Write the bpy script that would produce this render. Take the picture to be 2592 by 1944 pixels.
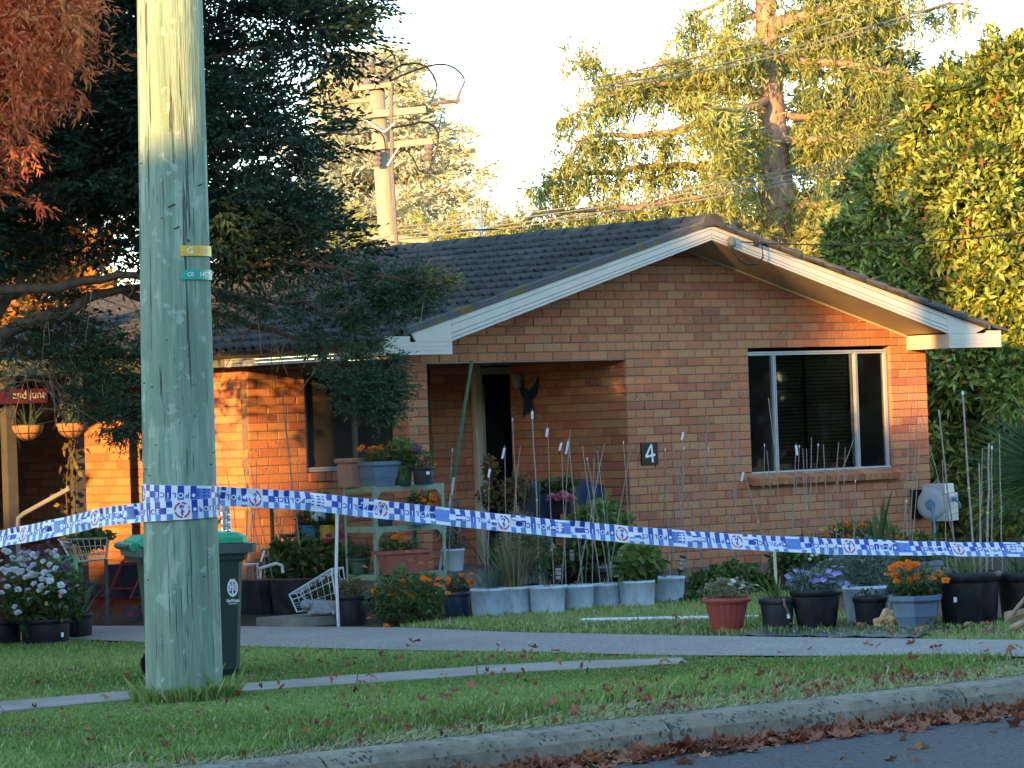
import bpy, bmesh, math, random
import numpy as np
from mathutils import Vector, Matrix
random.seed(11)
rng = np.random.default_rng(11)
for o in list(bpy.data.objects): bpy.data.objects.remove(o)
scene = bpy.context.scene
COL = scene.collection
R_ = math.radians
# ------------------------------------------------------------------ camera
# world axes: +X runs along the house front and the street, +Y away from the street, Z up; origin under the porch pillar
FPX, ROLL, EYE, YAW = 8900.0, 0.0345, 1.7, R_(40)
PITCH = math.atan((1066 - 972) / FPX)
CAM = Vector((-20.8289, -26.3842, EYE))
cam = bpy.data.cameras.new('camera'); co = bpy.data.objects.new('camera', cam); COL.objects.link(co)
CR = Matrix.Rotation(-YAW, 3, 'Z') @ Matrix.Rotation(math.pi / 2 + PITCH, 3, 'X') @ Matrix.Rotation(-ROLL, 3, 'Z')
co.matrix_world = Matrix.Translation(CAM) @ CR.to_4x4()
cam.sensor_width = 36.0; cam.lens = 36.0 * FPX / 2592; cam.clip_start = 0.5; cam.clip_end = 800
scene.camera = co
# ------------------------------------------------------------------ light
SUN_EL = R_(7.0); SUN_T = Vector((0.899, 0.4385, 0)).normalized()      # direction in which the light travels
w = bpy.data.worlds.new('World'); scene.world = w; w.use_nodes = True
nt = w.node_tree; bg = nt.nodes['Background']
sky = nt.nodes.new('ShaderNodeTexSky'); sky.sky_type = 'NISHITA'; sky.sun_disc = False
sky.sun_elevation = SUN_EL; sky.sun_rotation = math.atan2(-SUN_T.x, -SUN_T.y)
sky.air_density = 0.85; sky.dust_density = 0.1; sky.ozone_density = 1.5
nt.links.new(sky.outputs[0], bg.inputs[0]); bg.inputs[1].default_value = 0.15
sl = bpy.data.lights.new('sun', 'SUN'); sl.energy = 2.4; sl.angle = R_(0.6); sl.color = (1.0, 0.54, 0.155)
so = bpy.data.objects.new('sun', sl); COL.objects.link(so)
sd = Vector((SUN_T.x * math.cos(SUN_EL), SUN_T.y * math.cos(SUN_EL), -math.sin(SUN_EL)))
so.rotation_euler = sd.to_track_quat('-Z', 'Y').to_euler(); so.location = (-30, -20, 20)
scene.view_settings.view_transform = 'Standard'; scene.view_settings.look = 'None'
scene.view_settings.exposure = 2.65; scene.view_settings.gamma = 1.0
scene.render.resolution_x, scene.render.resolution_y = 1024, 768
scene.cycles.max_bounces = 6; scene.cycles.transparent_max_bounces = 12

# ------------------------------------------------------------------ survey helpers (photo pixel + distance -> place in the world)
FWD = Vector((math.sin(YAW), math.cos(YAW), 0))
def ray(x, y): return CR @ Vector(((x - 1296) / FPX, -(y - 972) / FPX, -1.0))
def W(x, y, d):
    r = ray(x, y); return CAM + r * (d / r.dot(FWD))
def G(x, y, z=0.0):
    r = ray(x, y); return CAM + r * ((z - EYE) / r.z)
def dist(p): return (Vector(p) - CAM).dot(FWD)
def PX(p):
    q = CR.transposed() @ (Vector(p) - CAM); return (1296 + FPX * q.x / -q.z, 972 - FPX * q.y / -q.z)
CRn = np.array(CR); CAMn = np.array(CAM)
def PXn(P):
    q = (P - CAMn) @ CRn; return 1296 + FPX * q[:, 0] / -q[:, 2], 972 - FPX * q[:, 1] / -q[:, 2]

# ------------------------------------------------------------------ materials
MATS = {}
def newmat(name):
    m = bpy.data.materials.new(name); m.use_nodes = True; MATS[name] = m
    n = m.node_tree.nodes; b = n['Principled BSDF']; return m, n, m.node_tree.links, b
def spec(b, v): b.inputs['Specular IOR Level'].default_value = v
def ramp(n, cols, interp='LINEAR'):
    r = n.new('ShaderNodeValToRGB'); e = r.color_ramp; e.interpolation = interp
    while len(e.elements) < len(cols): e.elements.new(0.5)
    for i, (p, c) in enumerate(cols): e.elements[i].position = p; e.elements[i].color = (*c, 1)
    return r
def noise(n, l, scale, detail=3, vec=None, rough=.6):
    t = n.new('ShaderNodeTexNoise'); t.inputs['Scale'].default_value = scale; t.inputs['Detail'].default_value = detail
    t.inputs['Roughness'].default_value = rough
    if vec is not None: l.new(vec, t.inputs['Vector'])
    return t
def pos(n, l, sx=1, sy=1, sz=1):
    g = n.new('ShaderNodeNewGeometry'); m = n.new('ShaderNodeVectorMath'); m.operation = 'MULTIPLY'
    l.new(g.outputs['Position'], m.inputs[0]); m.inputs[1].default_value = (sx, sy, sz); return m.outputs[0]
def math_(n, l, op, a, b=None):
    m = n.new('ShaderNodeMath'); m.operation = op
    for i, s in enumerate((a, b)):
        if s is None: continue
        if isinstance(s, (int, float)): m.inputs[i].default_value = s
        else: l.new(s, m.inputs[i])
    return m.outputs[0]
def mixc(n, l, fac, a, b, mode='MIX'):
    m = n.new('ShaderNodeMix'); m.data_type = 'RGBA'; m.blend_type = mode
    for s, i in ((fac, 0), (a, 6), (b, 7)):
        if isinstance(s, (int, float)): m.inputs[i].default_value = s
        elif isinstance(s, tuple): m.inputs[i].default_value = (*s, 1)
        else: l.new(s, m.inputs[i])
    return m.outputs[2]
def bumpn(n, l, b, h, strength, dist_=0.01):
    u = n.new('ShaderNodeBump'); u.inputs['Strength'].default_value = strength; u.inputs['Distance'].default_value = dist_
    l.new(h, u.inputs['Height']); l.new(u.outputs[0], b.inputs['Normal'])
def M(name, col, rough=.7, var=.18, scale=9, bump=.15, sp=.3, metal=0, col2=None, stretch=(1, 1, 1), dirt=0.0):
    if name in MATS: return MATS[name]
    m, n, l, b = newmat(name)
    t = noise(n, l, scale, 4, pos(n, l, *stretch))
    c1 = tuple(c * (1 - var) for c in col); c2 = col2 or tuple(min(1, c * (1 + var)) for c in col)
    r = ramp(n, [(.3, c1), (.7, c2)]); l.new(t.outputs[0], r.inputs[0]); oc = r.outputs[0]
    if dirt:
        dn = noise(n, l, 13, 5, pos(n, l, 1, 1, .6), .7); dr_ = ramp(n, [(.48, (0, 0, 0)), (.72, (1, 1, 1))]); l.new(dn.outputs[0], dr_.inputs[0])
        oc = mixc(n, l, math_(n, l, 'MULTIPLY', dr_.outputs[0], dirt), oc, (.13, .105, .075))
        rr = ramp(n, [(0, (rough,) * 3), (1, (.95,) * 3)]); l.new(dr_.outputs[0], rr.inputs[0])
    l.new(oc, b.inputs['Base Color'])
    b.inputs['Roughness'].default_value = rough; spec(b, sp); b.inputs['Metallic'].default_value = metal
    if dirt: l.new(rr.outputs[0], b.inputs['Roughness'])
    if bump: bumpn(n, l, b, t.outputs[0], bump)
    return m
def LM(name, cols, trans=.25, rough=.55, sp=.25):
    """leaf material; the colour of each leaf comes from its own 'tint' value"""
    if name in MATS: return MATS[name]
    m, n, l, b = newmat(name)
    a = n.new('ShaderNodeAttribute'); a.attribute_name = 'tint'
    k = len(cols); r = ramp(n, [(i / max(1, k - 1), c) for i, c in enumerate(cols)]); l.new(a.outputs['Fac'], r.inputs[0])
    l.new(r.outputs[0], b.inputs['Base Color']); b.inputs['Roughness'].default_value = rough; spec(b, sp)
    if trans:
        tr = n.new('ShaderNodeBsdfTranslucent'); l.new(r.outputs[0], tr.inputs[0])
        mx = n.new('ShaderNodeMixShader'); mx.inputs[0].default_value = trans
        l.new(b.outputs[0], mx.inputs[1]); l.new(tr.outputs[0], mx.inputs[2]); l.new(mx.outputs[0], n['Material Output'].inputs[0])
    return m

# ------------------------------------------------------------------ object helpers
ORG = {}
def tag(o, label, cat, group=None, kind=None):
    if label: o['label'] = label
    if cat: o['category'] = cat
    if group: o['group'] = group
    if kind: o['kind'] = kind
    return o
def T(name, label, cat, loc, group=None):
    o = bpy.data.objects.new(name, None); COL.objects.link(o); o.empty_display_size = .1
    o.location = loc; ORG[o.name] = Vector(loc); return tag(o, label, cat, group)
def link(name, me, mat, parent=None, loc=None, smooth=False):
    o = bpy.data.objects.new(name, me); COL.objects.link(o)
    if mat is not None and not me.materials: me.materials.append(mat)
    if parent is not None:
        o.parent = parent; base = ORG[parent.name]
        o.location = (Vector(loc) - base) if loc is not None else (0, 0, 0); ORG[o.name] = Vector(loc) if loc is not None else base
    else:
        o.location = loc if loc is not None else (0, 0, 0); ORG[o.name] = Vector(o.location)
    if smooth: me.polygons.foreach_set('use_smooth', [True] * len(me.polygons))
    return o
class MB:
    def __init__(s): s.v = []; s.f = []; s.t = []
    def add(s, vs, fs, t=None):
        k = len(s.v); s.v += [tuple(v) for v in vs]; s.f += [tuple(i + k for i in f) for f in fs]
        if t is not None: s.t += [t] * len(fs)
        return s
    def box(s, c, size, rot=None, taper=1.0, t=None):
        x, y, z = (a / 2 for a in size); vs = []
        for dz, k in ((-z, taper), (z, 1.0)):
            for dx, dy in ((-x, -y), (x, -y), (x, y), (-x, y)): vs.append(Vector((dx * k, dy * k, dz)))
        if rot is not None: vs = [rot @ v for v in vs]
        c = Vector(c); return s.add([v + c for v in vs], [(3, 2, 1, 0), (4, 5, 6, 7), (0, 1, 5, 4), (1, 2, 6, 5), (2, 3, 7, 6), (3, 0, 4, 7)], t)
    def bx(s, x0, x1, y0, y1, z0, z1, t=None): return s.box(((x0 + x1) / 2, (y0 + y1) / 2, (z0 + z1) / 2), (x1 - x0, y1 - y0, z1 - z0), t=t)
    def bar(s, p, q, w_, h_=None):
        p, q = Vector(p), Vector(q); d = q - p; h_ = h_ or w_
        return s.box((p + q) / 2, (w_, h_, d.length), d.to_track_quat('Z', 'Y').to_matrix())
    def tube(s, pts, rad, n=6, cap=True, t=None):
        pts = [Vector(p) for p in pts]; m = len(pts)
        rad = [rad] * m if isinstance(rad, (int, float)) else rad
        vs = []; up = None
        for i, p in enumerate(pts):
            d = (pts[min(i + 1, m - 1)] - pts[max(i - 1, 0)])
            if d.length < 1e-9: d = Vector((0, 0, 1))
            d.normalize()
            if up is None: up = Vector((0, 0, 1)) if abs(d.z) < .9 else Vector((1, 0, 0))
            a = d.cross(up)
            if a.length < 1e-4: a = d.cross(Vector((0, 1, 0)))
            a.normalize(); b = d.cross(a); up = -b if False else up
            for k in range(n):
                c_ = 2 * math.pi * k / n; vs.append(p + (a * math.cos(c_) + b * math.sin(c_)) * rad[i])
        fs = [(i * n + k, i * n + (k + 1) % n, (i + 1) * n + (k + 1) % n, (i + 1) * n + k) for i in range(m - 1) for k in range(n)]
        if cap: fs += [tuple(reversed(range(n))), tuple(range((m - 1) * n, m * n))]
        return s.add(vs, fs, t)
    def lathe(s, prof, c=(0, 0, 0), n=20, sq=None, rot=0.0, flute=0.0, t=None):
        """prof: [(radius, z)]; sq: number of flat sides instead of round"""
        c = Vector(c); N = sq or n; vs = []
        for r, z in prof:
            for k in range(N):
                a = rot + 2 * math.pi * (k + (.5 if sq else 0)) / N
                rr = r / math.cos(math.pi / sq) if sq else r * (1 - flute * (k % 2))
                vs.append(c + Vector((rr * math.cos(a), rr * math.sin(a), z)))
        m = len(prof); fs = [(i * N + k, i * N + (k + 1) % N, (i + 1) * N + (k + 1) % N, (i + 1) * N + k) for i in range(m - 1) for k in range(N)]
        fs += [tuple(reversed(range(N))), tuple(range((m - 1) * N, m * N))]
        return s.add(vs, fs, t)
    def mesh(s, name, origin=(0, 0, 0)):
        me = bpy.data.meshes.new(name); o = Vector(origin)
        me.from_pydata([tuple(Vector(v) - o) for v in s.v], [], s.f); me.update()
        if s.t and len(s.t) == len(s.f):
            a = me.attributes.new('tint', 'FLOAT', 'FACE'); a.data.foreach_set('value', s.t)
        return me
    def build(s, name, mat, parent=None, smooth=False, label=None, cat=None, group=None, kind=None):
        if parent is not None: org = ORG[parent.name]
        else:
            a = np.array(s.v); org = Vector(((a[:, 0].min() + a[:, 0].max()) / 2, (a[:, 1].min() + a[:, 1].max()) / 2, a[:, 2].min()))
        o = link(name, s.mesh(name, org), mat, parent, None if parent is not None else org, smooth)
        return tag(o, label, cat, group, kind)
def unit(a):
    a = np.asarray(a, float)
    return a / np.maximum(1e-9, np.linalg.norm(a, axis=-1, keepdims=True))
def leafq(P, D, L, Wd, droop=.15, N=None):
    n = len(P); D = unit(D); rv = rng.normal(size=(n, 3)) if N is None else N + .35 * rng.normal(size=(n, 3))
    S = unit(np.cross(D, rv)); L = np.broadcast_to(L, n)[:, None]; Wd = np.broadcast_to(Wd, n)[:, None]
    tip = P + D * L; tip[:, 2] -= droop * L[:, 0]
    mid = P + D * L * .5
    return np.stack([P, mid + S * Wd / 2, tip, mid - S * Wd / 2], 1)
def quads(name, Q, tint, mat, parent=None, label=None, cat=None, group=None, kind=None, org=None):
    n = len(Q); me = bpy.data.meshes.new(name)
    if parent is not None: org = ORG[parent.name]
    elif org is None: org = Vector((0, 0, 0))
    V_ = (Q.reshape(-1, 3) - np.array(org)).astype(np.float32)
    k = Q.shape[1]
    me.vertices.add(n * k); me.vertices.foreach_set('co', V_.ravel())
    me.loops.add(n * k); me.loops.foreach_set('vertex_index', np.arange(n * k, dtype=np.int32))
    me.polygons.add(n); me.polygons.foreach_set('loop_start', np.arange(0, n * k, k, dtype=np.int32))
    me.polygons.foreach_set('loop_total', np.full(n, k, np.int32)); me.update(calc_edges=True)
    a = me.attributes.new('tint', 'FLOAT', 'FACE'); a.data.foreach_set('value', np.clip(tint, 0, 1).astype(np.float32))
    o = link(name, me, mat, parent, None if parent is not None else org)
    return tag(o, label, cat, group, kind)
def sprays(C, D, R, m=5, k=6, L=.09, Wd=.022, spread=.5, tw=.6, droop=.1, tbase=None, fz=1.0):
    n = len(C); R = np.broadcast_to(R, n)
    fl = np.array([1, 1, fz]); td = unit(D[:, None, :] + spread * rng.normal(size=(n, m, 3)) * fl); tl = R[:, None] * rng.uniform(.45, 1, (n, m))
    t = (np.arange(k) + rng.uniform(0, 1, (n, m, k))) / k
    P = C[:, None, None, :] + td[:, :, None, :] * (tl[:, :, None] * t)[..., None]
    d = unit(td[:, :, None, :] + tw * rng.normal(size=(n, m, k, 3)) * fl)
    tb = rng.uniform(0, 1, n) if tbase is None else tbase
    tint = np.clip(tb[:, None, None] * .6 + .4 * rng.uniform(0, 1, (n, m, k)), 0, 1)
    P = P.reshape(-1, 3); d = d.reshape(-1, 3); N_ = len(P)
    return leafq(P, d, L * rng.uniform(.7, 1.3, N_), Wd * rng.uniform(.7, 1.3, N_), droop), tint.ravel()
def textmesh(body, size, bold=.0, align='CENTER'):
    c = bpy.data.curves.new('t', 'FONT'); c.body = body; c.size = size; c.align_x = align; c.align_y = 'CENTER'; c.offset = bold; c.resolution_u = 3
    o = bpy.data.objects.new('t', c); COL.objects.link(o); bpy.context.view_layer.update()
    me = bpy.data.meshes.new_from_object(o.evaluated_get(bpy.context.evaluated_depsgraph_get()))
    bpy.data.objects.remove(o); return me
def text(name, body, size, org, xdir, ydir, mat, parent, bold=0.0, off=.003, align='CENTER', map_=None):
    me = textmesh(body, size, bold, align); xd, yd = Vector(xdir).normalized(), Vector(ydir).normalized(); nn = xd.cross(yd)
    b = MB(); vs = [Vector(org) + xd * v.co.x + yd * v.co.y + nn * off for v in me.vertices]
    if map_: vs = [map_(v.co.x, v.co.y) for v in me.vertices]
    b.add(vs, [tuple(p.vertices) for p in me.polygons]); bpy.data.meshes.remove(me)
    return b.build(name, mat, parent)
def sag(p, q, s, n=24):
    p, q = Vector(p), Vector(q); return [p.lerp(q, t / n) - Vector((0, 0, 4 * s * (t / n) * (1 - t / n))) for t in range(n + 1)]
def inpoly(x, y, poly):
    x = np.asarray(x); y = np.asarray(y); r = np.zeros(x.shape, bool); j = len(poly) - 1
    for i in range(len(poly)):
        xi, yi = poly[i]; xj, yj = poly[j]
        c = ((yi > y) != (yj > y)) & (x < (xj - xi) * (y - yi) / ((yj - yi) if yj != yi else 1e-9) + xi); r ^= c; j = i
    return r
ORD = 'first second third fourth fifth sixth seventh eighth ninth tenth eleventh twelfth thirteenth fourteenth fifteenth sixteenth seventeenth eighteenth nineteenth twentieth'.split()
# ================================================================== materials of the setting
def mk_ground():
    m, n, l, b = newmat('turf_soil'); p = pos(n, l)
    t = noise(n, l, 1.6, 5, p); t2 = noise(n, l, 30, 4, p)
    r = ramp(n, [(.35, (.085, .075, .035)), (.52, (.12, .085, .055)), (.7, (.16, .11, .075))]); l.new(t.outputs[0], r.inputs[0])
    c = mixc(n, l, .5, r.outputs[0], mixc(n, l, t2.outputs[0], (.5, .5, .5), (1.2, 1.15, 1.05)), 'MULTIPLY'); l.new(c, b.inputs['Base Color'])
    b.inputs['Roughness'].default_value = .95; spec(b, .1); bumpn(n, l, b, t2.outputs[0], .6, .02); return m
def mk_asphalt(name, c1, c2, scale, bump, sp=.35, rough=.75):
    m, n, l, b = newmat(name); p = pos(n, l)
    v = n.new('ShaderNodeTexVoronoi'); v.inputs['Scale'].default_value = scale; l.new(p, v.inputs['Vector'])
    t = noise(n, l, 1.3, 5, p)
    r = ramp(n, [(0, c1), (1, c2)]); l.new(v.outputs['Color'], r.inputs[0])
    c = mixc(n, l, 1.0, r.outputs[0], mixc(n, l, t.outputs[0], (.72, .72, .72), (1.25, 1.23, 1.2)), 'MULTIPLY'); l.new(c, b.inputs['Base Color'])
    b.inputs['Roughness'].default_value = rough; spec(b, sp); bumpn(n, l, b, v.outputs['Distance'], bump, .01); return m
def mk_concrete(name, col, speck=True):
    m, n, l, b = newmat(name); p = pos(n, l)
    t = noise(n, l, 2.2, 6, p, .7); t2 = noise(n, l, 60, 3, p)
    r = ramp(n, [(.3, tuple(c * .6 for c in col)), (.65, col), (.85, tuple(c * 1.2 for c in col))]); l.new(t.outputs[0], r.inputs[0]); c = r.outputs[0]
    c = mixc(n, l, .5, c, mixc(n, l, t2.outputs[0], (.6, .6, .6), (1.3, 1.3, 1.3)), 'MULTIPLY')
    if speck:
        v = n.new('ShaderNodeTexVoronoi'); v.inputs['Scale'].default_value = 26; l.new(p, v.inputs['Vector'])
        t3 = noise(n, l, 5, 2, p)
        tw_ = noise(n, l, 14, 3, p); vv = n.new('ShaderNodeVectorMath'); vv.operation = 'ADD'; l.new(p, vv.inputs[0]); sc_ = n.new('ShaderNodeVectorMath'); sc_.operation = 'SCALE'; l.new(tw_.outputs['Color'], sc_.inputs[0]); sc_.inputs['Scale'].default_value = .06; l.new(sc_.outputs[0], vv.inputs[1]); l.new(vv.outputs[0], v.inputs['Vector'])
        v.inputs['Randomness'].default_value = 1.0; rad_ = math_(n, l, 'MULTIPLY', t3.outputs[0], .62)
        k = math_(n, l, 'MULTIPLY', math_(n, l, 'LESS_THAN', v.outputs['Distance'], rad_), math_(n, l, 'GREATER_THAN', t3.outputs[0], .50))
        st_ = noise(n, l, 9, 4, pos(n, l, 1, 1, 2.5)); sr = ramp(n, [(.45, (0, 0, 0)), (.7, (1, 1, 1))]); l.new(st_.outputs[0], sr.inputs[0]); c = mixc(n, l, math_(n, l, 'MULTIPLY', sr.outputs[0], .55), c, (.075, .08, .055)); c = mixc(n, l, k, c, mixc(n, l, t2.outputs[0], (.035, .035, .033), (.15, .145, .13)))
        bumpn(n, l, b, math_(n, l, 'SUBTRACT', t2.outputs[0], k), .6, .008)
    else: bumpn(n, l, b, t2.outputs[0], .3, .005)
    l.new(c, b.inputs['Base Color']); b.inputs['Roughness'].default_value = .9; spec(b, .15); return m
m_ground = mk_ground()
m_road = mk_asphalt('road_asphalt', (.010, .011, .013), (.075, .077, .08), 48, 1.0)
m_drive = mk_asphalt('driveway_asphalt', (.16, .145, .125), (.36, .33, .285), 75, .5)
m_kerb = mk_concrete('kerb_concrete', (.33, .285, .21))
m_path = mk_concrete('path_concrete', (.36, .33, .275), False)
m_soil = M('garden_soil', (.05, .035, .024), .95, .4, 40, .6, .1)
m_grass = LM('grass_blades', [(.085, .14, .032), (.155, .25, .05), (.23, .34, .08), (.32, .40, .14), (.48, .42, .24)], .3, .6)
m_dry = LM('dry_leaf', [(.15, .05, .03), (.30, .10, .05), (.38, .17, .08), (.24, .065, .045), (.42, .26, .14)], .2, .7)

# ================================================================== ground, road, kerb, paths
gb = MB()
def sheet(b, pts, z): b.add([(x, y, z) for x, y in pts], [tuple(range(len(pts)))])
sheet(gb, [(-220, -11.58), (220, -11.58), (220, 260), (-220, 260)], 0)
sheet(gb, [(-220, -220), (220, -220), (220, -22), (-220, -22)], 0)
gb.add([(-220, -22, 0), (220, -22, 0), (220, -22, -.2), (-220, -22, -.2)], [(0, 1, 2, 3)])
tag(gb.build('ground', m_ground), None, None, kind='structure')
rb = MB(); sheet(rb, [(-220, -21.99), (220, -21.99), (220, -11.7), (-220, -11.7)], -.175); tag(rb.build('road', m_road), None, None, kind='structure')
kerb = T('kerb', None, None, (0, -11.75, -.15)); kerb['kind'] = 'structure'
for i in range(-9, 6):
    x0 = i * 2.4 - .35; b = MB(); n = 12
    for k in range(n):
        xa, xb = x0 + k * .2, x0 + (k + 1) * .2 - (.014 if k == n - 1 else 0)
        def prof(x):
            j = .012 * math.sin(x * 3.1) + .008 * math.sin(x * 7.7)
            return [(-11.875 + j, -.19), (-11.85 + j, -.06), (-11.80 + j, -.012), (-11.765 + j, .003), (-11.57, .006), (-11.57, -.19)]
        A_, B_ = prof(xa), prof(xb if k < n - 1 else xb)
        b.add([(xa, y, z) for y, z in A_] + [(xb, y, z) for y, z in B_], [(q, q + 6, q + 7, q + 1) for q in range(5)] + ([(0, 1, 2, 3, 4, 5)] if k == 0 else []) + ([(11, 10, 9, 8, 7, 6)] if k == n - 1 else []))
    b.build('kerb_stone', m_kerb, kerb, smooth=False)
fpn = [(-12.5, -7.55), (-9.28, -7.62), (-8.09, -7.62), (-7.64, -7.75), (-6.8, -7.97), (-5.92, -8.15), (-5.29, -8.45), (-4.55, -8.75)]
fpf = [(-12.3, -6.9), (-8.9, -6.92), (-7.79, -7.0), (-7.25, -7.22), (-6.29, -7.32), (-5.39, -7.5), (-4.71, -7.86), (-4.2, -8.3)]
path = T('footpath', None, None, (-7, -7.6, 0)); path['kind'] = 'structure'
for i in range(len(fpn) - 1):
    (ax, ay), (bx_, by) = fpn[i], fpn[i + 1]; (cx, cy), (dx, dy) = fpf[i], fpf[i + 1]; e = .004
    q = [(ax + e, ay), (bx_ - e, by), (dx - e, dy), (cx + e, cy)]
    MB().add([(x, y, z) for z in (-.03, .014 + .002 * (i % 2)) for x, y in q], [(4, 5, 6, 7), (0, 1, 5, 4), (1, 2, 6, 5), (2, 3, 7, 6), (3, 0, 4, 7)]).build('slab', m_path, path)
df = [(-5.6, 6.0), (-3.68, 0), (-3.14, -1.83), (-2.72, -3.2), (-2.78, -4.8), (-2.55, -6.4), (-2.36, -7.5), (-1.95, -9.46), (-1.6, -11.3)]
dn = [(-9.2, 6.0), (-5.6, 0), (-4.85, -1.75), (-4.78, -4.05), (-4.55, -5.55), (-4.34, -6.63), (-4.08, -8.1), (-3.75, -9.0), (-2.9, -11.3)]
b = MB()
for i in range(len(df) - 1):
    for k in range(4):
        def L_(a, c, t): return tuple(a[j] + (c[j] - a[j]) * t for j in (0, 1))
        q = [L_(dn[i], df[i], k / 4), L_(dn[i], df[i], (k + 1) / 4), L_(dn[i + 1], df[i + 1], (k + 1) / 4), L_(dn[i + 1], df[i + 1], k / 4)]
        hz = lambda t: .014 + .045 * math.sin(math.pi * t)
        b.add([(*q[0], hz(k / 4)), (*q[1], hz((k + 1) / 4)), (*q[2], hz((k + 1) / 4)), (*q[3], hz(k / 4))], [(0, 3, 2, 1)])
tag(b.build('driveway', m_drive), None, None, kind='structure')
b = MB(); sheet(b, [(-3.1, -1.75), (-2.7, -3.1), (-2.6, -2.5), (-1.0, -2.2), (2.0, -2.5), (7.6, -2.2), (9, .2), (2.8, .3), (-.4, 1.9), (-.4, 5), (-4.5, 5)], .004)
tag(b.build('garden_bed', m_soil), None, None, kind='structure')
b = MB(); random.seed(5)
pts = [(-.75 + .9 * math.cos(a) * (1 + .15 * random.uniform(-1, 1)), -8.75 + .85 * math.sin(a) * (1 + .2 * random.uniform(-1, 1))) for a in np.linspace(0, 2 * math.pi, 22)[:-1]]
sheet(b, pts, .009); tag(b.build('mulch_patch', M('bark_mulch', (.16, .10, .065), .95, .5, 45, .8, .1)), None, None, kind='structure')

# ------------------------------------------------------------------ grass
def grass(name, poly, n, hmin, hmax, keep=None, lean=.5, dry=.08, wd=.0052):
    xs = [p[0] for p in poly]; ys = [p[1] for p in poly]; P = []
    tot = 0
    while tot < n:
        k = n * 2; x = rng.uniform(min(xs), max(xs), k); y = rng.uniform(min(ys), max(ys), k)
        ok = inpoly(x, y, poly)
        px, py = PXn(np.stack([x, y, np.zeros(k)], 1)); ok &= (px > -260) & (px < 2860) & (py < 2150)
        cl = .5 + .5 * np.sin(x * 2.3 + 1.3 * np.sin(y * 1.7)) * np.sin(y * 2.9 + 1.1 * np.sin(x * 1.3)); cl2 = np.sin(x * 5.1 + 2 * np.sin(y * 2.2)) * np.sin(y * 6.3 + np.sin(x * 3.1)); ok &= rng.uniform(0, 1, k) < np.clip(.35 + .5 * cl + .35 * cl2, .04, 1)
        if keep is not None: ok &= keep(x, y)
        P.append(np.stack([x[ok], y[ok]], 1)); tot += ok.sum()
        if len(P) > 12: break
    P = np.concatenate(P)[:n]; n = len(P); x, y = P.T
    h = ((.28 + .75 * np.clip((-8.9 - y) / 1.9, 0, 1) ** 1.3) if name == 'verge_grass' else 1) * rng.uniform(hmin, hmax, n) * (.7 + .5 * (np.sin(x * 1.9) * np.sin(y * 2.3 + x) * .5 + .5)) * np.where(rng.uniform(0, 1, n) < .04, 1.7, 1)
    a = rng.uniform(0, 2 * np.pi, n); ln = rng.uniform(.1, 1, n) * lean * h
    base = np.stack([x, y, np.zeros(n)], 1); sd_ = np.stack([np.cos(a + 1.57), np.sin(a + 1.57), np.zeros(n)], 1) * (wd * rng.uniform(.6, 1.3, n))[:, None]
    d = np.stack([np.cos(a), np.sin(a), np.zeros(n)], 1)
    mid = base + d * (ln * .35)[:, None]; mid[:, 2] = h * .6; tip = base + d * ln[:, None]; tip[:, 2] = h
    Q = np.stack([base - sd_ * 1.15, base + sd_ * 1.15, mid + sd_ * 1.1, tip], 1)
    ti = np.clip(.1 + .5 * rng.uniform(0, 1, n) + .15 * np.sin(x * 1.1 + y), 0, .72); ti = np.where(rng.uniform(0, 1, n) < dry, rng.uniform(.8, 1, n), ti)
    return quads(name, Q, ti, m_grass, kind='stuff')
verge = [(-14, -11.56)] + [(8, -11.56), (8, -8.3), (-2, -8.3), (-3.6, -8.3), (-4.2, -8.5)] + fpn[::-1][1:] + [(-14, -7.5)]
def verge_keep(x, y):
    wdt = .30 + .45 * np.clip((x + 9.2) / 2.5, 0, 1) + .12 * np.sin(x * 3.3); bare = 1.25 * np.exp(-((y + 11.6) / (wdt * 1.35)) ** 4) + .35 * (np.sin(x * 4.1 + y * 3) * np.sin(y * 5.2 - x) > .55)
    dr = inpoly(x, y, df + dn[::-1]) | ((x > -1.9) & (y > -8.9) & (rng.uniform(0, 1, x.shape) < .6))
    return (rng.uniform(0, 1, x.shape) > np.clip(bare, 0, .97)) & ~dr
tag(grass('verge_grass', verge, 155000, .028, .065, verge_keep, .8), 'long green grass on the verge between kerb and footpath', 'grass')
strip = [(-13.5, -6.88)] + fpf[1:] + [(-4.0, -8.5), (-4.1, -8.05), (-4.38, -6.6), (-4.6, -5.55), (-4.82, -4.05), (-4.9, -1.75), (-6.5, 1), (-13.5, 1)]
tag(grass('strip_grass', strip, 80000, .012, .032, None, .7), 'short green grass between footpath and driveway', 'grass')
lawn = [(-2.7, -3.2), (-2.74, -4.8), (-2.5, -6.4), (-2.32, -7.5), (-1.9, -9.4), (-.2, -8.6), (0, -5), (3, -2.6), (.6, -2.75), (-1.2, -2.7)]
tag(grass('lawn_grass', lawn, 45000, .015, .05, lambda x, y: ~((y < -5.9) & (rng.uniform(0, 1, x.shape) < .75)), .7, .3), 'patchy lawn in front of the row of pale buckets', 'grass')
Pb = np.array([(G(470, 1772).x, G(470, 1772).y)])
tuft = [(Pb[0, 0] + .35 * math.cos(a), Pb[0, 1] + .33 * math.sin(a)) for a in np.linspace(0, 6.28, 14)[:-1]]
tag(grass('pole_grass_tuft', tuft, 1100, .05, .13, lambda x, y: (x - Pb[0, 0]) ** 2 + (y - Pb[0, 1]) ** 2 > .235 ** 2, .8, .06, .006), 'taller tuft of grass around the foot of the timber pole', 'grass')

straw = [(-12, -11.56), (8, -11.56), (8, -10.5), (-12, -10.9)]
tag(grass('straw_litter', straw, 14000, .006, .03, None, 3.2, 1.0, .003), 'dry straw and soil strip behind the kerb', 'straw')
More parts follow.
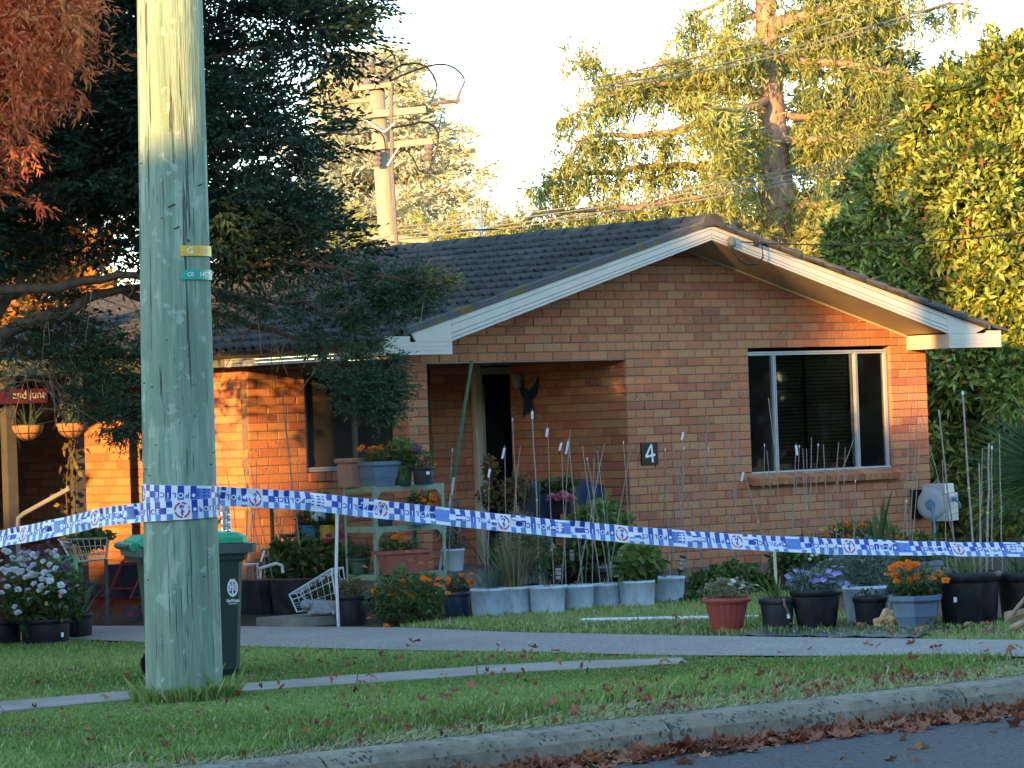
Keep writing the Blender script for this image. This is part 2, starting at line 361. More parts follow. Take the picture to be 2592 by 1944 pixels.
# ------------------------------------------------------------------ fallen leaves
def mapleleaf(curl, seed):
    r_ = random.Random(seed); k = 10; vs = [(0, 0, 0)]; R = [1, .56, .92, .55, .8, .42, .8, .55, .92, .56]
    for i in range(k):
        a = math.pi / 2 + 2 * math.pi * i / k; r = R[i] * .5 * r_.uniform(.85, 1.1)
        vs.append((r * math.cos(a), r * math.sin(a), curl * (r ** 2) * (1.6 if i % 2 == 0 else .8) + r_.uniform(-.06, .06)))
    return MB().add(vs, [(0, i + 1, (i + 1) % k + 1) for i in range(k)])
LEAFM = []
for i in range(14):
    b = mapleleaf(random.choice([-.5, .3, .5, .8, -.7]), i); b.t = [random.random()] * len(b.f); LEAFM.append(b.mesh('maple_leaf'))
def leaf_at(x, y, z, size, i, label, group):
    o = link('fallen_leaf', LEAFM[i % 14], m_dry, None, (x, y, z)); o.scale = (size,) * 3
    o.rotation_euler = (random.gauss(0, .3), random.gauss(0, .3), random.uniform(0, 6.28)); return tag(o, label, 'leaf', group)
random.seed(21); cnt = 0; i = 0
while cnt < 150:
    x, y = random.uniform(-11, 1), random.uniform(-11.5, -5.2); i += 1
    px, py = PX((x, y, 0))
    if not (-20 < px < 2610 and py < 1960): continue
    if random.random() > (.25 + .75 * min(1, max(0, (px - 100) / 1800))): continue
    on = -4.4 < x < -2.2 and y > -9
    if on and random.random() > .15: continue
    far = y > -7.6
    lab = ('dry brown leaf lying on the grey asphalt driveway', 'leaves on the driveway') if on else (('dry leaf on the grass strip behind the footpath', 'leaves on the far grass strip') if far else ('curled brown maple leaf lying on the grass verge', 'leaves on the grass verge'))
    leaf_at(x, y, .05 + (0 if on else random.uniform(.0, .04)), random.uniform(.05, .115), i, *lab); cnt += 1
random.seed(22); cnt = 0; Q = []; tt = []
while cnt < 165:
    x = random.uniform(-10.5, -4.2); y = -11.9 - abs(random.gauss(0, .17)); px, py = PX((x, y, -.15))
    if not (650 < px < 2610 and py < 1960): continue
    leaf_at(x, y, -.165 + max(0, .05 - .2 * abs(y + 11.9)) * random.random(), random.uniform(.075, .14), cnt, 'curled red brown leaf in the drift along the gutter', 'leaves drifted in the gutter'); cnt += 1
b = MB()
for k in range(1500):
    x = random.uniform(-12, -3.5); y = -11.88 - abs(random.gauss(0, .13)) if random.random() < .93 else random.uniform(-14, -11.9)
    me = LEAFM[random.randrange(14)]; s_ = random.uniform(.06, .15); rm = Matrix.Rotation(random.uniform(0, 6.28), 3, 'Z') @ Matrix.Rotation(random.uniform(-.9, .9), 3, 'X')
    c = Vector((x, y, -.17 + max(0, .045 - .2 * abs(y + 11.88)) * random.random()))
    b.add([c + rm @ (v.co * s_) for v in me.vertices], [tuple(p.vertices) for p in me.polygons], random.random())
b.build('gutter_leaf_litter', m_dry, label='drift of small dry leaves filling the gutter', cat='leaf litter', kind='stuff')
b = MB()
for k in range(1300):
    x = random.uniform(-11, 0)
    if random.random() > .2 + .8 * min(1, max(0, (x + 10) / 4)): continue
    x = x; y = random.uniform(-11.6, -10.2) if random.random() < .7 else random.uniform(-11, -5.5)
    if -4.4 < x < -2: continue
    me = LEAFM[random.randrange(14)]; s_ = random.uniform(.02, .055); rm = Matrix.Rotation(random.uniform(0, 6.28), 3, 'Z') @ Matrix.Rotation(random.uniform(-.9, .9), 3, 'X')
    b.add([Vector((x, y, random.uniform(.015, .06))) + rm @ (v.co * s_) for v in me.vertices], [tuple(p.vertices) for p in me.polygons], random.random())
b.build('verge_leaf_litter', m_dry, label='small dry leaf crumbs scattered over the verge', cat='leaf litter', kind='stuff')
# ================================================================== the brick house
def mk_brick():
    m, n, l, b = newmat('brick'); p = pos(n, l)
    a = n.new('ShaderNodeAttribute'); a.attribute_name = 'tint'; oi = n.new('ShaderNodeObjectInfo')
    v = math_(n, l, 'FRACT', math_(n, l, 'ADD', a.outputs['Fac'], math_(n, l, 'MULTIPLY', oi.outputs['Random'], 1.0)))
    r = ramp(n, [(0, (.47, .18, .09)), (.16, (.51, .215, .105)), (.32, (.49, .24, .115)), (.46, (.43, .16, .085)), (.6, (.50, .215, .11)), (.74, (.47, .245, .125)), (.86, (.36, .135, .08)), (1, (.46, .175, .09))])
    l.new(v, r.inputs[0]); t = noise(n, l, 26, 4, p); t2 = noise(n, l, 120, 2, p)
    c = mixc(n, l, .75, r.outputs[0], mixc(n, l, t.outputs[0], (.66, .66, .66), (1.3, 1.28, 1.25)), 'MULTIPLY')
    vv = math_(n, l, 'FRACT', math_(n, l, 'MULTIPLY', v, 7.31)); k = math_(n, l, 'GREATER_THAN', vv, .91)
    t3 = noise(n, l, 75, 3, p); k2 = math_(n, l, 'MULTIPLY', k, math_(n, l, 'GREATER_THAN', t3.outputs[0], .57))
    c = mixc(n, l, k2, c, (.13, .065, .05)); l.new(c, b.inputs['Base Color'])
    b.inputs['Roughness'].default_value = .85; spec(b, .2); bumpn(n, l, b, t2.outputs[0], .35, .004); return m
m_brick = mk_brick()
m_mortar = M('mortar', (.19, .13, .095), .95, .25, 40, .3, .1)
m_white = M('painted_board', (.58, .55, .47), .45, .05, 6, .02, .4)
m_cream = M('cream_board', (.50, .45, .33), .5, .08, 6, .03, .35)
m_soffit = M('soffit', (.42, .34, .25), .7, .08, 5, .03, .2)
m_alu = M('aluminium', (.46, .48, .50), .4, .06, 12, .02, .5, .15)
m_bronze = M('bronze_frame', (.23, .2, .17), .4, .1, 12, .02, .4, .3)
m_dark = M('dark_interior', (.012, .012, .013), .9, .3, 3, 0, .1)
m_screen = M('fly_screen', (.055, .05, .045), .8, .15, 200, 0, .2)
m_text_w = M('white_paint', (.8, .82, .84), .5, .05, 30, 0, .3)
def mk_tile():
    m, n, l, b = newmat('roof_tile'); p = pos(n, l); oi = n.new('ShaderNodeObjectInfo')
    t = noise(n, l, 5, 5, p); t2 = noise(n, l, 45, 3, p)
    r = ramp(n, [(.3, (.036, .034, .031)), (.6, (.075, .071, .064)), (.8, (.12, .11, .09))]); l.new(t.outputs[0], r.inputs[0])
    f = math_(n, l, 'ADD', math_(n, l, 'MULTIPLY', oi.outputs['Random'], .5), .75)
    cb = n.new('ShaderNodeCombineColor'); [l.new(f, cb.inputs[i]) for i in range(3)]
    c = mixc(n, l, 1.0, r.outputs[0], cb.outputs[0], 'MULTIPLY'); l.new(c, b.inputs['Base Color'])
    b.inputs['Roughness'].default_value = .8; spec(b, .25); bumpn(n, l, b, t2.outputs[0], .4, .006); return m
m_tile = mk_tile()
def mk_moss(name, base, moss, th):
    m, n, l, b = newmat(name); p = pos(n, l); t = noise(n, l, 6, 5, p); t2 = noise(n, l, 40, 4, p)
    k = ramp(n, [(th, (0, 0, 0)), (th + .08, (1, 1, 1))]); l.new(t.outputs[0], k.inputs[0])
    c = mixc(n, l, k.outputs[0], mixc(n, l, t2.outputs[0], tuple(x * .6 for x in base), tuple(x * 1.3 for x in base)), mixc(n, l, t2.outputs[0], tuple(x * .6 for x in moss), tuple(x * 1.4 for x in moss)))
    l.new(c, b.inputs['Base Color']); b.inputs['Roughness'].default_value = .95; spec(b, .15); bumpn(n, l, b, t2.outputs[0], .8, .015); return m
m_verge = mk_moss('verge_mortar', (.12, .12, .12), (.17, .14, .04), .55)
def mk_glass(name, tint, refl):
    m, n, l, b = newmat(name)
    g = n.new('ShaderNodeBsdfGlossy'); g.inputs['Roughness'].default_value = .02; g.inputs['Color'].default_value = (.9, .93, .95, 1)
    tr = n.new('ShaderNodeBsdfTransparent'); tr.inputs[0].default_value = (*tint, 1)
    fr = n.new('ShaderNodeFresnel'); fr.inputs[0].default_value = 1.5
    mx = n.new('ShaderNodeMixShader'); l.new(math_(n, l, 'ADD', math_(n, l, 'MULTIPLY', fr.outputs[0], .6), refl), mx.inputs[0]); l.new(tr.outputs[0], mx.inputs[1]); l.new(g.outputs[0], mx.inputs[2])
    l.new(mx.outputs[0], n['Material Output'].inputs[0]); return m
m_glass = mk_glass('window_glass', (.62, .61, .6), .01)

house = T('brick_house', 'low orange brick gabled house with dark tiled roof and number four plaque', 'house', (3.48, 2, 0))
ZC = 2.37; CH = .086; PIT = .24
def courses(L, z0, z1, holes=(), top=None, seed=1, shift=0.0):
    """running bond laid out along a wall of length L; returns [(a0, a1, z)]"""
    out = []; k0 = math.ceil((z0 - ZC) / CH - 1e-6)
    k = k0
    while True:
        z = ZC + k * CH
        if z + .02 > z1: break
        cuts = [(0, L)]
        for (h0, h1, hz0, hz1) in holes:
            if z + .043 > hz0 and z + .043 < hz1:
                nc = []
                for c0, c1 in cuts:
                    if h0 > c0: nc.append((c0, min(c1, h0)))
                    if h1 < c1: nc.append((max(c0, h1), c1))
                    if h1 <= c0 or h0 >= c1: pass
                cuts = [c for c in nc if c[1] - c[0] > .03]
        off = shift + (PIT / 2 if k % 2 else 0)
        for c0, c1 in cuts:
            a = math.floor((c0 - off) / PIT) * PIT + off; ed = [c0]
            while a < c1 - .07:
                if a > c0 + .07: ed.append(a)
                a += PIT
            ed.append(c1)
            for a0, a1 in zip(ed, ed[1:]):
                zt = top((a0 + a1) / 2) if top else 99
                if z < zt: out.append((a0 + (.004 if a0 > c0 + 1e-6 else .003), a1 - (.004 if a1 < c1 - 1e-6 else .003), z))
        k += 1
    return out
def brickbox(b, a0, a1, z, P0, X, N, t=None, j=0.0):
    """one brick, its front edge chamfered; P0 wall origin, X along, N outward"""
    P0, X, N = Vector(P0), Vector(X), Vector(N); Z = Vector((0, 0, 1)); e = .006; zb, zt = z + .004, z + CH - .004
    vs = []
    for d, i in ((-.045, 0), (-.005, 0), (j, e)):
        for a, zz in ((a0 + i, zb + i), (a1 - i, zb + i), (a1 - i, zt - i), (a0 + i, zt - i)): vs.append(P0 + X * a + N * d + Z * zz)
    fs = [(8, 9, 10, 11)] + [(q * 4 + i, q * 4 + (i + 1) % 4, (q + 1) * 4 + (i + 1) % 4, (q + 1) * 4 + i) for q in (0, 1) for i in range(4)]
    return b.add(vs, fs, t)
BR_MESH = {}
def brickwork(wall, P0, X, N, bricks, single, seed):
    r_ = random.Random(seed); P0v, Xv, Nv = Vector(P0), Vector(X), Vector(N)
    bricks = sorted(bricks, key=lambda q: (P0v + Xv * q[0] - CAM).length)
    jb = MB(); k = 0
    for a0, a1, z in bricks:
        j = r_.uniform(-.004, .003)
        if k < single and a1 - a0 > .1:
            ln = round(a1 - a0, 3); key = (ln, tuple(X), tuple(N), r_.randrange(3))
            if key not in BR_MESH:
                q = MB(); brickbox(q, -ln / 2, ln / 2, -.043, (0, 0, 0), X, N, None, 0); BR_MESH[key] = q.mesh('brick')
            link('brick', BR_MESH[key], m_brick, wall, P0v + Xv * ((a0 + a1) / 2) + Vector((0, 0, z + .043)) + Nv * j); k += 1
        else: brickbox(jb, a0, a1, z, P0, X, N, r_.random(), j)
    if jb.v:
        o = jb.build('brick_courses', m_brick, wall); o['kind'] = 'stuff'
ZS = lambda u: 3.45 - .282 * abs(u - 3.48)
# front wall ------------------------------------------------------------
b = MB()
def wallpiece(b, u0, u1, z0, z1, v0=.008, v1=.11): b.bx(u0, u1, v0, v1, z0, z1)
for u0, u1, z0, z1 in ((.008, 7.192, 2.374, 2.5), (.008, 4.52, 2.29, 2.374), (2.82, 4.52, .0, 2.29), (4.52, 6.645, .0, 1.035), (6.645, 7.192, 0, 2.374)): wallpiece(b, u0, u1, z0, z1)
b.add([(u, v, z) for v in (.008, .11) for u, z in ((.02, 2.5), (7.0, 2.5), (3.48, 3.46))], [(0, 1, 2), (5, 4, 3), (0, 2, 5, 3), (2, 1, 4, 5)])
wf = b.build('wall', m_mortar, house)
bl = courses(7.2, .08, 3.6, [(-.1, 2.81, -1, 2.284), (4.525, 6.64, 1.03, 2.37)], ZS, shift=.05)
brickwork(wf, (0, 0, 0), (1, 0, 0), (0, -1, 0), bl, 300, 3)
# porch pillar -----------------------------------------------------------
pil = MB().bx(.007, .248, .007, .248, 0, 2.277).build('pillar', m_mortar, house)
k = -1
while ZC + k * CH > .08:
    z = ZC + k * CH
    if z + CH < 2.29:
        for P0, X, N in (((0, 0, 0), (1, 0, 0), (0, -1, 0)), ((0, .255, 0), (0, -1, 0), (-1, 0, 0)), ((.255, 0, 0), (0, 1, 0), (1, 0, 0))):
            odd = (k % 2) ^ (N[0] != 0)
            i_ = .004
            for a0, a1 in (((i_, .125), (.131, .255 - i_)) if odd else ((i_, .255 - i_),)):
                q = MB(); brickbox(q, a0, a1, z, P0, X, N, random.random(), .0); q.build('brick', m_brick, pil)
    k -= 1
MB().bx(.0, 2.80, .004, .24, 2.278, 2.288).build('lintel', m_bronze, house)
# porch side wall, porch back wall, long side wall -----------------------
def plainwall(name, P0, X, N, L, z1, holes, seed):
    b = MB(); P0v, Xv, Nv = Vector(P0), Vector(X), Vector(N)
    xs = sorted({0, L} | {h[0] for h in holes} | {h[1] for h in holes})
    for a0, a1 in zip(xs, xs[1:]):
        zs = [(0, z1)]
        for h in holes:
            if h[0] < (a0 + a1) / 2 < h[1]: zs = [q for s_, e_ in zs for q in ((s_, max(s_, h[2])), (min(e_, h[3]), e_)) if q[1] - q[0] > .01]
        for s_, e_ in zs:
            p0 = P0v + Xv * a0 - Nv * .008; p1 = P0v + Xv * a1 - Nv * .11
            b.bx(min(p0.x, p1.x), max(p0.x, p1.x), min(p0.y, p1.y), max(p0.y, p1.y), s_, e_)
    o = b.build('wall', m_mortar, house); brickwork(o, P0, X, N, courses(L, .08, z1, holes), 0, seed); return o
plainwall('wall', (2.81, 1.83, 0), (0, -1, 0), (-1, 0, 0), 1.82, 2.37, [], 11)
plainwall('wall', (-.44, 2.0, 0), (1, 0, 0), (0, -1, 0), 2.9, 2.37, [(.71, 2.34, 1.25, 2.284)], 12) if False else plainwall('wall', (-.44, 2.0, 0), (1, 0, 0), (0, -1, 0), 2.87, 2.37, [(.71, 2.34, 1.25, 2.284)], 12)
plainwall('wall', (-.44, 7.5, 0), (0, -1, 0), (-1, 0, 0), 5.49, 2.42, [], 13)
m_shade = M('carport_shade', (.035, .026, .02), .8, .3, 9, .2, .2, stretch=(.15, 1, 4))  # near-black board colour stands in for the deep shade of the carport's rear wall
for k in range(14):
    for x0, x1 in (((-9, -3.8), (-2.5, -.45)) if 5 <= k < 12 else ((-9, -.45),)): MB().bx(x0, x1, 7.6, 7.63 + .004 * (k % 2), .02 + k * .172, .185 + k * .172).build('shade_plank', m_shade, house)
plainwall('wall', (7.2, .12, 0), (0, 1, 0), (1, 0, 0), 8.5, 2.42, [], 15)
MB().bx(-.42, 2.80, .06, 1.98, 2.30, 2.33).build('porch_ceiling', M('ceiling_board', (.14, .13, .115), .8, .05, 4, 0, .1), house)
MB().bx(-.2, 2.80, .02, 1.99, .1, .22).build('porch_slab', mk_concrete('porch_concrete', (.3, .29, .27), False), house)
MB().bx(.2, 7.1, 2.2, 8.4, .02, 2.3).build('rooms', m_dark, house)

# front window ------------------------------------------------------------
win = T('window', None, None, (5.58, .06, 1.05)); win.parent = house; win.location = Vector((5.58, .06, 1.05)) - ORG[house.name]; ORG[win.name] = Vector((5.58, .06, 1.05))
def frame(root, u0, u1, z0, z1, v, mull, wd=.045, mat=None, dp=.05):
    b = MB(); mat = mat or m_alu
    b.bx(u0, u1, v, v + dp, z1 - wd, z1); b.bx(u0 - .004, u1 + .004, v - .012, v + dp, z0, z0 + wd)
    b.bx(u0, u0 + wd, v + .002, v + dp, z0 + wd, z1 - wd); b.bx(u1 - wd, u1, v + .002, v + dp, z0 + wd, z1 - wd)
    for m_ in mull: b.bx(m_ - wd / 2, m_ + wd / 2, v - .006, v + dp, z0 + wd, z1 - wd)
    b.build('frame', mat, root)
    b = MB(); b.bx(u0 + wd * .6, u1 - wd * .6, v - .008, v - .003, z1 - wd * .55, z1 - wd * .45); b.bx(u0 + wd, u1 - wd, v - .02, v - .013, z0 + wd * .4, z0 + wd * .6)
    for m_ in mull: b.bx(m_ - .003, m_ + .003, v - .010, v - .007, z0 + wd, z1 - wd)
    b.build('frame_groove', m_bronze, root)
frame(win, 4.53, 6.635, 1.045, 2.335, .055, [4.945, 6.16], .038)
for u0, u1, mt, nm in ((4.575, 4.9225, m_screen, 'screen_pane'), (4.9675, 6.1375, m_glass, 'pane'), (6.1825, 6.59, m_screen, 'screen_pane')):
    MB().bx(u0, u1, .085, .09, 1.09, 2.29).build(nm, m_glass if nm == 'pane' else m_screen, win)
for u0, u1 in ((4.575, 4.9225), (6.1825, 6.59)): MB().bx(u0 + .002, u1 - .002, .0765, .0785, 1.092, 2.288).build('pane', mk_glass('side_glass', (.7, .7, .7), .0) if 'side_glass' not in MATS else MATS['side_glass'], win)
bl_ = MB()
for k in range(31): bl_.box((5.55, .155, 1.1 + k * .039), (1.16, .038, .002), Matrix.Rotation(R_(52), 3, 'X'))
bl_.build('venetian_blind', M('blind_slat', (.22, .18, .125), .5, .1, 4, 0, .3), win)
MB().bx(4.5, 6.66, .30, .32, 1.0, 2.4).build('room_backing', m_dark, win)
MB().bx(5.43, 5.47, .12, .125, 1.09, 2.29).build('curtain_edge', m_dark, win)
sill = MB().bx(4.46, 6.70, -.02, .05, .95, 1.02).build('sill', m_mortar, house)
for k in range(26):
    q = MB(); u0 = 4.45 + k * .0868; Rm = Matrix.Rotation(R_(17), 3, 'X')
    q.box((u0 + .040, -.015, 1.0), (.078, .16, .07), Rm, t=random.random()); q.build('sill_brick', m_brick, sill)
# porch window ------------------------------------------------------------
w2 = T('window', None, None, (1.0, 2.05, 1.26)); w2.parent = house; w2.location = Vector((1.0, 2.05, 1.26)) - ORG[house.name]; ORG[w2.name] = Vector((1.0, 2.05, 1.26))
frame(w2, .275, 1.895, 1.255, 2.28, 2.05, [.93], .05, m_bronze)
for u0, u1 in ((.325, .905), (.955, 1.845)): MB().bx(u0, u1, 2.078, 2.083, 1.305, 2.23).build('pane', m_screen, w2)
MB().bx(.28, 1.89, 2.03, 2.046, 1.262, 1.30).build('sill_trim', m_alu, w2)
s2 = MB().bx(.28, 1.9, 1.985, 1.999, 1.17, 1.24).build('sill', m_mortar, house)
for k in range(19):
    q = MB(); q.box((.32 + k * .0868, 1.985, 1.205), (.078, .07, .082), t=random.random()); q.build('sill_brick', m_brick, s2)
# door -----------------------------------------------------------------------
door = MB().bx(2.545, 3.3, 2.06, 2.10, .23, 2.2).build('door', m_dark, house)
b = MB().bx(2.435, 2.50, 1.93, 2.03, .22, 2.29); b.bx(2.503, 2.545, 1.955, 2.03, .22, 2.26); b.bx(2.5, 3.3, 1.96, 2.03, 2.2, 2.27); b.build('door_frame', m_cream, house)
b = MB().bx(2.62, 2.635, 2.035, 2.055, .25, 2.1); b.build('door_edge_trim', m_cream, door)
# fascia boards, boxed eave ends, soffits ----------------------------------
def strips(lo, hi, u0, u1, fr, name, v=-.62, th=.02):
    """grooved barge board between two sloping lines"""
    b = MB()
    for f0, f1 in zip(fr, fr[1:]):
        g = .0028
        def z(u, f): return lo(u) + (hi(u) - lo(u)) * f
        q = [(u0, z(u0, f0) + g), (u1, z(u1, f0) + g), (u1, z(u1, f1) - g), (u0, z(u0, f1) - g)]
        b.add([(u, vv, zz) for vv in (v, v + th) for u, zz in q], [(0, 1, 2, 3), (7, 6, 5, 4), (0, 4, 5, 1), (1, 5, 6, 2), (2, 6, 7, 3), (3, 7, 4, 0)])
    q = [(u0, lo(u0) + .004), (u1, lo(u1) + .004), (u1, hi(u1) - .004), (u0, hi(u0) - .004)]
    bb = MB().add([(u, vv, zz) for vv in (v + th + .001, v + th + .012) for u, zz in q], [(0, 1, 2, 3), (7, 6, 5, 4), (0, 4, 5, 1), (1, 5, 6, 2), (2, 6, 7, 3), (3, 7, 4, 0)])
    o = b.build(name, m_white, house); bb.build('backing_board', M('groove_shadow', (.2, .2, .19), .8, .1, 5, 0, .1), o); return o
HI = lambda u: 3.60 - .269 * abs(u - 3.48); LO = lambda u: max(3.452 - .287 * abs(u - 3.48), 2.474)
FR = [0, .16, .36, .74, 1.0]
strips(LO, HI, .074, 3.477, FR, 'barge_board'); strips(LO, HI, 3.483, 6.886, FR, 'barge_board')
for s_ in (-1, 1):
    b = MB()
    uu = (lambda u: u) if s_ < 0 else (lambda u: 6.96 - u)
    q = [(-.42 - .1 * (s_ > 0), HI(-.42) + .005 - .03 * (s_ > 0)), (-.36, 2.474), (.0715, 2.474), (.0715, HI(.0715))]
    vs = [(uu(u), vv, zz) for vv in (-.62, -.60) for u, zz in q]
    b.add(vs, [(0, 1, 2, 3), (7, 6, 5, 4), (0, 4, 5, 1), (2, 6, 7, 3), (3, 7, 4, 0)] if s_ < 0 else [(3, 2, 1, 0), (4, 5, 6, 7), (1, 5, 4, 0), (3, 7, 6, 2), (0, 4, 7, 3)])
    b.build('barge_board_end', m_white, house)
for u0, u1, nm in ((-.755, .065, 0), (6.90, 7.72, 1)):
    b = MB(); zb = 2.351 - .03 * nm
    for z0, z1 in ((zb, zb + .034), (zb + .039, zb + .075), (zb + .08, 2.471)): b.bx(u0, u1, -.628, -.0, z0, z1)
    b.bx(u0 + .004, u1 - .004, -.622, -.003, zb + .02, zb + .1)
    if nm == 0: b.bx(u0, -.44, -.626, -.05, 2.473, 2.527)
    else: b.bx(7.54, u1, -.626, -.05, 2.473, 2.50)
    b.build('boxed_eave_end', m_white if nm == 0 else m_white, house)
for s_ in (-1, 1):
    e0, e1 = (.06, 3.48) if s_ < 0 else (3.48, 6.90)
    q = [(e0, ZS(e0)), (e1, ZS(e1))]
    MB().add([(q[0][0], -.60, q[0][1]), (q[1][0], -.60, q[1][1]), (q[1][0], .0, q[1][1]), (q[0][0], .0, q[0][1])] + [(q[0][0], -.60, q[0][1] + .012), (q[1][0], -.60, q[1][1] + .012), (q[1][0], 0, q[1][1] + .012), (q[0][0], 0, q[0][1] + .012)], [(3, 2, 1, 0), (4, 5, 6, 7), (0, 1, 5, 4), (1, 2, 6, 5), (2, 3, 7, 6), (3, 0, 4, 7)]).build('soffit', m_soffit, house)
    MB().bar((e0 + .02, -.012, ZS(e0) - .016), (e1 - .02, -.012, ZS(e1) - .016), .02, .022).build('soffit_trim', m_cream, house)
b = MB()
for z0, z1 in ((2.326, 2.355), (2.359, 2.388), (2.392, 2.418)): b.bx(-.757, -.735, -.04, 1.92, z0, z1)
b.build('eave_fascia', m_cream, house)
MB().bx(-.734, -.44, -.04, 8.6, 2.335, 2.35).build('eave_soffit', m_soffit, house)
MB().bx(-.757, -.735, 1.93, 8.6, 2.33, 2.418).build('eave_fascia', M('olive_fascia', (.12, .12, .085), .8, .2, 6, .1, .2), house)  # rear stretch of the fascia in a darker olive tone
g = MB()
prof = [(-.758, 2.50), (-.765, 2.42), (-.80, 2.412), (-.845, 2.43), (-.86, 2.47), (-.855, 2.497), (-.848, 2.497), (-.850, 2.47), (-.838, 2.437), (-.80, 2.42), (-.772, 2.427), (-.766, 2.50)]
g.add([(u, v, z) for v in (-.6, 8.6) for u, z in prof], [(i, i + 1, i + 13, i + 12) for i in range(11)] + [tuple(range(11, -1, -1)), tuple(range(12, 24))])
g.build('gutter', M('gutter_steel', (.06, .058, .052), .45, .2, 5, .05, .4), house)
# roof -----------------------------------------------------------------------
SL = math.atan(.269); cs, sn = math.cos(SL), math.sin(SL)
roof = MB(); roof.add([(-.74, -.60, 2.44), (3.48, -.60, 3.575), (3.48, 8.6, 3.575), (-.74, 8.6, 2.44), (7.7, -.60, 2.44), (7.7, 8.6, 2.44)], [(0, 1, 2, 3), (1, 4, 5, 2)])
roof = roof.build('roof', m_dark, house)
TP = []
for c in (.075, .225):
    for a in (180, 150, 115, 90, 65, 30, 0): TP.append((c + .036 * math.cos(R_(a)), .044 * math.sin(R_(a))))
TP = [(0, 0)] + TP + [(.298, 0)]
def tilemesh(flip):
    b = MB(); n = len(TP); vs = []
    for s_, h in ((0, .0), (.375, .034)):
        for a, p in TP: vs.append((s_, a, p + h))
    for a, p in TP: vs.append((.375, a, max(p + .034 - .02, .004)))
    def mp(s_, a, h): x = (-s_ * cs - h * sn) if not flip else (s_ * cs + h * sn); return (x, a, -s_ * sn + h * cs)
    return b.add([mp(*v) for v in vs], [(i, i + 1, n + i + 1, n + i) if not flip else (n + i, n + i + 1, i + 1, i) for i in range(n - 1)] + [(n + i, n + i + 1, 2 * n + i + 1, 2 * n + i) if not flip else (2 * n + i, 2 * n + i + 1, n + i + 1, n + i) for i in range(n - 1)])
tb = tilemesh(False); tme = tb.mesh('roof_tile'); rest = MB(); lst = []
for r in range(14):
    for c in range(30):
        s0 = r * .3185 - .03; lst.append((3.44 - s0 * cs + .0, -.635 + c * .30, 3.618 - s0 * sn))
lst.sort(key=lambda p: (Vector(p) - CAM).length)
for i, p in enumerate(lst):
    if i < 300:
        o = link('roof_tile', tme, m_tile, roof, Vector(p) + Vector((0, 0, random.uniform(-.003, .003)))); o.rotation_euler = (random.uniform(-.004, .004), 0, random.uniform(-.006, .006))
    else: rest.add([Vector(v) + Vector(p) for v in tb.v], tb.f)
tb2 = tilemesh(True)
for r in range(14):
    for c in range(10):
        s0 = r * .3185 - .03; p = Vector((3.52 + s0 * cs, -.635 + c * .30, 3.618 - s0 * sn)); rest.add([Vector(v) + p for v in tb2.v], tb2.f)
o = rest.build('tile_courses', m_tile, roof); o['kind'] = 'stuff'
cap = MB(); hx = [(-.15, -.055), (-.10, .035), (-.04, .068), (.04, .068), (.10, .035), (.15, -.055)]
cap.add([(x * k, y, z + dz) for y, k, dz in ((0, 1.08, .012), (.40, .96, 0)) for x, z in hx] + [(x * 1.08, 0, z - .005) for x, z in hx], [(i, i + 1, i + 7, i + 6) for i in range(5)] + [(5, 4, 3, 2, 1, 0)])
cme = cap.mesh('ridge_cap')
for k in range(24): link('ridge_cap', cme, m_tile, roof, (3.48, -.655 + k * .365, 3.635 + random.uniform(-.004, .004)))
for s_ in (-1, 1):
    b = MB(); r_ = random.Random(3 + s_); n = 40
    ff = lambda t: (3.46 - t * 3.98) if s_ < 0 else (3.50 + t * 4.05)
    vs = []
    for i in range(n + 1):
        u = ff(i / n); z = HI(u); j = r_.uniform(-.006, .008)
        vs += [(u, -.632 - max(0, j), z + .002), (u, -.634 - max(0, j), z + .058 + j), (u, -.60, z + .075 + j), (u, -.56, z + .05), (u, -.56, z)]
    fs = []
    for i in range(n):
        for q in range(4):
            f = (i * 5 + q, i * 5 + q + 1, i * 5 + q + 6, i * 5 + q + 5); fs.append(f if s_ > 0 else f[::-1])
    b.add(vs, fs).build('verge_pointing', m_verge, roof)
vc = MB()
for k in range(13):
    t = k * .3185; u = 3.42 + t * cs; z = 3.625 - t * sn; vc.add([(u, -.66, z + .0), (u + .36 * cs, -.66, z - .36 * sn + .03), (u + .36 * cs, -.56, z - .36 * sn + .06), (u, -.56, z + .035), (u + .36 * cs, -.66, z - .36 * sn - .01)], [(0, 1, 2, 3), (0, 4, 1)])
vc.build('verge_tiles', m_tile, roof)

# ------------------------------------------------------------------ things fixed to the house
def onY(x, y, v):
    r = ray(x, y); return CAM + r * ((v - CAM.y) / r.y)
def onX(x, y, u):
    r = ray(x, y); return CAM + r * ((u - CAM.x) / r.x)
s_ = T('house_number_sign', 'dark brown square plaque with painted white number 4 on brick wall', 'sign', (3.08, -.01, 1.213))
MB().bx(2.97, 3.19, -.022, -.004, 1.213, 1.437).build('plaque', M('plaque_wood', (.035, .022, .016), .6, .3, 30, .1, .3), s_)
b = MB()
def stroke(b, p, q, w0, w1, v=-.0255):
    p, q = Vector((p[0], 0, p[1])), Vector((q[0], 0, q[1])); d = (q - p).normalized(); n_ = Vector((-d.z, 0, d.x))
    b.add([(c.x, v, c.z) for c in (p - n_ * w0, p + n_ * w0, q + n_ * w1, q - n_ * w1)], [(0, 1, 2, 3)])
stroke(b, (3.098, 1.415), (3.02, 1.295), .010, .013); stroke(b, (3.015, 1.292), (3.148, 1.312), .011, .013, -.0262); stroke(b, (3.10, 1.418), (3.112, 1.235), .011, .014, -.0269)
b.build('numeral', m_text_w, s_)
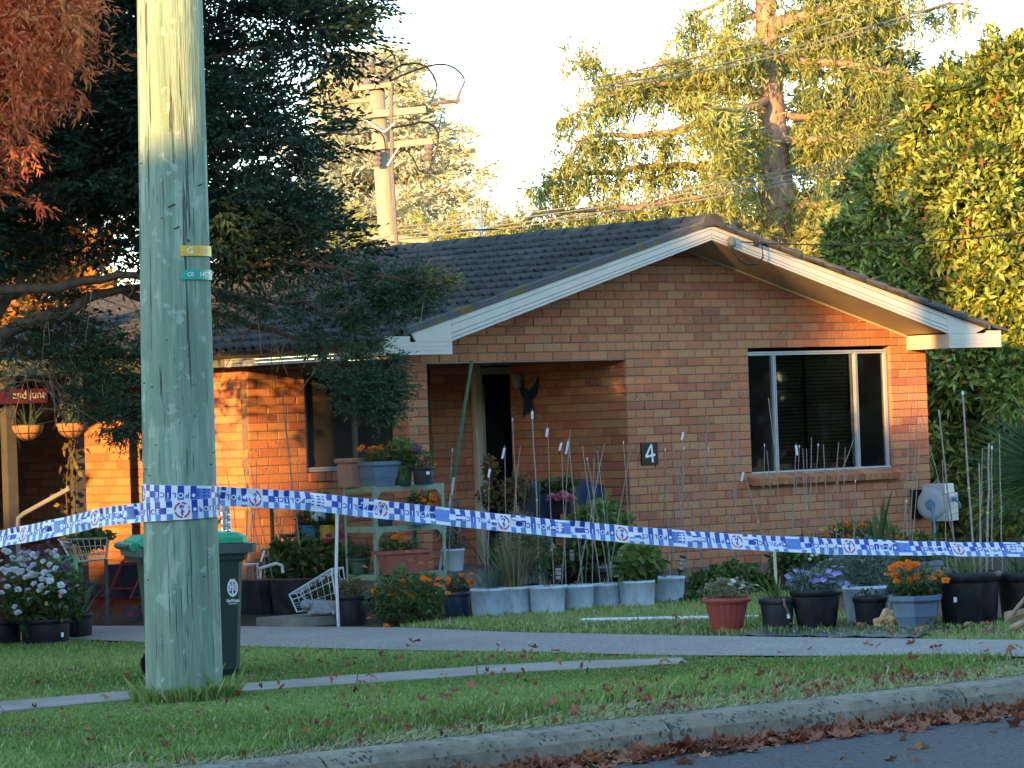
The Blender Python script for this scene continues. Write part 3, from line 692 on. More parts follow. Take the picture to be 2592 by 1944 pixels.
# swallow ornament and lamp on the porch side wall
p = onX(1342, 1010, 2.81); o = T('bird_wall_ornament', 'dark blue metal swallow with raised wings on porch side wall', 'ornament', p)
def yz(b, pts, x, y0, z0, sc, th=.012):
    n = len(pts); b.add([(x - (t * th), y0 - a * sc, z0 + c * sc) for t in (0, 1) for a, c in pts], [tuple(range(n)), tuple(range(2 * n - 1, n - 1, -1))] + [(i, (i + 1) % n, n + (i + 1) % n, n + i) for i in range(n)])
xx = 2.80
b = MB(); yz(b, [(0, -.05), (-.3, -.02), (-.52, .2), (-.64, .55), (-.67, .98), (-.52, .72), (-.3, .52), (-.1, .42), (0, .3)], xx, p.y, p.z, .24); b.build('wing', M('ornament_blue', (.02, .06, .09), .4, .3, 30, 0, .4, .3), o)
b = MB(); yz(b, [(0, .3), (.1, .42), (.3, .52), (.52, .72), (.67, .98), (.64, .55), (.52, .2), (.3, -.02), (0, -.05)], xx, p.y, p.z, .24); b.build('wing', MATS['ornament_blue'], o)
b = MB(); yz(b, [(-.13, .3), (.13, .3), (.26, -.15), (.36, -.8), (.14, -.55), (0, -.6), (-.14, -.55), (-.36, -.8), (-.26, -.15)], xx - .013, p.y, p.z, .24, .014); b.build('body', MATS['ornament_blue'], o)
p = onX(1323, 965, 2.81); o = T('wall_lamp', 'small unlit lantern on the porch side wall above the swallow', 'lamp', p)
MB().box((2.795, p.y, p.z), (.02, .07, .13)).build('back_plate', m_bronze, o)
MB().lathe([(.018, -.06), (.04, -.03), (.05, .05), (.02, .09)], (2.73, p.y, p.z - .02), 8).build('lantern_glass', M('frosted_glass', (.35, .34, .3), .3, .1, 20, 0, .5), o)
# hose reel
p = onY(2368, 1276, -.22); hr = T('hose_reel', 'pale grey wall mounted hose reel with blue hub at right house corner', 'hose reel', (p.x, p.y, p.z - .19))
c = Vector((p.x, p.y, p.z)); Rz_ = Matrix.Rotation(R_(18), 3, 'Z')
def rl(b, prof, c, R, n=24): # lathe about local x
    N = n; vs = []
    for r, x in prof:
        for k in range(N): a = 2 * math.pi * k / N; vs.append(c + R @ Vector((x, r * math.cos(a), r * math.sin(a))))
    m_ = len(prof); b.add(vs, [(i * N + k, i * N + (k + 1) % N, (i + 1) * N + (k + 1) % N, (i + 1) * N + k) for i in range(m_ - 1) for k in range(N)] + [tuple(range(N))[::-1], tuple(range((m_ - 1) * N, m_ * N))])
m_reel = M('reel_plastic', (.36, .39, .42), .45, .06, 8, .02, .4); m_blue = M('reel_blue', (.10, .22, .36), .4, .1, 10, 0, .4)
b = MB(); rl(b, [(.12, -.13), (.165, -.12), (.185, -.06), (.185, .07), (.16, .125), (.11, .13)], c, Rz_); b.build('housing', m_reel, hr, smooth=True)
b = MB(); b.box(c + Rz_ @ Vector((.015, -.03, .12)), (.225, .26, .20), Rz_, taper=1.12); b.box(c + Rz_ @ Vector((.015, -.12, -.03)), (.235, .17, .30), Rz_); b.build('hood', m_reel, hr)
b = MB(); rl(b, [(.05, -.137), (.06, -.134), (.055, -.128)], c, Rz_); b.build('hub', m_blue, hr)
b = MB(); b.box(c + Rz_ @ Vector((.05, -.212, .055)), (.12, .012, .03), Rz_); b.build('hose_slot', m_dark, hr)
b = MB(); rl(b, [(.02, -.03), (.028, 0), (.02, .03)], c + Rz_ @ Vector((.0, -.23, .05)), Rz_ @ Matrix.Rotation(R_(90), 3, 'Z'), 10); b.tube([c + Rz_ @ Vector((.0, -.235, .045)), c + Rz_ @ Vector((.05, -.26, 0)), c + Rz_ @ Vector((.06, -.26, -.05))], .01, 6); b.build('hose_end', m_blue, hr)
b = MB(); b.tube([c + Rz_ @ Vector((-.14, -.02, -.02)), c + Rz_ @ Vector((-.16, -.05, -.2)), c + Rz_ @ Vector((-.17, -.05, -.45)), c + Rz_ @ Vector((-.16, -.05, -.8))], .013, 6); b.build('hose', m_blue, hr)
MB().bx(c.x - .16, c.x + .02, -.06, -.006, c.z - .15, c.z + .16).build('wall_bracket', m_dark, hr)
# electricity service on the barge board
p = onY(1845, 612, -.625); sv = T('service_entry_box', 'grey plastic cable entry box on the white barge board', 'cable box', (p.x, -.63, p.z - .05))
m_box = M('grey_plastic', (.14, .15, .14), .6, .1, 15, 0, .3); m_cable = M('black_cable', (.012, .012, .014), .5, .2, 20, 0, .4)
MB().lathe([(.038, -.05), (.042, -.02), (.042, .02), (.03, .045), (.012, .05)], (p.x, -.665, p.z), 10).build('box', m_box, sv, smooth=True)
b = MB()
q0 = onY(1928, 612, -.70)
for k, dx in enumerate((-.02, 0, .02)): b.tube([(p.x + dx, -.665, p.z - .05), (p.x + dx + .01, -.67, p.z - .10), (p.x + .05, -.69, p.z - .16)], .004, 5)
b.tube([(p.x + .05, -.69, p.z - .15), (p.x + .07, -.69, p.z - .19), (p.x + .18, -.70, p.z - .235), (p.x + .32, -.70, p.z - .23), (p.x + .40, -.70, p.z - .16), (q0.x, -.70, q0.z)], .009, 6); b.build('drip_loop', m_cable, sv)
b = MB().lathe([(.01, -.03), (.035, -.02), (.035, .03), (.01, .04)], (q0.x - .06, -.69, q0.z - .02), 8); b.build('clamp', m_cable, sv)
r1 = W(2900, 540, 30); tag(MB().tube(sag((q0.x - .25, -.66, q0.z), r1, .12, 30), .007, 5).build('service_cable', m_cable), 'black service cable running from the barge board off to the right', 'cable')
# TV antenna on the ridge
p = Vector((3.48, 1.55, 3.70)); q = W(1243, 605, dist((3.48, 3.2, 3.7))); a = T('tv_antenna', 'small silver television antenna standing on the roof ridge', 'antenna', (3.48, 3.0, 3.66))
m_ant = M('antenna_metal', (.5, .5, .48), .35, .05, 10, 0, .5, .8); az = 3.66
MB().tube([(3.48, 3.0, az), (3.48, 3.0, az + .42)], .012, 6).build('mast', m_ant, a)
MB().tube([(3.3, 2.85, az + .12), (3.75, 3.2, az + .14)], .009, 5).build('boom', m_ant, a)
for k in range(6):
    c = Vector((3.3, 2.85, az + .12)).lerp(Vector((3.75, 3.2, az + .14)), k / 5); d = Vector((-.6, .78, 0)) * (.2 - .015 * k); MB().tube([c - d, c + d], .006, 4).build('element', m_ant, a)
for dy in (-.12, .12): MB().tube([(3.48, 3.0 + dy * .2, az + .1), (3.48, 3.0 + dy, az + .45)], .006, 4).build('element', m_ant, a)
# ================================================================== timber pole in front
def mk_pole():
    m, n, l, b = newmat('weathered_pole'); p1 = pos(n, l, 1, 1, .06); p2 = pos(n, l, 1, 1, .35)
    t = noise(n, l, 16, 5, p1); t2 = noise(n, l, 60, 3, p1); t3 = noise(n, l, 3.2, 2, p2); t4 = noise(n, l, 9, 5, pos(n, l))
    r = ramp(n, [(.30, (.13, .225, .155)), (.5, (.245, .345, .255)), (.70, (.39, .455, .35))]); l.new(t.outputs[0], r.inputs[0])
    k = ramp(n, [(.50, (0, 0, 0)), (.515, (1, 1, 1))]); l.new(t3.outputs[0], k.inputs[0])
    c = mixc(n, l, math_(n, l, 'MULTIPLY', k.outputs[0], .55), r.outputs[0], (.17, .235, .17))
    k2 = ramp(n, [(.60, (0, 0, 0)), (.64, (1, 1, 1))]); l.new(t4.outputs[0], k2.inputs[0]); c = mixc(n, l, math_(n, l, 'MULTIPLY', k2.outputs[0], .45), c, (.50, .56, .45))
    k3 = ramp(n, [(.30, (1, 1, 1)), (.35, (0, 0, 0))]); l.new(t2.outputs[0], k3.inputs[0]); c = mixc(n, l, math_(n, l, 'MULTIPLY', k3.outputs[0], .75), c, (.07, .09, .065)); t5 = noise(n, l, 34, 2, pos(n, l, 1, 1, .025)); k5 = ramp(n, [(.335, (1, 1, 1)), (.355, (0, 0, 0))]); l.new(t5.outputs[0], k5.inputs[0]); c = mixc(n, l, math_(n, l, 'MULTIPLY', k5.outputs[0], .8), c, (.045, .055, .04))
    l.new(c, b.inputs['Base Color']); b.inputs['Roughness'].default_value = .8; spec(b, .25); bumpn(n, l, b, math_(n, l, 'SUBTRACT', math_(n, l, 'ADD', t.outputs[0], math_(n, l, 'MULTIPLY', t2.outputs[0], .8)), math_(n, l, 'MULTIPLY', k5.outputs[0], 1.6)), .9, .02); return m
m_pole = mk_pole()
PB = G(468, 1772); PD = dist(PB); PR = lambda z: .246 - .0085 * z
LEAN = Vector((math.cos(YAW), -math.sin(YAW), 0)) * .011
def PC(z): return Vector((PB.x, PB.y, z)) + LEAN * z
pole = T('timber_power_pole', 'thick weathered green grey timber power pole wrapped with police tape', 'pole', (PB.x, PB.y, 0))
b = MB(); NP = 40; vs = []; zs = [-.3, 0, .15, .4] + [.4 + .2 * i for i in range(1, 40)]
for z in zs:
    for k in range(NP):
        a = 2 * math.pi * k / NP; r = PR(z) * (1 + .012 * math.sin(3 * a + z * .7) + .007 * math.sin(7 * a - z * 1.3) - .02 * max(0, math.cos(a - .9 + z * .05)) ** 12)
        vs.append(PC(z) + Vector((r * math.cos(a), r * math.sin(a), 0)))
b.add(vs, [(i * NP + k, i * NP + (k + 1) % NP, (i + 1) * NP + (k + 1) % NP, (i + 1) * NP + k) for i in range(len(zs) - 1) for k in range(NP)] + [tuple(range((len(zs) - 1) * NP, len(zs) * NP))])
b.build('shaft', m_pole, pole, smooth=True)
TOC = math.atan2(CAM.y - PB.y, CAM.x - PB.x)                     # angle at the pole that faces the camera
def onpole(x, y, extra=.004):
    """angle and height on the pole behind photo pixel x, y"""
    r = ray(x, y); d = Vector((r.x, r.y)); best = None
    z = EYE + r.z * (PD - .23) / Vector((r.x, r.y)).length
    c = PC(z); o = Vector((CAM.x - c.x, CAM.y - c.y)); R = PR(z); A_ = d.dot(d); B_ = 2 * o.dot(d); C_ = o.dot(o) - R * R; D_ = max(0, B_ * B_ - 4 * A_ * C_)
    t = (-B_ - math.sqrt(D_)) / (2 * A_); h = o + d * t; return math.atan2(h.y, h.x), EYE + r.z * t
def polept(a, z, extra=.004):
    c = PC(z); R = PR(z) * 1.022 + extra; return Vector((c.x + R * math.cos(a), c.y + R * math.sin(a), z))
def pole_tag(name, x0, x1, y0, y1, col, texts):
    a0, zt = onpole(x0, y0); a1, _ = onpole(x1, y0); _, zb = onpole(x0, y1); a1 = a0 + ((a1 - a0 + math.pi) % (2 * math.pi) - math.pi) * 1.5; n = 12
    mp = lambda t, s, e=.004: polept(a0 + (a1 - a0) * t, zb + (zt - zb) * s, e)
    b = MB(); b.add([mp(i / n, s, e) for e in (.002, .006) for s in (0, 1) for i in range(n + 1)], [(2 * (n + 1) + i, 2 * (n + 1) + i + 1, 3 * (n + 1) + i + 1, 3 * (n + 1) + i) for i in range(n)])
    o = b.build(name, M(name, col, .4, .06, 20, 0, .4), pole)
    ln = (mp(1, 0) - mp(0, 0)).length * 1.05; hh = zt - zb
    for body, t, sz, cm in texts:
        text('lettering', body, hh * sz, (0, 0, 0), (1, 0, 0), (0, 1, 0), cm, o, bold=.0006, map_=lambda X, Y, t=t: mp(t + X / ln, .5 + Y / hh, .008))
    for t in (.05, .95): MB().lathe([(.006, 0), (.004, .004)], mp(t, .5, .006), 6).build('nail', m_alu, o)
pole_tag('yellow_tag', 455, 529, 622, 648, (.75, .45, .04), [('G', .15, .85, m_text_w), ('1202', .43, .7, M('pale_print', (.72, .62, .42), .5, .05, 20, 0))])
pole_tag('green_tag', 458, 531, 683, 708, (.02, .36, .26), [('CE', .14, .55, m_text_w), ('14575', .43, .7, m_text_w)])
for x, y, dx, dy in ((472, 606, 8, 6), (440, 580, 14, -6), (425, 525, 18, -8), (500, 470, 10, -4)):
    a0, z0 = onpole(x, y); a1, z1 = onpole(x + dx, y + dy); MB().tube([polept(a0, z0, .0), polept(a1, z1, .001)], .004, 4).build('staple_scar', M('scar', (.02, .025, .02), .8, .1, 10, 0), pole)

r_ = random.Random(12)
for k in range(26):
    a = TOC + r_.uniform(-1.2, 1.2); z = r_.choice([r_.uniform(1.2, 2.2), r_.uniform(.5, 4.2)]); MB().tube([polept(a, z, -.004), polept(a, z, .006)], .004, 5).build('nail', MATS['scar'], pole)
# ================================================================== police tape
m_tape = M('tape_white', (.74, .78, .86), .3, .04, 6, .03, .5); m_tblue = M('tape_blue', (.028, .05, .36), .3, .1, 6, 0, .5)
m_tmid = M('tape_midblue', (.10, .22, .55), .35, .2, 60, 0, .5); m_tred = M('tape_red', (.55, .03, .06), .35, .1, 10, 0, .5)
TW = .122
tape = T('police_tape', 'blue and white checked police tape tied around the pole and stretched across', 'barrier tape', (PB.x, PB.y, 1.3))
def arc(a0, a1, z0, z1, n): return [(polept(a0 + (a1 - a0) * i / n, z0 + (z1 - z0) * i / n, .006), Vector((0, 0, 1))) for i in range(n + 1)]
def cat(path, n):                                                   # smooth resample by arc length
    P = np.array([tuple(p) for p, _ in path]); U_ = np.array([tuple(u) for _, u in path]); s = np.concatenate([[0], np.cumsum(np.linalg.norm(np.diff(P, axis=0), axis=1))])
    q = np.linspace(0, s[-1], n); return q, np.stack([np.interp(q, s, P[:, i]) for i in range(3)], 1), np.stack([np.interp(q, s, U_[:, i]) for i in range(3)], 1), s[-1]
def angnear(a): return TOC + ((a - TOC + math.pi) % (2 * math.pi) - math.pi)
tw = lambda ang, ax=Vector((0, 0, 1)): None
aL, zL = onpole(374, 1249); aL = angnear(aL); aR, zR = onpole(552, 1256); aR = angnear(aR)
def runR():
    pts = [(780, 1268), (900, 1283), (1172, 1312), (1400, 1336), (1640, 1357), (1870, 1372), (2109, 1383), (2350, 1389), (2592, 1391), (2800, 1391)]
    d0 = dist(polept(aR, zR)); d1 = 26.0; out = []
    for x, y in pts:
        t = (x - 552) / (2592 - 552); d = d0 + (d1 - d0) * t; k = .10 + .55 * t + .16 * math.sin(x * .011)
        out.append((W(x, y, d), (Vector((0, 0, 1)) * math.cos(k) + FWD * math.sin(k))))
    return out
def runL():
    pts = [(300, 1303), (240, 1312), (176, 1329), (90, 1347), (0, 1364), (-120, 1392)]; d0 = dist(polept(aL, 1.2)); out = []
    for x, y in pts:
        t = (375 - x) / 375; out.append((W(x, y, d0 + 1.6 * t), Vector((0, 0, 1)) * math.cos(.5 * t) + FWD * math.sin(.5 * t)))
    return out
swp = arc(aL - .5, aR, zL + .004, zR, 26) if aR > aL else arc(aL + .5, aR, zL + .004, zR, 26)
bandR = swp + runR()
a2, z2 = onpole(550, 1282); a3, z3 = onpole(374, 1296); a2 = angnear(a2); a3 = angnear(a3)
bandL = [(polept(a2 + (a2 - a3) / abs(a2 - a3) * .5 * (1 - 0) if False else a2, z2, .012), Vector((0, 0, 1)))]
bandL = [(p + (p - PC(p.z)).normalized() * .006, u) for p, u in arc(a2, a3, z2, z3, 24)] + runL()
def make_band(path, n, first):
    q, P, U_, L = cat(path, n); sm = lambda s: (np.array([np.interp(s, q, P[:, i]) for i in range(3)]), np.array([np.interp(s, q, U_[:, i]) for i in range(3)]))
    def S(s, w_, e=0.0):
        s = min(max(s, 0), L); p, u = sm(s); p2, _ = sm(min(s + .02, L)); p1, _ = sm(max(s - .02, 0)); d = unit(p2 - p1); u = unit(u - d * (u @ d)); nn = np.cross(d, u)
        nn = nn if nn @ (CAMn - p) > 0 else -nn
        wob = (.007 * math.sin(s * 7.3) + .005 * math.sin(s * 19.1 + 2)) * (1 if s > .7 else 0)
        return Vector(p + u * w_ * TW + nn * (e + wob * math.sin(w_ * 6 + s * 3)))
    b = MB(); K = 5; ss = np.linspace(0, L, n)
    b.add([S(s, k / (K - 1) - .5) for s in ss for k in range(K)], [(i * K + k, (i + 1) * K + k, (i + 1) * K + k + 1, i * K + k + 1) for i in range(n - 1) for k in range(K - 1)])
    b.build('strip', m_tape, tape, smooth=True)
    c = TW / 3; ncol = int(L / c); ck = MB(); pan = MB(); ring = MB(); eag = MB()
    def cell(mb, s0, s1, w0, w1, e=.0012, m_=3):
        mb.add([S(s0 + (s1 - s0) * i / m_, w_, e) for w_ in (w0, w1) for i in range(m_ + 1)], [(i, i + 1, m_ + 2 + i, m_ + 1 + i) for i in range(m_)])
    letters = 'ECILOP'
    for col in range(ncol):
        k = (col + first) % 24; s0, s1 = col * c, (col + 1) * c
        if k < 3:
            if k == 1:
                sc = s0 + c / 2
                for j in range(28):
                    a0, a1 = 2 * math.pi * j / 28, 2 * math.pi * (j + 1) / 28
                    if j % 7 == 6 or j in (10, 11): continue
                    ring.add([S(sc + r * c * 1.25 * math.cos(a), r * .42 * math.sin(a), .0014) for r, a in ((.78, a0), (1, a0), (1, a1), (.78, a1))], [(0, 1, 2, 3)])
                for pts in ([(-.45, .25), (-.1, .05), (.0, .32), (-.2, .2)], [(.5, .22), (.12, .0), (.02, .28), (.25, .25)], [(-.18, .02), (.2, .02), (.12, -.28), (-.1, -.3)]):
                    eag.add([S(sc + x * c, y, .0014) for x, y in pts], [(0, 1, 2, 3)])
                ring.add([S(sc + x * c, y, .0018) for x, y in ((-.35, -.05), (.3, -.1), (.25, -.17), (-.3, -.13))], [(0, 1, 2, 3)])
            continue
        pn = 12 <= k < 15
        if pn:
            cell(pan, s0, s1, -.30, .36)
            for q_ in (-.22, -.05, .12, .27): cell(eag, s0 + c * .1, s1 - c * (.2 if k % 2 else .5), q_, q_ + .07, .0016)
            continue
        odd = k % 2
        if odd: cell(ck, s0, s1, 1 / 6, .49)
        if odd: cell(pan, s0, s1, -.49, -1 / 6)
        li = k - 5 if 5 <= k < 11 else (k - 17 if 17 <= k < 23 else -1)
        if li >= 0:
            inv = li % 2 == 0
            if inv: cell(ck, s0, s1, -1 / 6, 1 / 6)
            text('lettering', letters[li], c * 1.15, (0, 0, 0), (1, 0, 0), (0, 1, 0), m_tape if inv else m_tblue, tape, bold=.0012, map_=lambda X, Y, s0=s0: S(s0 + c / 2 - X, -Y / TW * .95, .0022))
        elif k in (11, 23):
            cell(ck, s0, s1, -1 / 6, 1 / 6)
            b2 = MB(); b2.add([S(s0 + c / 2 + .3 * c * math.cos(a), .1 * math.sin(a), .0022) for a in np.linspace(0, 2 * math.pi, 11)[:-1]], [tuple(range(10))]); b2.build('printed_dot', m_tape, tape)
        elif not odd: cell(ck, s0, s1, -1 / 6, 1 / 6)
    ck.build('blue_checks', m_tblue, tape)['kind'] = 'stuff'; pan.build('pale_checks', m_tmid, tape)['kind'] = 'stuff'; ring.build('red_emblem', m_tred, tape)['kind'] = 'stuff'; eag.build('emblem_detail', m_tblue, tape)['kind'] = 'stuff'
make_band(bandR, 240, 0); make_band(bandL, 110, 17)

RT_ = Vector((math.cos(YAW), -math.sin(YAW), 0))
# ================================================================== wheelie bin and bottle
bn = G(478, 1722); m_bin = M('bin_plastic', (.022, .045, .035), .5, .12, 6, .03, .4); m_lid = M('bin_lid_green', (.02, .30, .14), .45, .06, 6, .02, .4)
BD = Vector((math.cos(R_(-22)), math.sin(R_(-22)), 0)); BS = Vector((-BD.y, BD.x, 0)); bc = Vector((bn.x, bn.y, 0)) + BS * .26 + RT_ * .09
bino = T('wheelie_bin', 'dark green wheelie bin with bright green lid standing behind the pole', 'bin', bc)
def bp(a, s, z): return bc + BD * a + BS * s + Vector((0, 0, z))
b = MB(); rings = [(.03, -.25, .26, .22), (.06, -.27, .28, .235), (.80, -.32, .315, .275), (.82, -.40, .35, .285), (.90, -.42, .36, .29)]
vs = []
for z, a0, a1, s in rings:
    e = .03
    for a, q in ((a0 + e, -s), (a1 - e, -s), (a1, -s + e), (a1, s - e), (a1 - e, s), (a0 + e, s), (a0, s - e), (a0, -s + e)): vs.append(bp(a, q, z))
b.add(vs, [(i * 8 + k, i * 8 + (k + 1) % 8, (i + 1) * 8 + (k + 1) % 8, (i + 1) * 8 + k) for i in range(4) for k in range(8)] + [tuple(range(8))[::-1], tuple(range(32, 40))]); b.build('body', m_bin, bino)
b = MB(); vs = []
for z, a0, a1, s in ((.86, -.425, .405, .31), (.925, -.43, .41, .315)):
    e = .03
    for a, q in ((a0 + e, -s), (a1 - e, -s), (a1, -s + e), (a1, s - e), (a1 - e, s), (a0 + e, s), (a0, s - e), (a0, -s + e)): vs.append(bp(a, q, z))
b.add(vs, [(k, (k + 1) % 8, 8 + (k + 1) % 8, 8 + k) for k in range(8)] + [tuple(range(8))[::-1], tuple(range(8, 16))]); b.build('rim', M('bin_rim', (.075, .10, .09), .5, .1, 8, .02, .4), bino)
b = MB(); vs = []
for z, k in ((.93, 1.0), (.965, .99), (1.0, .86), (1.006, .6)):
    a0, a1, s = -.42 * k, .36 * k, .28 * k; e = .04
    for a, q in ((a0 + e, -s), (a1 - e, -s), (a1, -s + e), (a1, s - e), (a1 - e, s), (a0 + e, s), (a0, s - e), (a0, -s + e)): vs.append(bp(a, q, z))
b.add(vs, [(i * 8 + k, i * 8 + (k + 1) % 8, (i + 1) * 8 + (k + 1) % 8, (i + 1) * 8 + k) for i in range(3) for k in range(8)] + [tuple(range(24, 32))])
b.tube([bp(-.44, -.27, .93), bp(-.44, .27, .93)], .03, 8); b.build('lid', m_lid, bino)
MB().tube([bp(-.47, -.22, .93), bp(-.47, .22, .93)], .016, 8).build('handle', m_bin, bino)
for s in (-.25, .25):
    b = MB(); N = 16; vs = [bp(-.22 + r * math.cos(2 * math.pi * k / N), s + q, .095 + r * math.sin(2 * math.pi * k / N)) for q in (-.03, .03) for r in (.095,) for k in range(N)]
    b.add(vs, [(k, (k + 1) % N, N + (k + 1) % N, N + k) for k in range(N)] + [tuple(range(N))[::-1], tuple(range(N, 2 * N))]); b.build('wheel', m_dark, bino)
# emblem and name on the side that faces the street
fx, fz = .235, .62
def face(a, z, e=.004):
    t = (z - .06) / .74; s = .235 + .04 * t; return bp(a, -s - e, z)
b = MB(); N = 18
for j in range(N):
    a0, a1 = 2 * math.pi * j / N, 2 * math.pi * (j + 1) / N
    b.add([face(fx + r * .038 * math.cos(a), fz + r * .062 * math.sin(a)) for r, a in ((.72, a0), (1, a0), (1, a1), (.72, a1))], [(0, 1, 2, 3)])
for x0, x1, z0, z1 in ((-.006, .006, -.05, .05), (-.022, -.012, -.02, .03), (.012, .022, -.02, .03), (-.02, .02, .0, .012), (-.018, .018, .055, .062)): b.add([face(fx + x, fz + z) for x, z in ((x0, z0), (x1, z0), (x1, z1), (x0, z1))], [(0, 1, 2, 3)])
b.build('emblem', m_text_w, bino)
text('lettering', 'NetWaste', .034, (0, 0, 0), (1, 0, 0), (0, 1, 0), m_text_w, bino, bold=.001, map_=lambda X, Y: face(fx + X * .62, fz - .088 + Y))
b = MB(); b.add([face(fx + x, fz + z) for x, z in ((-.03, -.112), (.03, -.112), (.03, -.107), (-.03, -.107))], [(0, 1, 2, 3)]); b.build('underline', m_text_w, bino)
bt = W(573, 1346, dist(bc)); bt = Vector((bt.x, bt.y, 1.004))
m_pet, n_, l_, b_ = newmat('clear_plastic'); b_.inputs['Transmission Weight'].default_value = .85; b_.inputs['Roughness'].default_value = .08; b_.inputs['IOR'].default_value = 1.35; b_.inputs['Base Color'].default_value = (.85, .9, .95, 1)
MB().lathe([(.028, 0), (.034, .008), (.034, .05), (.030, .056), (.034, .062), (.034, .10), (.029, .108), (.034, .116), (.033, .15), (.024, .178), (.013, .192), (.013, .205)], bt, 16).build('plastic_bottle', m_pet, smooth=True, label='clear plastic drink bottle standing on the green bin lid', cat='bottle')

# ================================================================== power pole and wires behind the house
m_old = M('grey_timber', (.34, .29, .22), .85, .2, 14, .3, .2, stretch=(1, 1, .15)); m_ins = M('insulator', (.16, .13, .12), .3, .2, 20, 0, .5)
D2 = 47.0
def w2(x, y, dd=0): return W(x, y, D2 + dd)
s = D2 / FPX; p0 = w2(985, 640); pl = T('distant_power_pole', 'distant timber power pole with crossarms and looping cables behind the roof', 'pole', (p0.x, p0.y, 0))
top = w2(950, 195); ft = p0 + (p0 - top) * (p0.z / (top.z - p0.z)); MB().tube([ft, p0, top], [.15, .13, .105], 12).build('shaft', m_old, pl, smooth=True)
RT = Vector((math.cos(YAW), -math.sin(YAW), 0))
for (x0, y0, x1, y1, h, dd) in ((850, 298, 1078, 277, .09, -.16), (876, 226, 990, 214, .07, -.16), (905, 376, 1094, 357, .085, -.16), (875, 258, 972, 252, .05, .16), (930, 598, 1085, 610, .08, -.16)):
    MB().bar(w2(x0, y0, dd), w2(x1, y1, dd), .07, h).build('crossarm', m_old, pl)
for x0, y0, x1, y1 in ((928, 305, 972, 335), (1000, 310, 972, 335), (980, 420, 1010, 372)): MB().bar(w2(x0, y0, -.22), w2(x1, y1, -.22), .03, .02).build('brace', m_alu, pl)
for x, y in ((914, 168), (942, 166), (970, 164)): MB().lathe([(.02, -.12), (.05, -.06), (.03, -.03), (.06, 0), (.04, .05), (.015, .1)], w2(x, y), 8).build('insulator', m_ins, pl)
for x, y, hh in ((955, 390, .17), (1085, 375, .17)): MB().lathe([(.04, -hh), (.06, -hh * .8), (.045, -hh * .6), (.065, -hh * .4), (.05, -hh * .2), (.07, 0), (.05, hh * .3)], w2(x, y, -.25), 8).build('fuse_insulator', m_ins, pl)
MB().box(w2(950, 212, -.1), (.3, .12, .06), Matrix.Rotation(R_(8), 3, 'Y')).build('switch', m_ins, pl)
MB().tube([w2(990, 220, -.2), w2(992, 420, -.2), w2(1005, 640, -.2)], .025, 6).build('conduit', m_ins, pl)
def loop(pts, r=.014):
    P = [w2(*p, -.25) for p in pts]; o = []
    for i in range(len(P) - 1):
        a, b_, c, d = P[max(i - 1, 0)], P[i], P[i + 1], P[min(i + 2, len(P) - 1)]
        for t in (0, .25, .5, .75): o.append(.5 * ((2 * b_) + (c - a) * t + (2 * a - 5 * b_ + 4 * c - d) * t * t + (3 * b_ - a - 3 * c + d) * t ** 3))
    MB().tube(o + [P[-1]], r, 5).build('cable_loop', m_cable, pl)
loop([(960, 208), (1010, 168), (1055, 161), (1085, 175), (1105, 215), (1093, 255)]); loop([(985, 206), (1050, 178), (1110, 163), (1150, 172), (1175, 200), (1168, 225), (1157, 248)])
loop([(960, 122), (985, 128), (1000, 150), (995, 185), (965, 205)]); loop([(915, 160), (935, 142), (955, 146), (975, 165)], .008); loop([(970, 160), (985, 142), (1005, 142), (1014, 160), (1010, 185)], .008)
loop([(990, 325), (1040, 315), (1080, 310), (1108, 335), (1105, 380), (1090, 420), (1078, 440)]); loop([(1000, 395), (1025, 380), (1045, 400), (1060, 430), (1078, 440)], .01); loop([(900, 340), (940, 325), (970, 345), (976, 385)], .01); loop([(1065, 370), (1066, 410)], .008)
MB().tube([w2(1092, 262, -.25), w2(1165, 255, -.25)], .03, 6).build('strain_clamp', m_ins, pl); MB().tube([w2(1158, 250, -.25), w2(1165, 228, -.25)], .022, 6).build('strain_clamp', m_ins, pl)
lab = ['uppermost thin wire crossing the white sky above the roof', 'middle thin wire crossing the white sky above the roof', 'lowest of the three wires high above the roof',
       'topmost of the four low wires passing in front of the cedar trunk', 'second of the four low wires in front of the cedar trunk', 'third of the four low wires in front of the cedar trunk', 'lowest of the four low wires in front of the cedar trunk']
wires = [((1070, 243), (2500, -75), 33, .006), ((1155, 250), (2600, -60), 33, .008), ((1165, 256), (2600, -48), 33, .006), ((1000, 575), (2900, 210), 46, .008), ((1000, 585), (2900, 222), 46, .008), ((1000, 597), (2900, 236), 46, .008), ((1000, 606), (2900, 246), 46, .008)]
for (p, q, d1, r), lb in zip(wires, lab):
    tag(MB().tube(sag(w2(*p, -.2), W(*q, d1), .25, 40), r, 5).build('power_line', M('wire', (.22, .21, .2), .5, .1, 10, 0, .4)), lb, 'wire', 'power lines behind the house')
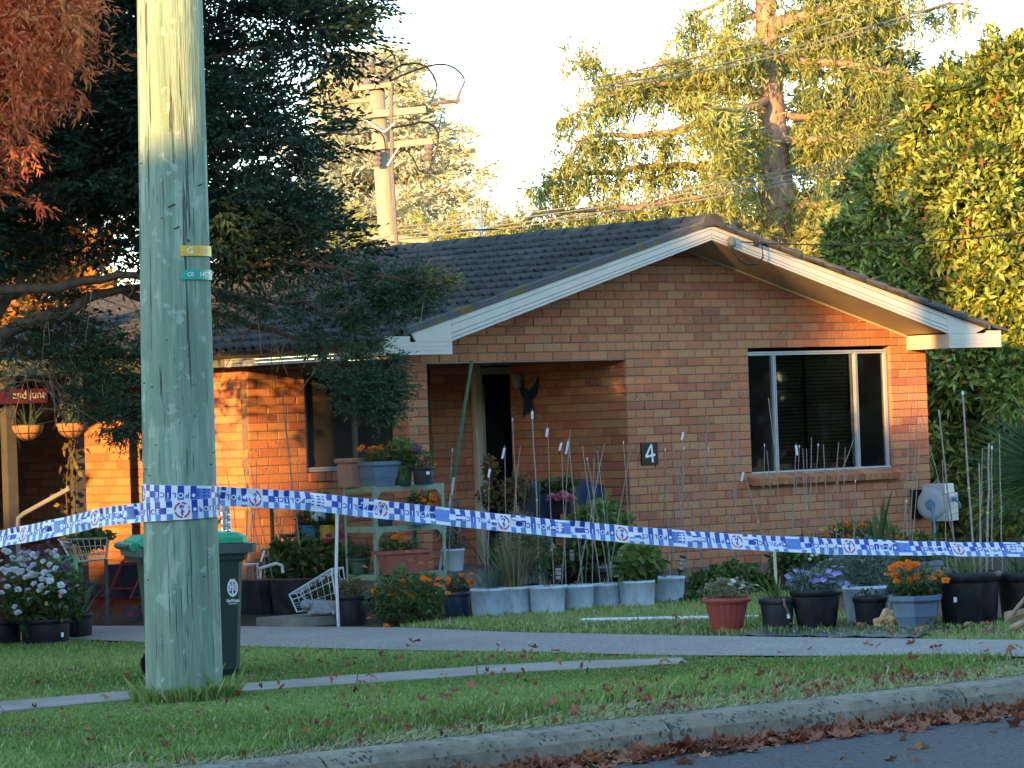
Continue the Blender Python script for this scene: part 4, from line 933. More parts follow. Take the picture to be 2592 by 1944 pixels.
# ================================================================== trees
def bark(name, c): return M(name, c, .95, .35, 18, .6, .1, stretch=(1, 1, .3))
m_bark = bark('cedar_bark', (.30, .20, .145)); m_bark2 = bark('dark_bark', (.12, .085, .06))
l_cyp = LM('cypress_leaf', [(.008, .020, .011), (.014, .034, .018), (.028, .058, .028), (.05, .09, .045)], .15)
l_red = LM('autumn_red', [(.42, .06, .035), (.60, .13, .05), (.62, .22, .07), (.45, .30, .08)], .35)
l_cedar = LM('weeping_cedar', [(.075, .095, .028), (.21, .24, .065), (.34, .365, .105), (.45, .46, .18)], .25)
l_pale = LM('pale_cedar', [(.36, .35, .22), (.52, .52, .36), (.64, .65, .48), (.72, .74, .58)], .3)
l_blue = LM('blue_cedar', [(.02, .045, .035), (.04, .075, .055), (.07, .11, .075)], .1)
l_laurel = LM('laurel_leaf', [(.035, .065, .015), (.13, .18, .03), (.30, .36, .06), (.48, .50, .11), (.38, .15, .05)], .3, .35, .45)
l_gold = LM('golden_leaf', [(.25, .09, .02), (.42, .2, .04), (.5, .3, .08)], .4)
l_gen = LM('garden_green', [(.02, .05, .012), (.05, .10, .02), (.09, .15, .035), (.14, .19, .06)], .25)
def bump_noise(P, f, ph): return np.sin(P[:, 0] * f + ph) * np.sin(P[:, 1] * f * 1.1 + 2 * ph) * np.sin(P[:, 2] * f * .9 + 3 * ph)
def tree(name, label, base): return T(name, label, 'tree', base)

# ---- dark cypress whose limbs reach in from the left
base = W(-270, 1500, 28.0); base = Vector((base.x, base.y, 0)); tr = tree('cypress_tree', 'big dark green cypress overhanging the roof from the left', base)
tb_ = MB(); tb_.tube([base + Vector((0, 0, z)) for z in (-.1, 1, 2, 4, 6, 8.5)], [.36, .3, .27, .22, .16, .05], 10)
def limb(mb, pts, r0, r1, wob=.05, n=5):
    P = [Vector(p) for p in pts]; out = []
    for i in range(len(P) - 1):
        a, b_, c, d = P[max(i - 1, 0)], P[i], P[i + 1], P[min(i + 2, len(P) - 1)]
        for t in (0, .25, .5, .75): out.append(.5 * ((2 * b_) + (c - a) * t + (2 * a - 5 * b_ + 4 * c - d) * t * t + (3 * b_ - a - 3 * c + d) * t ** 3) + Vector((random.gauss(0, wob), random.gauss(0, wob), random.gauss(0, wob))) * .4)
    out.append(P[-1]); m = len(out); mb.tube(out, [r0 + (r1 - r0) * i / (m - 1) for i in range(m)], n); return out
random.seed(31); LP = []
for pts, d0, d1, r in (([(-150, 880), (0, 835), (150, 800), (300, 735), (520, 690), (760, 640)], 28.3, 29, .075), ([(-150, 900), (10, 780), (60, 700), (110, 620), (170, 500)], 28.3, 29.5, .07), ([(-150, 740), (150, 720), (300, 700), (480, 720), (700, 760), (900, 800)], 28.3, 28.6, .05),
        ([(-150, 500), (100, 470), (300, 430), (600, 380), (880, 330)], 28.3, 29, .06), ([(-150, 260), (200, 220), (500, 140), (900, 60)], 28.3, 29.5, .05), ([(-100, 820), (60, 860), (160, 905), (260, 960), (330, 1040)], 28.8, 28.6, .03),
        ([(300, 735), (520, 790), (740, 850), (900, 960)], 29.2, 28.7, .04), ([(600, 660), (850, 680), (1080, 725)], 28.9, 28.5, .03), ([(0, 900), (100, 900), (200, 915), (360, 905)], 28.7, 28.7, .02), ([(60, 860), (110, 940), (130, 1000)], 28.7, 28.6, .012), ([(120, 880), (190, 960), (200, 1030)], 28.7, 28.6, .012), ([(0, 1000), (60, 960), (140, 950)], 28.8, 28.7, .01)):
    P = [W(x, y, d0 + (d1 - d0) * i / (len(pts) - 1)) for i, (x, y) in enumerate(pts)]; LP.append((limb(tb_, P, r, .008), r))
tw = MB()
for path, r in LP:                                             # bare grey brown twigs on the inner parts of the limbs
    for k in range(26):
        i = random.randrange(len(path)); p = path[i]; d = Vector((random.gauss(0, 1), random.gauss(0, 1), random.gauss(-.25, .7))).normalized() * random.uniform(.2, .6)
        e = d * .5 + Vector((0, 0, random.uniform(-.08, .08))); tw.tube([p, p + e, p + d + Vector((0, 0, random.uniform(-.1, .1)))], [.006, .004, .002], 4, cap=False)
tb_.build('trunk', m_bark2, tr, smooth=True); tw.build('twigs', bark('twig_bark', (.22, .14, .09)), tr)['kind'] = 'stuff'
poly = [(-300, -200), (930, -200), (915, 0), (870, 60), (895, 115), (840, 190), (800, 280), (815, 390), (770, 430), (790, 470), (760, 520), (790, 560), (810, 590), (780, 620), (700, 625), (600, 620), (430, 620), (300, 590), (160, 590), (0, 650), (-300, 720)]
holes = [((690, 150), 70), ((775, 230), 60), ((590, 60), 45), ((250, 260), 38), ((210, 330), 36), ((720, 480), 45), ((840, 330), 40), ((300, 500), 42), ((150, 560), 50), ((60, 480), 40), ((640, 330), 34), ((110, 640), 40), ((840, 480), 28), ((400, 560), 25)]
def blobs_in(poly, n, d0, d1, seed):
    r_ = np.random.default_rng(seed); xs = [p[0] for p in poly]; ys = [p[1] for p in poly]; out = []
    while len(out) < n:
        x, y = r_.uniform(min(xs), max(xs)), r_.uniform(min(ys), max(ys))
        if inpoly(np.array([x]), np.array([y]), poly)[0] and all((x - h[0]) ** 2 + (y - h[1]) ** 2 > (s_ * 1.25) ** 2 for h, s_ in holes): out.append(np.array(W(x, y, r_.uniform(d0, d1))))
    return np.array(out)
B = np.concatenate([blobs_in(poly, 400, 28.0, 31.8, 5), blobs_in([(430, 520), (850, 540), (830, 620), (760, 660), (640, 650), (430, 640)], 22, 28.2, 30.5, 6), np.array([[-4.4 + .5 * math.sin(k * 2.1), -.5 + .45 * k, 2.55 + .25 * (k % 2)] for k in range(6)])])
extra = [(850, 860, .24), (900, 900, .3), (935, 940, .26), (880, 965, .24), (950, 985, .2), (955, 1030, .14), (915, 1000, .18), (860, 690, .26), (930, 730, .24), (990, 715, .2), (1040, 740, .18), (1090, 715, .12), (1000, 770, .15), (930, 780, .22), (820, 790, .22), (560, 780, .16), (690, 760, .18),
         (280, 930, .2), (250, 1010, .22), (300, 1060, .2), (335, 1090, .16), (220, 960, .18), (350, 880, .18), (180, 870, .15), (320, 990, .18), (240, 890, .15), (345, 1040, .14), (390, 850, .2), (150, 830, .18), (60, 850, .16)]
E_ = np.array([np.array(W(x, y, 28.6)) for x, y, _ in extra]); ER = np.array([r for *_, r in extra])
def blob_sprays(B, R, per, m, k, L, Wd, bias=(0.25, -.15, -.1), flat=.6, spread=.5, R2=.26, fz=1.0):
    n = len(B) * per; d = unit(rng.normal(size=(n, 3))); c = np.repeat(B, per, 0); rr = np.repeat(np.broadcast_to(R, len(B)), per)
    off = d * (rr * rng.uniform(.35, 1, n) ** .6)[:, None]; off[:, 2] *= flat
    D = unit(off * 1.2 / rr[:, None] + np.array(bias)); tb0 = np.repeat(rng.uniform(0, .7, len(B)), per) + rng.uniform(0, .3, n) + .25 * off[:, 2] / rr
    return sprays(c + off, D, R2, m, k, L, Wd, spread, .55, .08, tb0, fz)
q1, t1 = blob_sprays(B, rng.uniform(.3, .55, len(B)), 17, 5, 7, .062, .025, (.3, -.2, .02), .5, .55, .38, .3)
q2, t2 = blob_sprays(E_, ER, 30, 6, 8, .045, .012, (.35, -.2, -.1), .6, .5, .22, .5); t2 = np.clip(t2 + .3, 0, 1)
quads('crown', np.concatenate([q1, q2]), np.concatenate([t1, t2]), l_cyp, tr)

# ---- russet autumn tree, top left
base = W(-420, 1500, 26.5); base = Vector((base.x, base.y, 0)); tr = tree('autumn_tree', 'russet orange feathery autumn tree hanging in at the top left', base)
t_ = MB(); t_.tube([base + Vector((0, 0, z)) for z in (-.1, 1, 3, 5, 7)], [.2, .17, .14, .1, .04], 8)
random.seed(8)
for pts in ([(-350, 100), (-100, 80), (100, 110), (230, 140)], [(-350, 250), (-100, 220), (120, 260), (200, 300)], [(-350, 420), (-100, 400), (60, 430)], [(-350, -50), (0, -40), (180, 20)]): limb(t_, [W(x, y, 26.2) for x, y in pts], .04, .006)
t_.build('trunk', m_bark2, tr, smooth=True)
rp = [(-300, -200), (150, -200), (160, 20), (200, 90), (180, 150), (150, 170), (165, 220), (130, 280), (70, 250), (20, 290), (45, 360), (10, 420), (-300, 400)]
holes = [((10, 30), 12)]
B = blobs_in(rp, 70, 25.7, 27.0, 9)
n = len(B) * 22; c = np.repeat(B, 22, 0) + rng.normal(size=(n, 3)) * .16; D = np.tile([.25, -.1, -.8], (n, 1)) + .55 * rng.normal(size=(n, 3))
q1, t1 = sprays(c, unit(D), .26, 4, 8, .065, .017, .4, .6, .1, np.repeat(rng.uniform(0, .8, len(B)), 22) + .2 * rng.uniform(0, 1, n)); quads('crown', q1, t1, l_red, tr)

# ---- weeping cedar
D5 = 53.0; base = W(1985, 1500, D5); base = Vector((base.x, base.y, 0)); tr = tree('weeping_cedar', 'tall weeping cedar with bare pinkish trunk and hanging sunlit foliage', base)
t_ = MB(); tp = [W(1985, 900, D5), W(1978, 640, D5), W(1965, 500, D5), W(1955, 350, D5), W(1948, 200, D5), W(1940, 60, D5), W(1935, -150, D5), W(1935, -500, D5)]
t_.tube([base] + tp, [.36, .34, .32, .29, .24, .2, .17, .14, .06], 12); random.seed(77)
limbs = [([(1940, 40), (1850, 60), (1790, 140), (1730, 160)], 0, .05), ([(1935, -40), (1850, -10), (1760, 40), (1735, 90)], 0, .05), ([(1940, 180), (1800, 190), (1700, 160), (1560, 200), (1480, 120)], -.5, .09), ([(1945, 230), (1780, 220), (1640, 205), (1540, 240), (1445, 290)], -1, .09),
         ([(1950, 340), (1800, 320), (1650, 340), (1500, 345), (1440, 400)], -1.2, .09), ([(1955, 420), (1780, 420), (1600, 430), (1450, 450), (1370, 462)], -1, .09), ([(1960, 500), (1800, 505), (1600, 520), (1400, 545), (1250, 575)], -1.5, .09), ([(1960, 560), (1760, 560), (1600, 575), (1350, 590)], 0, .08),
         ([(1945, 60), (2010, 50), (2150, 10), (2300, -40)], -.4, .13), ([(1945, 150), (2010, 155), (2180, 172), (2290, 195), (2380, 240)], -.5, .10), ([(1955, 350), (2010, 358), (2100, 350), (2170, 345)], -.6, .11), ([(1965, 510), (2020, 520), (2075, 518)], -.4, .10), ([(1950, 290), (2080, 290), (2200, 300), (2300, 330)], .5, .07),
         ([(1940, 100), (2100, 60), (2250, 40), (2440, 10)], .8, .07), ([(1950, 250), (1880, 280), (1780, 270)], -2.5, .08), ([(1955, 330), (1900, 340), (1830, 370)], -2.5, .08), ([(1960, 430), (1880, 420), (1800, 450)], -3, .08), ([(1960, 600), (1850, 570), (1750, 560)], -3, .08), ([(1975, 620), (2050, 590), (2130, 580)], -1.5, .07),
         ([(1945, 120), (1880, 110), (1830, 100)], -1.5, .06), ([(1930, -100), (2050, -80), (2200, -60)], 0, .08)]
ST = []; SD = []
for pts, dd, r in limbs:
    P = [W(x, y, D5 + dd * i / (len(pts) - 1)) for i, (x, y) in enumerate(pts)]; path = limb(t_, P, r, .015, .06)
    bare = 2 if pts[0][0] < pts[-1][0] and r > .09 else 1
    for i, p in enumerate(path):
        if i < bare * 2: continue
        f = i / len(path); m_ = int(11 + 7 * (1 - f)) if r > .05 else 7
        for k in range(m_):
            off = Vector((random.gauss(0, 1), random.gauss(0, 1), 0)) * (.25 * (1.1 - .5 * f)); ST.append(np.array(p + off + Vector((0, 0, -.28 * off.length)))); SD.append(random.uniform(.15, .75) * (1 - .3 * f))
t_.build('trunk', m_bark, tr, smooth=True)
ST = np.array(ST); SD = np.array(SD); px, py = PXn(ST)
keep = ~((np.abs(px - 1960) < 42) & (py > 130) & (py < 480) & (rng.uniform(0, 1, len(px)) < .9)); ST, SD = ST[keep], SD[keep]
n = len(ST); k = 17; t = (np.arange(k)[None] + rng.uniform(0, 1, (n, k))) / k
P = ST[:, None, :] + np.stack([.10 * rng.normal(size=(n, 1)) * t, .10 * rng.normal(size=(n, 1)) * t, -SD[:, None] * t], -1)
D = np.tile([0, 0, -.9], (n * k, 1)) + .6 * rng.normal(size=(n * k, 3)); ti = (np.repeat(rng.uniform(.1, .75, n), k) + .3 * rng.uniform(0, 1, n * k) - .12 * t.ravel())
q1 = leafq(P.reshape(-1, 3), D, .125 * rng.uniform(.7, 1.3, n * k), .025, .0)
sel = rng.uniform(0, 1, n) < .5; q2, t2 = sprays(ST[sel], unit(np.tile([0, 0, .15], (sel.sum(), 1)) + rng.normal(size=(sel.sum(), 3)) * .8), .3, 4, 6, .10, .025, .5, .5, .1)
quads('crown', np.concatenate([q1, q2]), np.concatenate([ti, t2]), l_cedar, tr)

# ---- pale sunlit cedar behind the distant power pole
def layered(name, label, d, cx, ytop, ybot, half, mat, n, seed, L=.16, Wd=.04, px=None, bk=None, tilt=.12):
    base = W(cx, 1500, d); base = Vector((base.x, base.y, 0)); tr = tree(name, label, base); s_ = d / FPX; tp = W(cx, ytop, d); bt = W(cx, ybot, d)
    t_ = MB(); t_.tube([base, Vector((base.x, base.y, bt.z)), tp], [.35, .28, .04], 8); random.seed(seed); C = []; DD = []
    for i in range(n):
        f = (i + random.random()) / n; z = bt.z + (tp.z - bt.z) * f; ln = half * s_ * (1 - f * .82) * random.uniform(.6, 1.1); a = random.uniform(0, 2 * math.pi)
        d_ = Vector((math.cos(a), math.sin(a), tilt)); p0 = Vector((base.x, base.y, z)); pts = [p0 + d_ * ln * q + Vector((0, 0, -.10 * ln * q * q + random.gauss(0, .03))) for q in (0, .3, .6, 1)]
        t_.tube(pts, [.05, .035, .02, .008], 4, cap=False)
        for q in np.linspace(.25, 1, 7):
            p = p0 + d_ * ln * q + Vector((0, 0, -.10 * ln * q * q)); w_ = .28 * ln * (1.15 - q) + .15
            for j in range(5): C.append(p + Vector((random.gauss(0, w_ * .6), random.gauss(0, w_ * .6), random.gauss(0, .08)))); DD.append(d_ + Vector((random.gauss(0, .5), random.gauss(0, .5), random.gauss(0, .15))))
    t_.build('trunk', bk or m_bark, tr, smooth=True); C = np.array(C); DD = unit(np.array(DD))
    q1, t1 = sprays(C, DD, .45, 4, 5, L, Wd * 1.1, .35, .4, .05); quads('crown', q1, t1, mat, tr); return tr
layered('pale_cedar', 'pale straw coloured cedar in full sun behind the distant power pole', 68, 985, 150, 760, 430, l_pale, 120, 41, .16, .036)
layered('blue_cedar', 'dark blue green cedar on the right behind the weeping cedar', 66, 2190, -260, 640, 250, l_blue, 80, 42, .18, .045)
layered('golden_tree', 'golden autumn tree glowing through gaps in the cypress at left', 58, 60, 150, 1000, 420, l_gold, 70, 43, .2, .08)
# ---- clipped conifer row beyond the ridge
b0 = W(1500, 1500, 62); tr = T('conifer_hedge', 'long low hedge of feathery conifers beyond the roof ridge', 'hedge', (b0.x, b0.y, 0))
C = []; random.seed(51)
for i in range(420):
    x = random.uniform(860, 2350); y = random.uniform(0, 1); top_ = 580 - 45 * ((x - 1000) / 700) + 14 * math.sin(x * .02) + 8 * math.sin(x * .063)
    C.append(np.array(W(x, top_ + 12 + y * 260, 62 + random.uniform(-1.2, 1.2))))
q1, t1 = blob_sprays(np.array(C), rng.uniform(.35, .55, len(C)), 9, 5, 6, .12, .03, (0, -.2, -.5), 1.0); quads('foliage', q1, t1, l_cedar, tr)
b = MB()
for x in range(880, 2350, 120): p = W(x, 1400, 62.4); b.tube([(p.x, p.y, 0), (p.x, p.y, 3.2)], .12, 6)
b.build('stems', m_bark2, tr)

# ---- big laurel on the right
base = W(2520, 1500, 44); base = Vector((base.x, base.y, 0)); tr = tree('laurel_tree', 'large glossy leaved laurel on the right with its top in sun', base)
EL = [(2430, 330, 44, 150, 170), (2560, 260, 44.5, 130, 170), (2640, 420, 43.5, 170, 250), (2480, 520, 43.2, 190, 170), (2300, 520, 44.5, 130, 140), (2190, 640, 45.2, 110, 120), (2330, 740, 43.8, 160, 150), (2560, 760, 42.8, 150, 200), (2450, 900, 43.2, 170, 150), (2330, 960, 44, 110, 150), (2600, 1000, 42.5, 120, 150), (2420, 1130, 43.6, 130, 140), (2540, 1200, 43.4, 130, 150), (2180, 780, 46, 70, 120), (2230, 450, 46, 70, 70), (2560, 1000, 42.0, 60, 90), (2390, 640, 43.5, 120, 120), (2380, 1250, 44.5, 90, 90)]
t_ = MB(); random.seed(61)
for x, y, d, rx, ry in EL: limb(t_, [base, base.lerp(W(x, y, d), .5) + Vector((0, 0, .3)), W(x, y, d)], .06, .012)
t_.tube([base + Vector((0, 0, -.1)), base + Vector((0, 0, 2))], [.16, .1], 8); t_.build('trunk', m_bark2, tr, smooth=True)
QQ = []; TT = []
for x, y, d, rx, ry in EL:
    s_ = d / FPX; c = np.array(W(x, y, d)); n = int(560 * rx * ry / 22000 * 4.3); dr = unit(rng.normal(size=(n, 3))); ra = rng.uniform(.55, 1.05, n) ** .5 * (1 + .22 * bump_noise(dr * 3, 2.2, x))
    off = dr * ra[:, None]; off *= np.array([rx * s_, rx * s_ * .9, ry * s_]); P = c + off
    whorl = 5; P = np.repeat(P, whorl, 0) + .02 * rng.normal(size=(n * whorl, 3)); o_ = np.repeat(dr, whorl, 0); D = unit(o_ * .55 + .75 * rng.normal(size=(n * whorl, 3)) + np.array([0, 0, .18]))
    QQ.append(leafq(P, D, .135 * rng.uniform(.45, 1.25, n * whorl), .052 * rng.uniform(.6, 1.25, n * whorl), .12, N=o_ + np.array([0, 0, .6])))
    ti = np.repeat(rng.uniform(.0, .8, n), whorl); ti = np.where(rng.uniform(0, 1, n * whorl) < .03, 1.0, ti * .9); TT.append(ti)
quads('crown', np.concatenate(QQ), np.concatenate(TT), l_laurel, tr)

# ---- dark shrubbery filling the gap behind the house and the left background
def hedge(name, label, pts, d, seed, mat, R=.4, per=10):
    b0 = W(pts[0][0], 1400, d); r = T(name, label, 'shrub', (b0.x, b0.y, 0)); C = np.array([np.array(W(x, y, d + random.uniform(-.6, .6))) for x, y in pts]); C[:, 2] = np.maximum(C[:, 2], .25)
    q, t = blob_sprays(C, R, per, 4, 6, .11, .045, (0, -.1, .1), 1.0); quads('foliage', q, t, mat, r)
    b = MB()
    for x, y in pts[::4]: p = W(x, y, d); b.tube([(p.x, p.y, 0), (p.x, p.y, max(.3, p.z))], .03, 5)
    b.build('stems', m_bark2, r)
random.seed(71)
hedge('background_shrubs', 'dark shrubs filling the gap under the laurel', [(random.uniform(2380, 2700), random.uniform(1150, 1420)) for _ in range(60)], 46, 1, l_gen)
hedge('carport_shrubs', 'dark shrubs at the far end of the carport', [(random.uniform(-150, 260), random.uniform(1000, 1480)) for _ in range(70)], 40, 2, l_gen)
# ================================================================== pots, plants and things in the front garden
def rosette(rings, cup=.35, seed=0):
    b = MB(); r_ = random.Random(seed)
    for n, r0, r1, z0, z1 in rings:
        for k in range(n):
            a = 2 * math.pi * (k + r_.random() * .5) / n; w_ = math.pi / n * 1.15; rr = r1 * r_.uniform(.85, 1.1)
            b.add([(r0 * math.cos(a), r0 * math.sin(a), z0), (rr * .8 * math.cos(a - w_), rr * .8 * math.sin(a - w_), z0 + (z1 - z0) * .7), (rr * math.cos(a), rr * math.sin(a), z1), (rr * .8 * math.cos(a + w_), rr * .8 * math.sin(a + w_), z0 + (z1 - z0) * .7)], [(0, 1, 2, 3)], r_.random())
    return b
FL = {'marigold': rosette([(9, .1, 1.0, 0, .1), (8, .08, .8, .1, .35), (6, .05, .5, .2, .5), (4, .02, .25, .3, .55)], seed=1).mesh('flower_head'),
      'mum': rosette([(12, .1, 1.0, 0, .25), (10, .08, .8, .1, .5), (8, .05, .55, .2, .65), (5, .02, .3, .3, .7)], seed=2).mesh('flower_head'),
      'open': rosette([(7, .1, 1.0, 0, .15), (4, .02, .3, .1, .2)], seed=3).mesh('flower_head')}
def petal(name, cols): return LM(name, cols, .3, .5, .2)
f_orange = petal('marigold_orange', [(.75, .13, .01), (.85, .22, .01), (.9, .33, .02)]); f_white = petal('mum_white', [(.62, .62, .66), (.72, .72, .74), (.8, .8, .8)]); f_purple = petal('purple_petal', [(.12, .05, .12), (.2, .09, .18), (.3, .16, .26)])
f_pink = petal('pink_petal', [(.7, .16, .28), (.75, .28, .38), (.8, .4, .45)]); f_viol = petal('violet_petal', [(.2, .16, .5), (.33, .28, .62), (.5, .48, .75)]); f_yel = petal('yellow_petal', [(.7, .45, .03), (.8, .6, .06), (.75, .7, .3)]); f_mag = petal('magenta_petal', [(.4, .02, .08), (.5, .04, .14), (.55, .1, .2)]); f_pale = petal('pale_petal', [(.6, .58, .42), (.7, .68, .5), (.55, .6, .75)])
FMESH = {}
def flower(root, p, r, kind, mat, tilt=.5):
    key = (kind, mat.name)
    if key not in FMESH: me = FL[kind].copy(); me.materials.clear(); me.materials.append(mat); FMESH[key] = me
    o = link('flower_head', FMESH[key], mat, root, p); o.scale = (r, r, r)
    o.rotation_euler = (R_(35) * random.uniform(-1, 1) * tilt * 1.5 + .5, random.uniform(-.5, .5) * tilt, random.uniform(0, 6.28) * .0 - R_(40)); return o
l_mari = LM('marigold_leaf', [(.03, .06, .015), (.07, .12, .03), (.11, .17, .05), (.16, .2, .08)], .25); l_lime = LM('lime_leaf', [(.07, .12, .03), (.14, .2, .05), (.2, .27, .08)], .35)
l_grey = LM('grey_leaf', [(.07, .11, .08), (.13, .18, .14), (.2, .25, .2)], .15); l_straw = LM('straw_leaf', [(.12, .12, .06), (.2, .19, .11), (.3, .27, .17)], .25); l_strap = LM('strap_leaf', [(.03, .07, .025), (.06, .12, .04), (.1, .17, .06)], .25)
l_moss = LM('moss', [(.03, .05, .01), (.06, .09, .015), (.09, .12, .03)], .1); l_brown = LM('brown_leaf', [(.08, .05, .02), (.16, .11, .04), (.22, .17, .06)], .25)
def bush(root, c, rx, ry, rz, n, L, Wd, mat, whorl=4, up=.25, name='foliage', stems=5):
    c = np.array(c); k = max(4, n // whorl); d = unit(rng.normal(size=(k, 3))); ra = rng.uniform(.15, 1, k) ** .5 * (1 + .2 * bump_noise(d * 3, 2, c[0] * 7))
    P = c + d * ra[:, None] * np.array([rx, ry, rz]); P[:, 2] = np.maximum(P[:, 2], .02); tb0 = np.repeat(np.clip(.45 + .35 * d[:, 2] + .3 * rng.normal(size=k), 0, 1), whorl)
    P = np.repeat(P, whorl, 0); D = np.repeat(d, whorl, 0) * .6 + .7 * rng.normal(size=P.shape) + np.array([0, 0, up])
    o = quads(name, leafq(P, D, L * rng.uniform(.7, 1.3, len(P)), Wd * rng.uniform(.8, 1.2, len(P)), .15), tb0, mat, root)
    if stems:
        b = MB()
        for i in range(stems): a = random.uniform(0, 6.28); b.tube([(c[0] + .2 * rx * math.cos(a), c[1] + .2 * ry * math.sin(a), max(0, c[2] - rz)), (c[0] + .6 * rx * math.cos(a), c[1] + .6 * ry * math.sin(a), c[2] + rz * .5)], .005, 4, cap=False)
        b.build('stems', m_bark2, root)
    return o
def blades(root, c, n, ln, wd, mat, spread=.6, name='leaves', arch=.5, base=.06):
    Q = []; T_ = []; c = np.array(c)
    for i in range(n):
        a = rng.uniform(0, 6.28); d = np.array([math.cos(a), math.sin(a), 0]); L = ln * rng.uniform(.6, 1.1); s = spread * rng.uniform(.1, 1); side = np.array([-d[1], d[0], 0]); p0 = c + d * rng.uniform(0, base); t0 = rng.uniform(0, 1); prev = None
        for k in range(4):
            def pt(t): return p0 + d * (s * L * t + arch * s * L * t * t * .5) + np.array([0, 0, L * t * (1 - arch * s * t * .6)])
            w0 = wd * (1 - (k / 4) ** 2) / 2; w1 = wd * (1 - ((k + 1) / 4) ** 2) / 2
            Q.append([pt(k / 4) - side * w0, pt(k / 4) + side * w0, pt((k + 1) / 4) + side * w1, pt((k + 1) / 4) - side * w1]); T_.append(t0)
    return quads(name, np.array(Q), np.array(T_), mat, root)
def pot(root, c, rt, rb, h, mat, style='round', name='pot', rot=None):
    b = MB(); th = .012; rot = R_(0) if rot is None else rot
    if style == 'round': prof = [(rb * .96, 0), (rb, .01), (rt * .95, h * .80), (rt * .95, h * .82), (rt * 1.02, h * .83), (rt * 1.03, h * .97), (rt * .99, h), (rt * .93, h), (rt * .9, h * .9)]; b.lathe(prof, c, 24)
    elif style == 'fluted': b.lathe([(rb, 0), (rb * 1.03, .02), (rb * 1.0, .03), (rt * .9, h * .80)], c, 40, flute=.035); b.lathe([(rt * .9, h * .80), (rt * .9, h * .84), (rt * 1.02, h * .86), (rt * 1.06, h * .93), (rt * 1.03, h), (rt * .94, h), (rt * .9, h * .9)], c, 28)
    elif style == 'bucket': b.lathe([(rb, 0), (rb * 1.01, .012), (rt * .985, h * .9), (rt * 1.015, h * .91), (rt * 1.02, h * .95), (rt, h * .955), (rt * 1.0, h), (rt * .95, h), (rt * .93, h * .9)], c, 24)
    elif style in ('square', 'hex'):
        k = 4 if style == 'square' else 6
        b.lathe([(rb, 0), (rb * 1.02, .03), (rt * .82, h * .35), (rt * .85, h * .36), (rt * .92, h * .80), (rt * 1.0, h * .81), (rt * 1.05, h * .86), (rt * 1.05, h * .99), (rt * 1.03, h), (rt * .93, h), (rt * .9, h * .85)], c, sq=k, rot=rot)
    elif style == 'terrasq': b.lathe([(rb, 0), (rb * 1.03, .02), (rt * .86, h * .75), (rt * .84, h * .80), (rt * 1.0, h * .86), (rt * 1.03, h * .95), (rt * .98, h), (rt * .9, h), (rt * .88, h * .9)], c, sq=4, rot=rot)
    o = b.build(name, mat, root, smooth=style in ('round', 'bucket'))
    k = {'square': 4, 'hex': 6, 'terrasq': 4}.get(style)
    sb = MB(); sb.lathe([(rt * .89, h * .87), (rt * .5, h * .895), (.01, h * .9)], c, 16, sq=k, rot=rot); sb.build('soil', m_soil, root); return o
def P_(name, label, x, yb, wpx, hpx, mat, style='round', bw=.75, c=None, group=None, rot=None, cat='potted plant'):
    if c is None:
        g = G(x, yb); r = wpx * dist(g) / FPX / 2; c = g + FWD * r * bw
    s = dist(c) / FPX; rt = wpx * s / 2; h = hpx * s * .985; root = T(name, label, cat, c, group); pot(root, c, rt, rt * bw, h, mat, style, rot=rot); return root, Vector(c), rt, h
k_black = M('black_plastic', (.012, .013, .018), .5, .2, 8, .04, .35, dirt=.28); k_char = M('charcoal_plastic', (.03, .034, .042), .5, .15, 8, .03, .35, dirt=.28); k_pale = M('pale_blue_plastic', (.46, .55, .64), .5, .07, 5, .02, .35, dirt=.5); k_red = M('red_plastic', (.33, .055, .04), .5, .1, 8, .03, .35, dirt=.5)
k_blue = M('slate_blue_plastic', (.13, .19, .27), .55, .08, 6, .03, .35, dirt=.5); k_navy = M('navy_pot', (.015, .035, .07), .4, .15, 8, .02, .4, dirt=.5); k_terra = M('terracotta', (.42, .21, .15), .85, .12, 14, .1, .15, dirt=.5); k_green = M('green_pot', (.025, .085, .06), .45, .1, 8, .02, .4, dirt=.5); k_turq = M('turquoise_pot', (.03, .22, .33), .4, .1, 8, .02, .4, dirt=.5); k_yel = M('yellow_pot', (.55, .36, .03), .45, .08, 8, .02, .4, dirt=.5); k_dusty = M('dusty_red_trough', (.33, .10, .075), .75, .2, 12, .08, .2, dirt=.5)
def sticker(root, p, w_, h_):
    q = MB(); d = -FWD; q.add([Vector(p) + d * .008 + RT * a + Vector((0, 0, b_)) for a, b_ in ((-w_, -h_), (w_, -h_), (w_, h_), (-w_, h_))], [(0, 1, 2, 3)]); q.build('label_sticker', m_text_w, root)
random.seed(101)
# ---- row of pots along the driveway
r, c, rt, h = P_('red_potted_plant', 'red fluted plastic pot with small pale flowers beside the driveway', 1844, 1603, 119, 90, k_red, 'fluted', .66)
bush(r, c + Vector((0, 0, h + .06)), rt * 1.25, rt * 1.1, .10, 900, .03, .012, l_straw); [flower(r, c + Vector((random.uniform(-1, 1) * rt, random.uniform(-1, .3) * rt, h + random.uniform(.07, .15))), .022, 'open', f_pale) for _ in range(7)]
r, c, rt, h = P_('charcoal_potted_plant', 'charcoal pot with a pale stalk and sparse strap leaves beside the red pot', 1972, 1597, 90, 83, k_char, 'round', .8)
blades(r, c + Vector((0, 0, h * .9)), 16, .26, .022, l_lime, .9); MB().tube([c + Vector((0, 0, h * .9)), c + Vector((-.01, 0, h + .45))], .012, 6).build('stalk', m_cream, r); sticker(r, c + RT * rt * .55 - FWD * rt * .82 + Vector((0, 0, h * .45)), .012, .018)
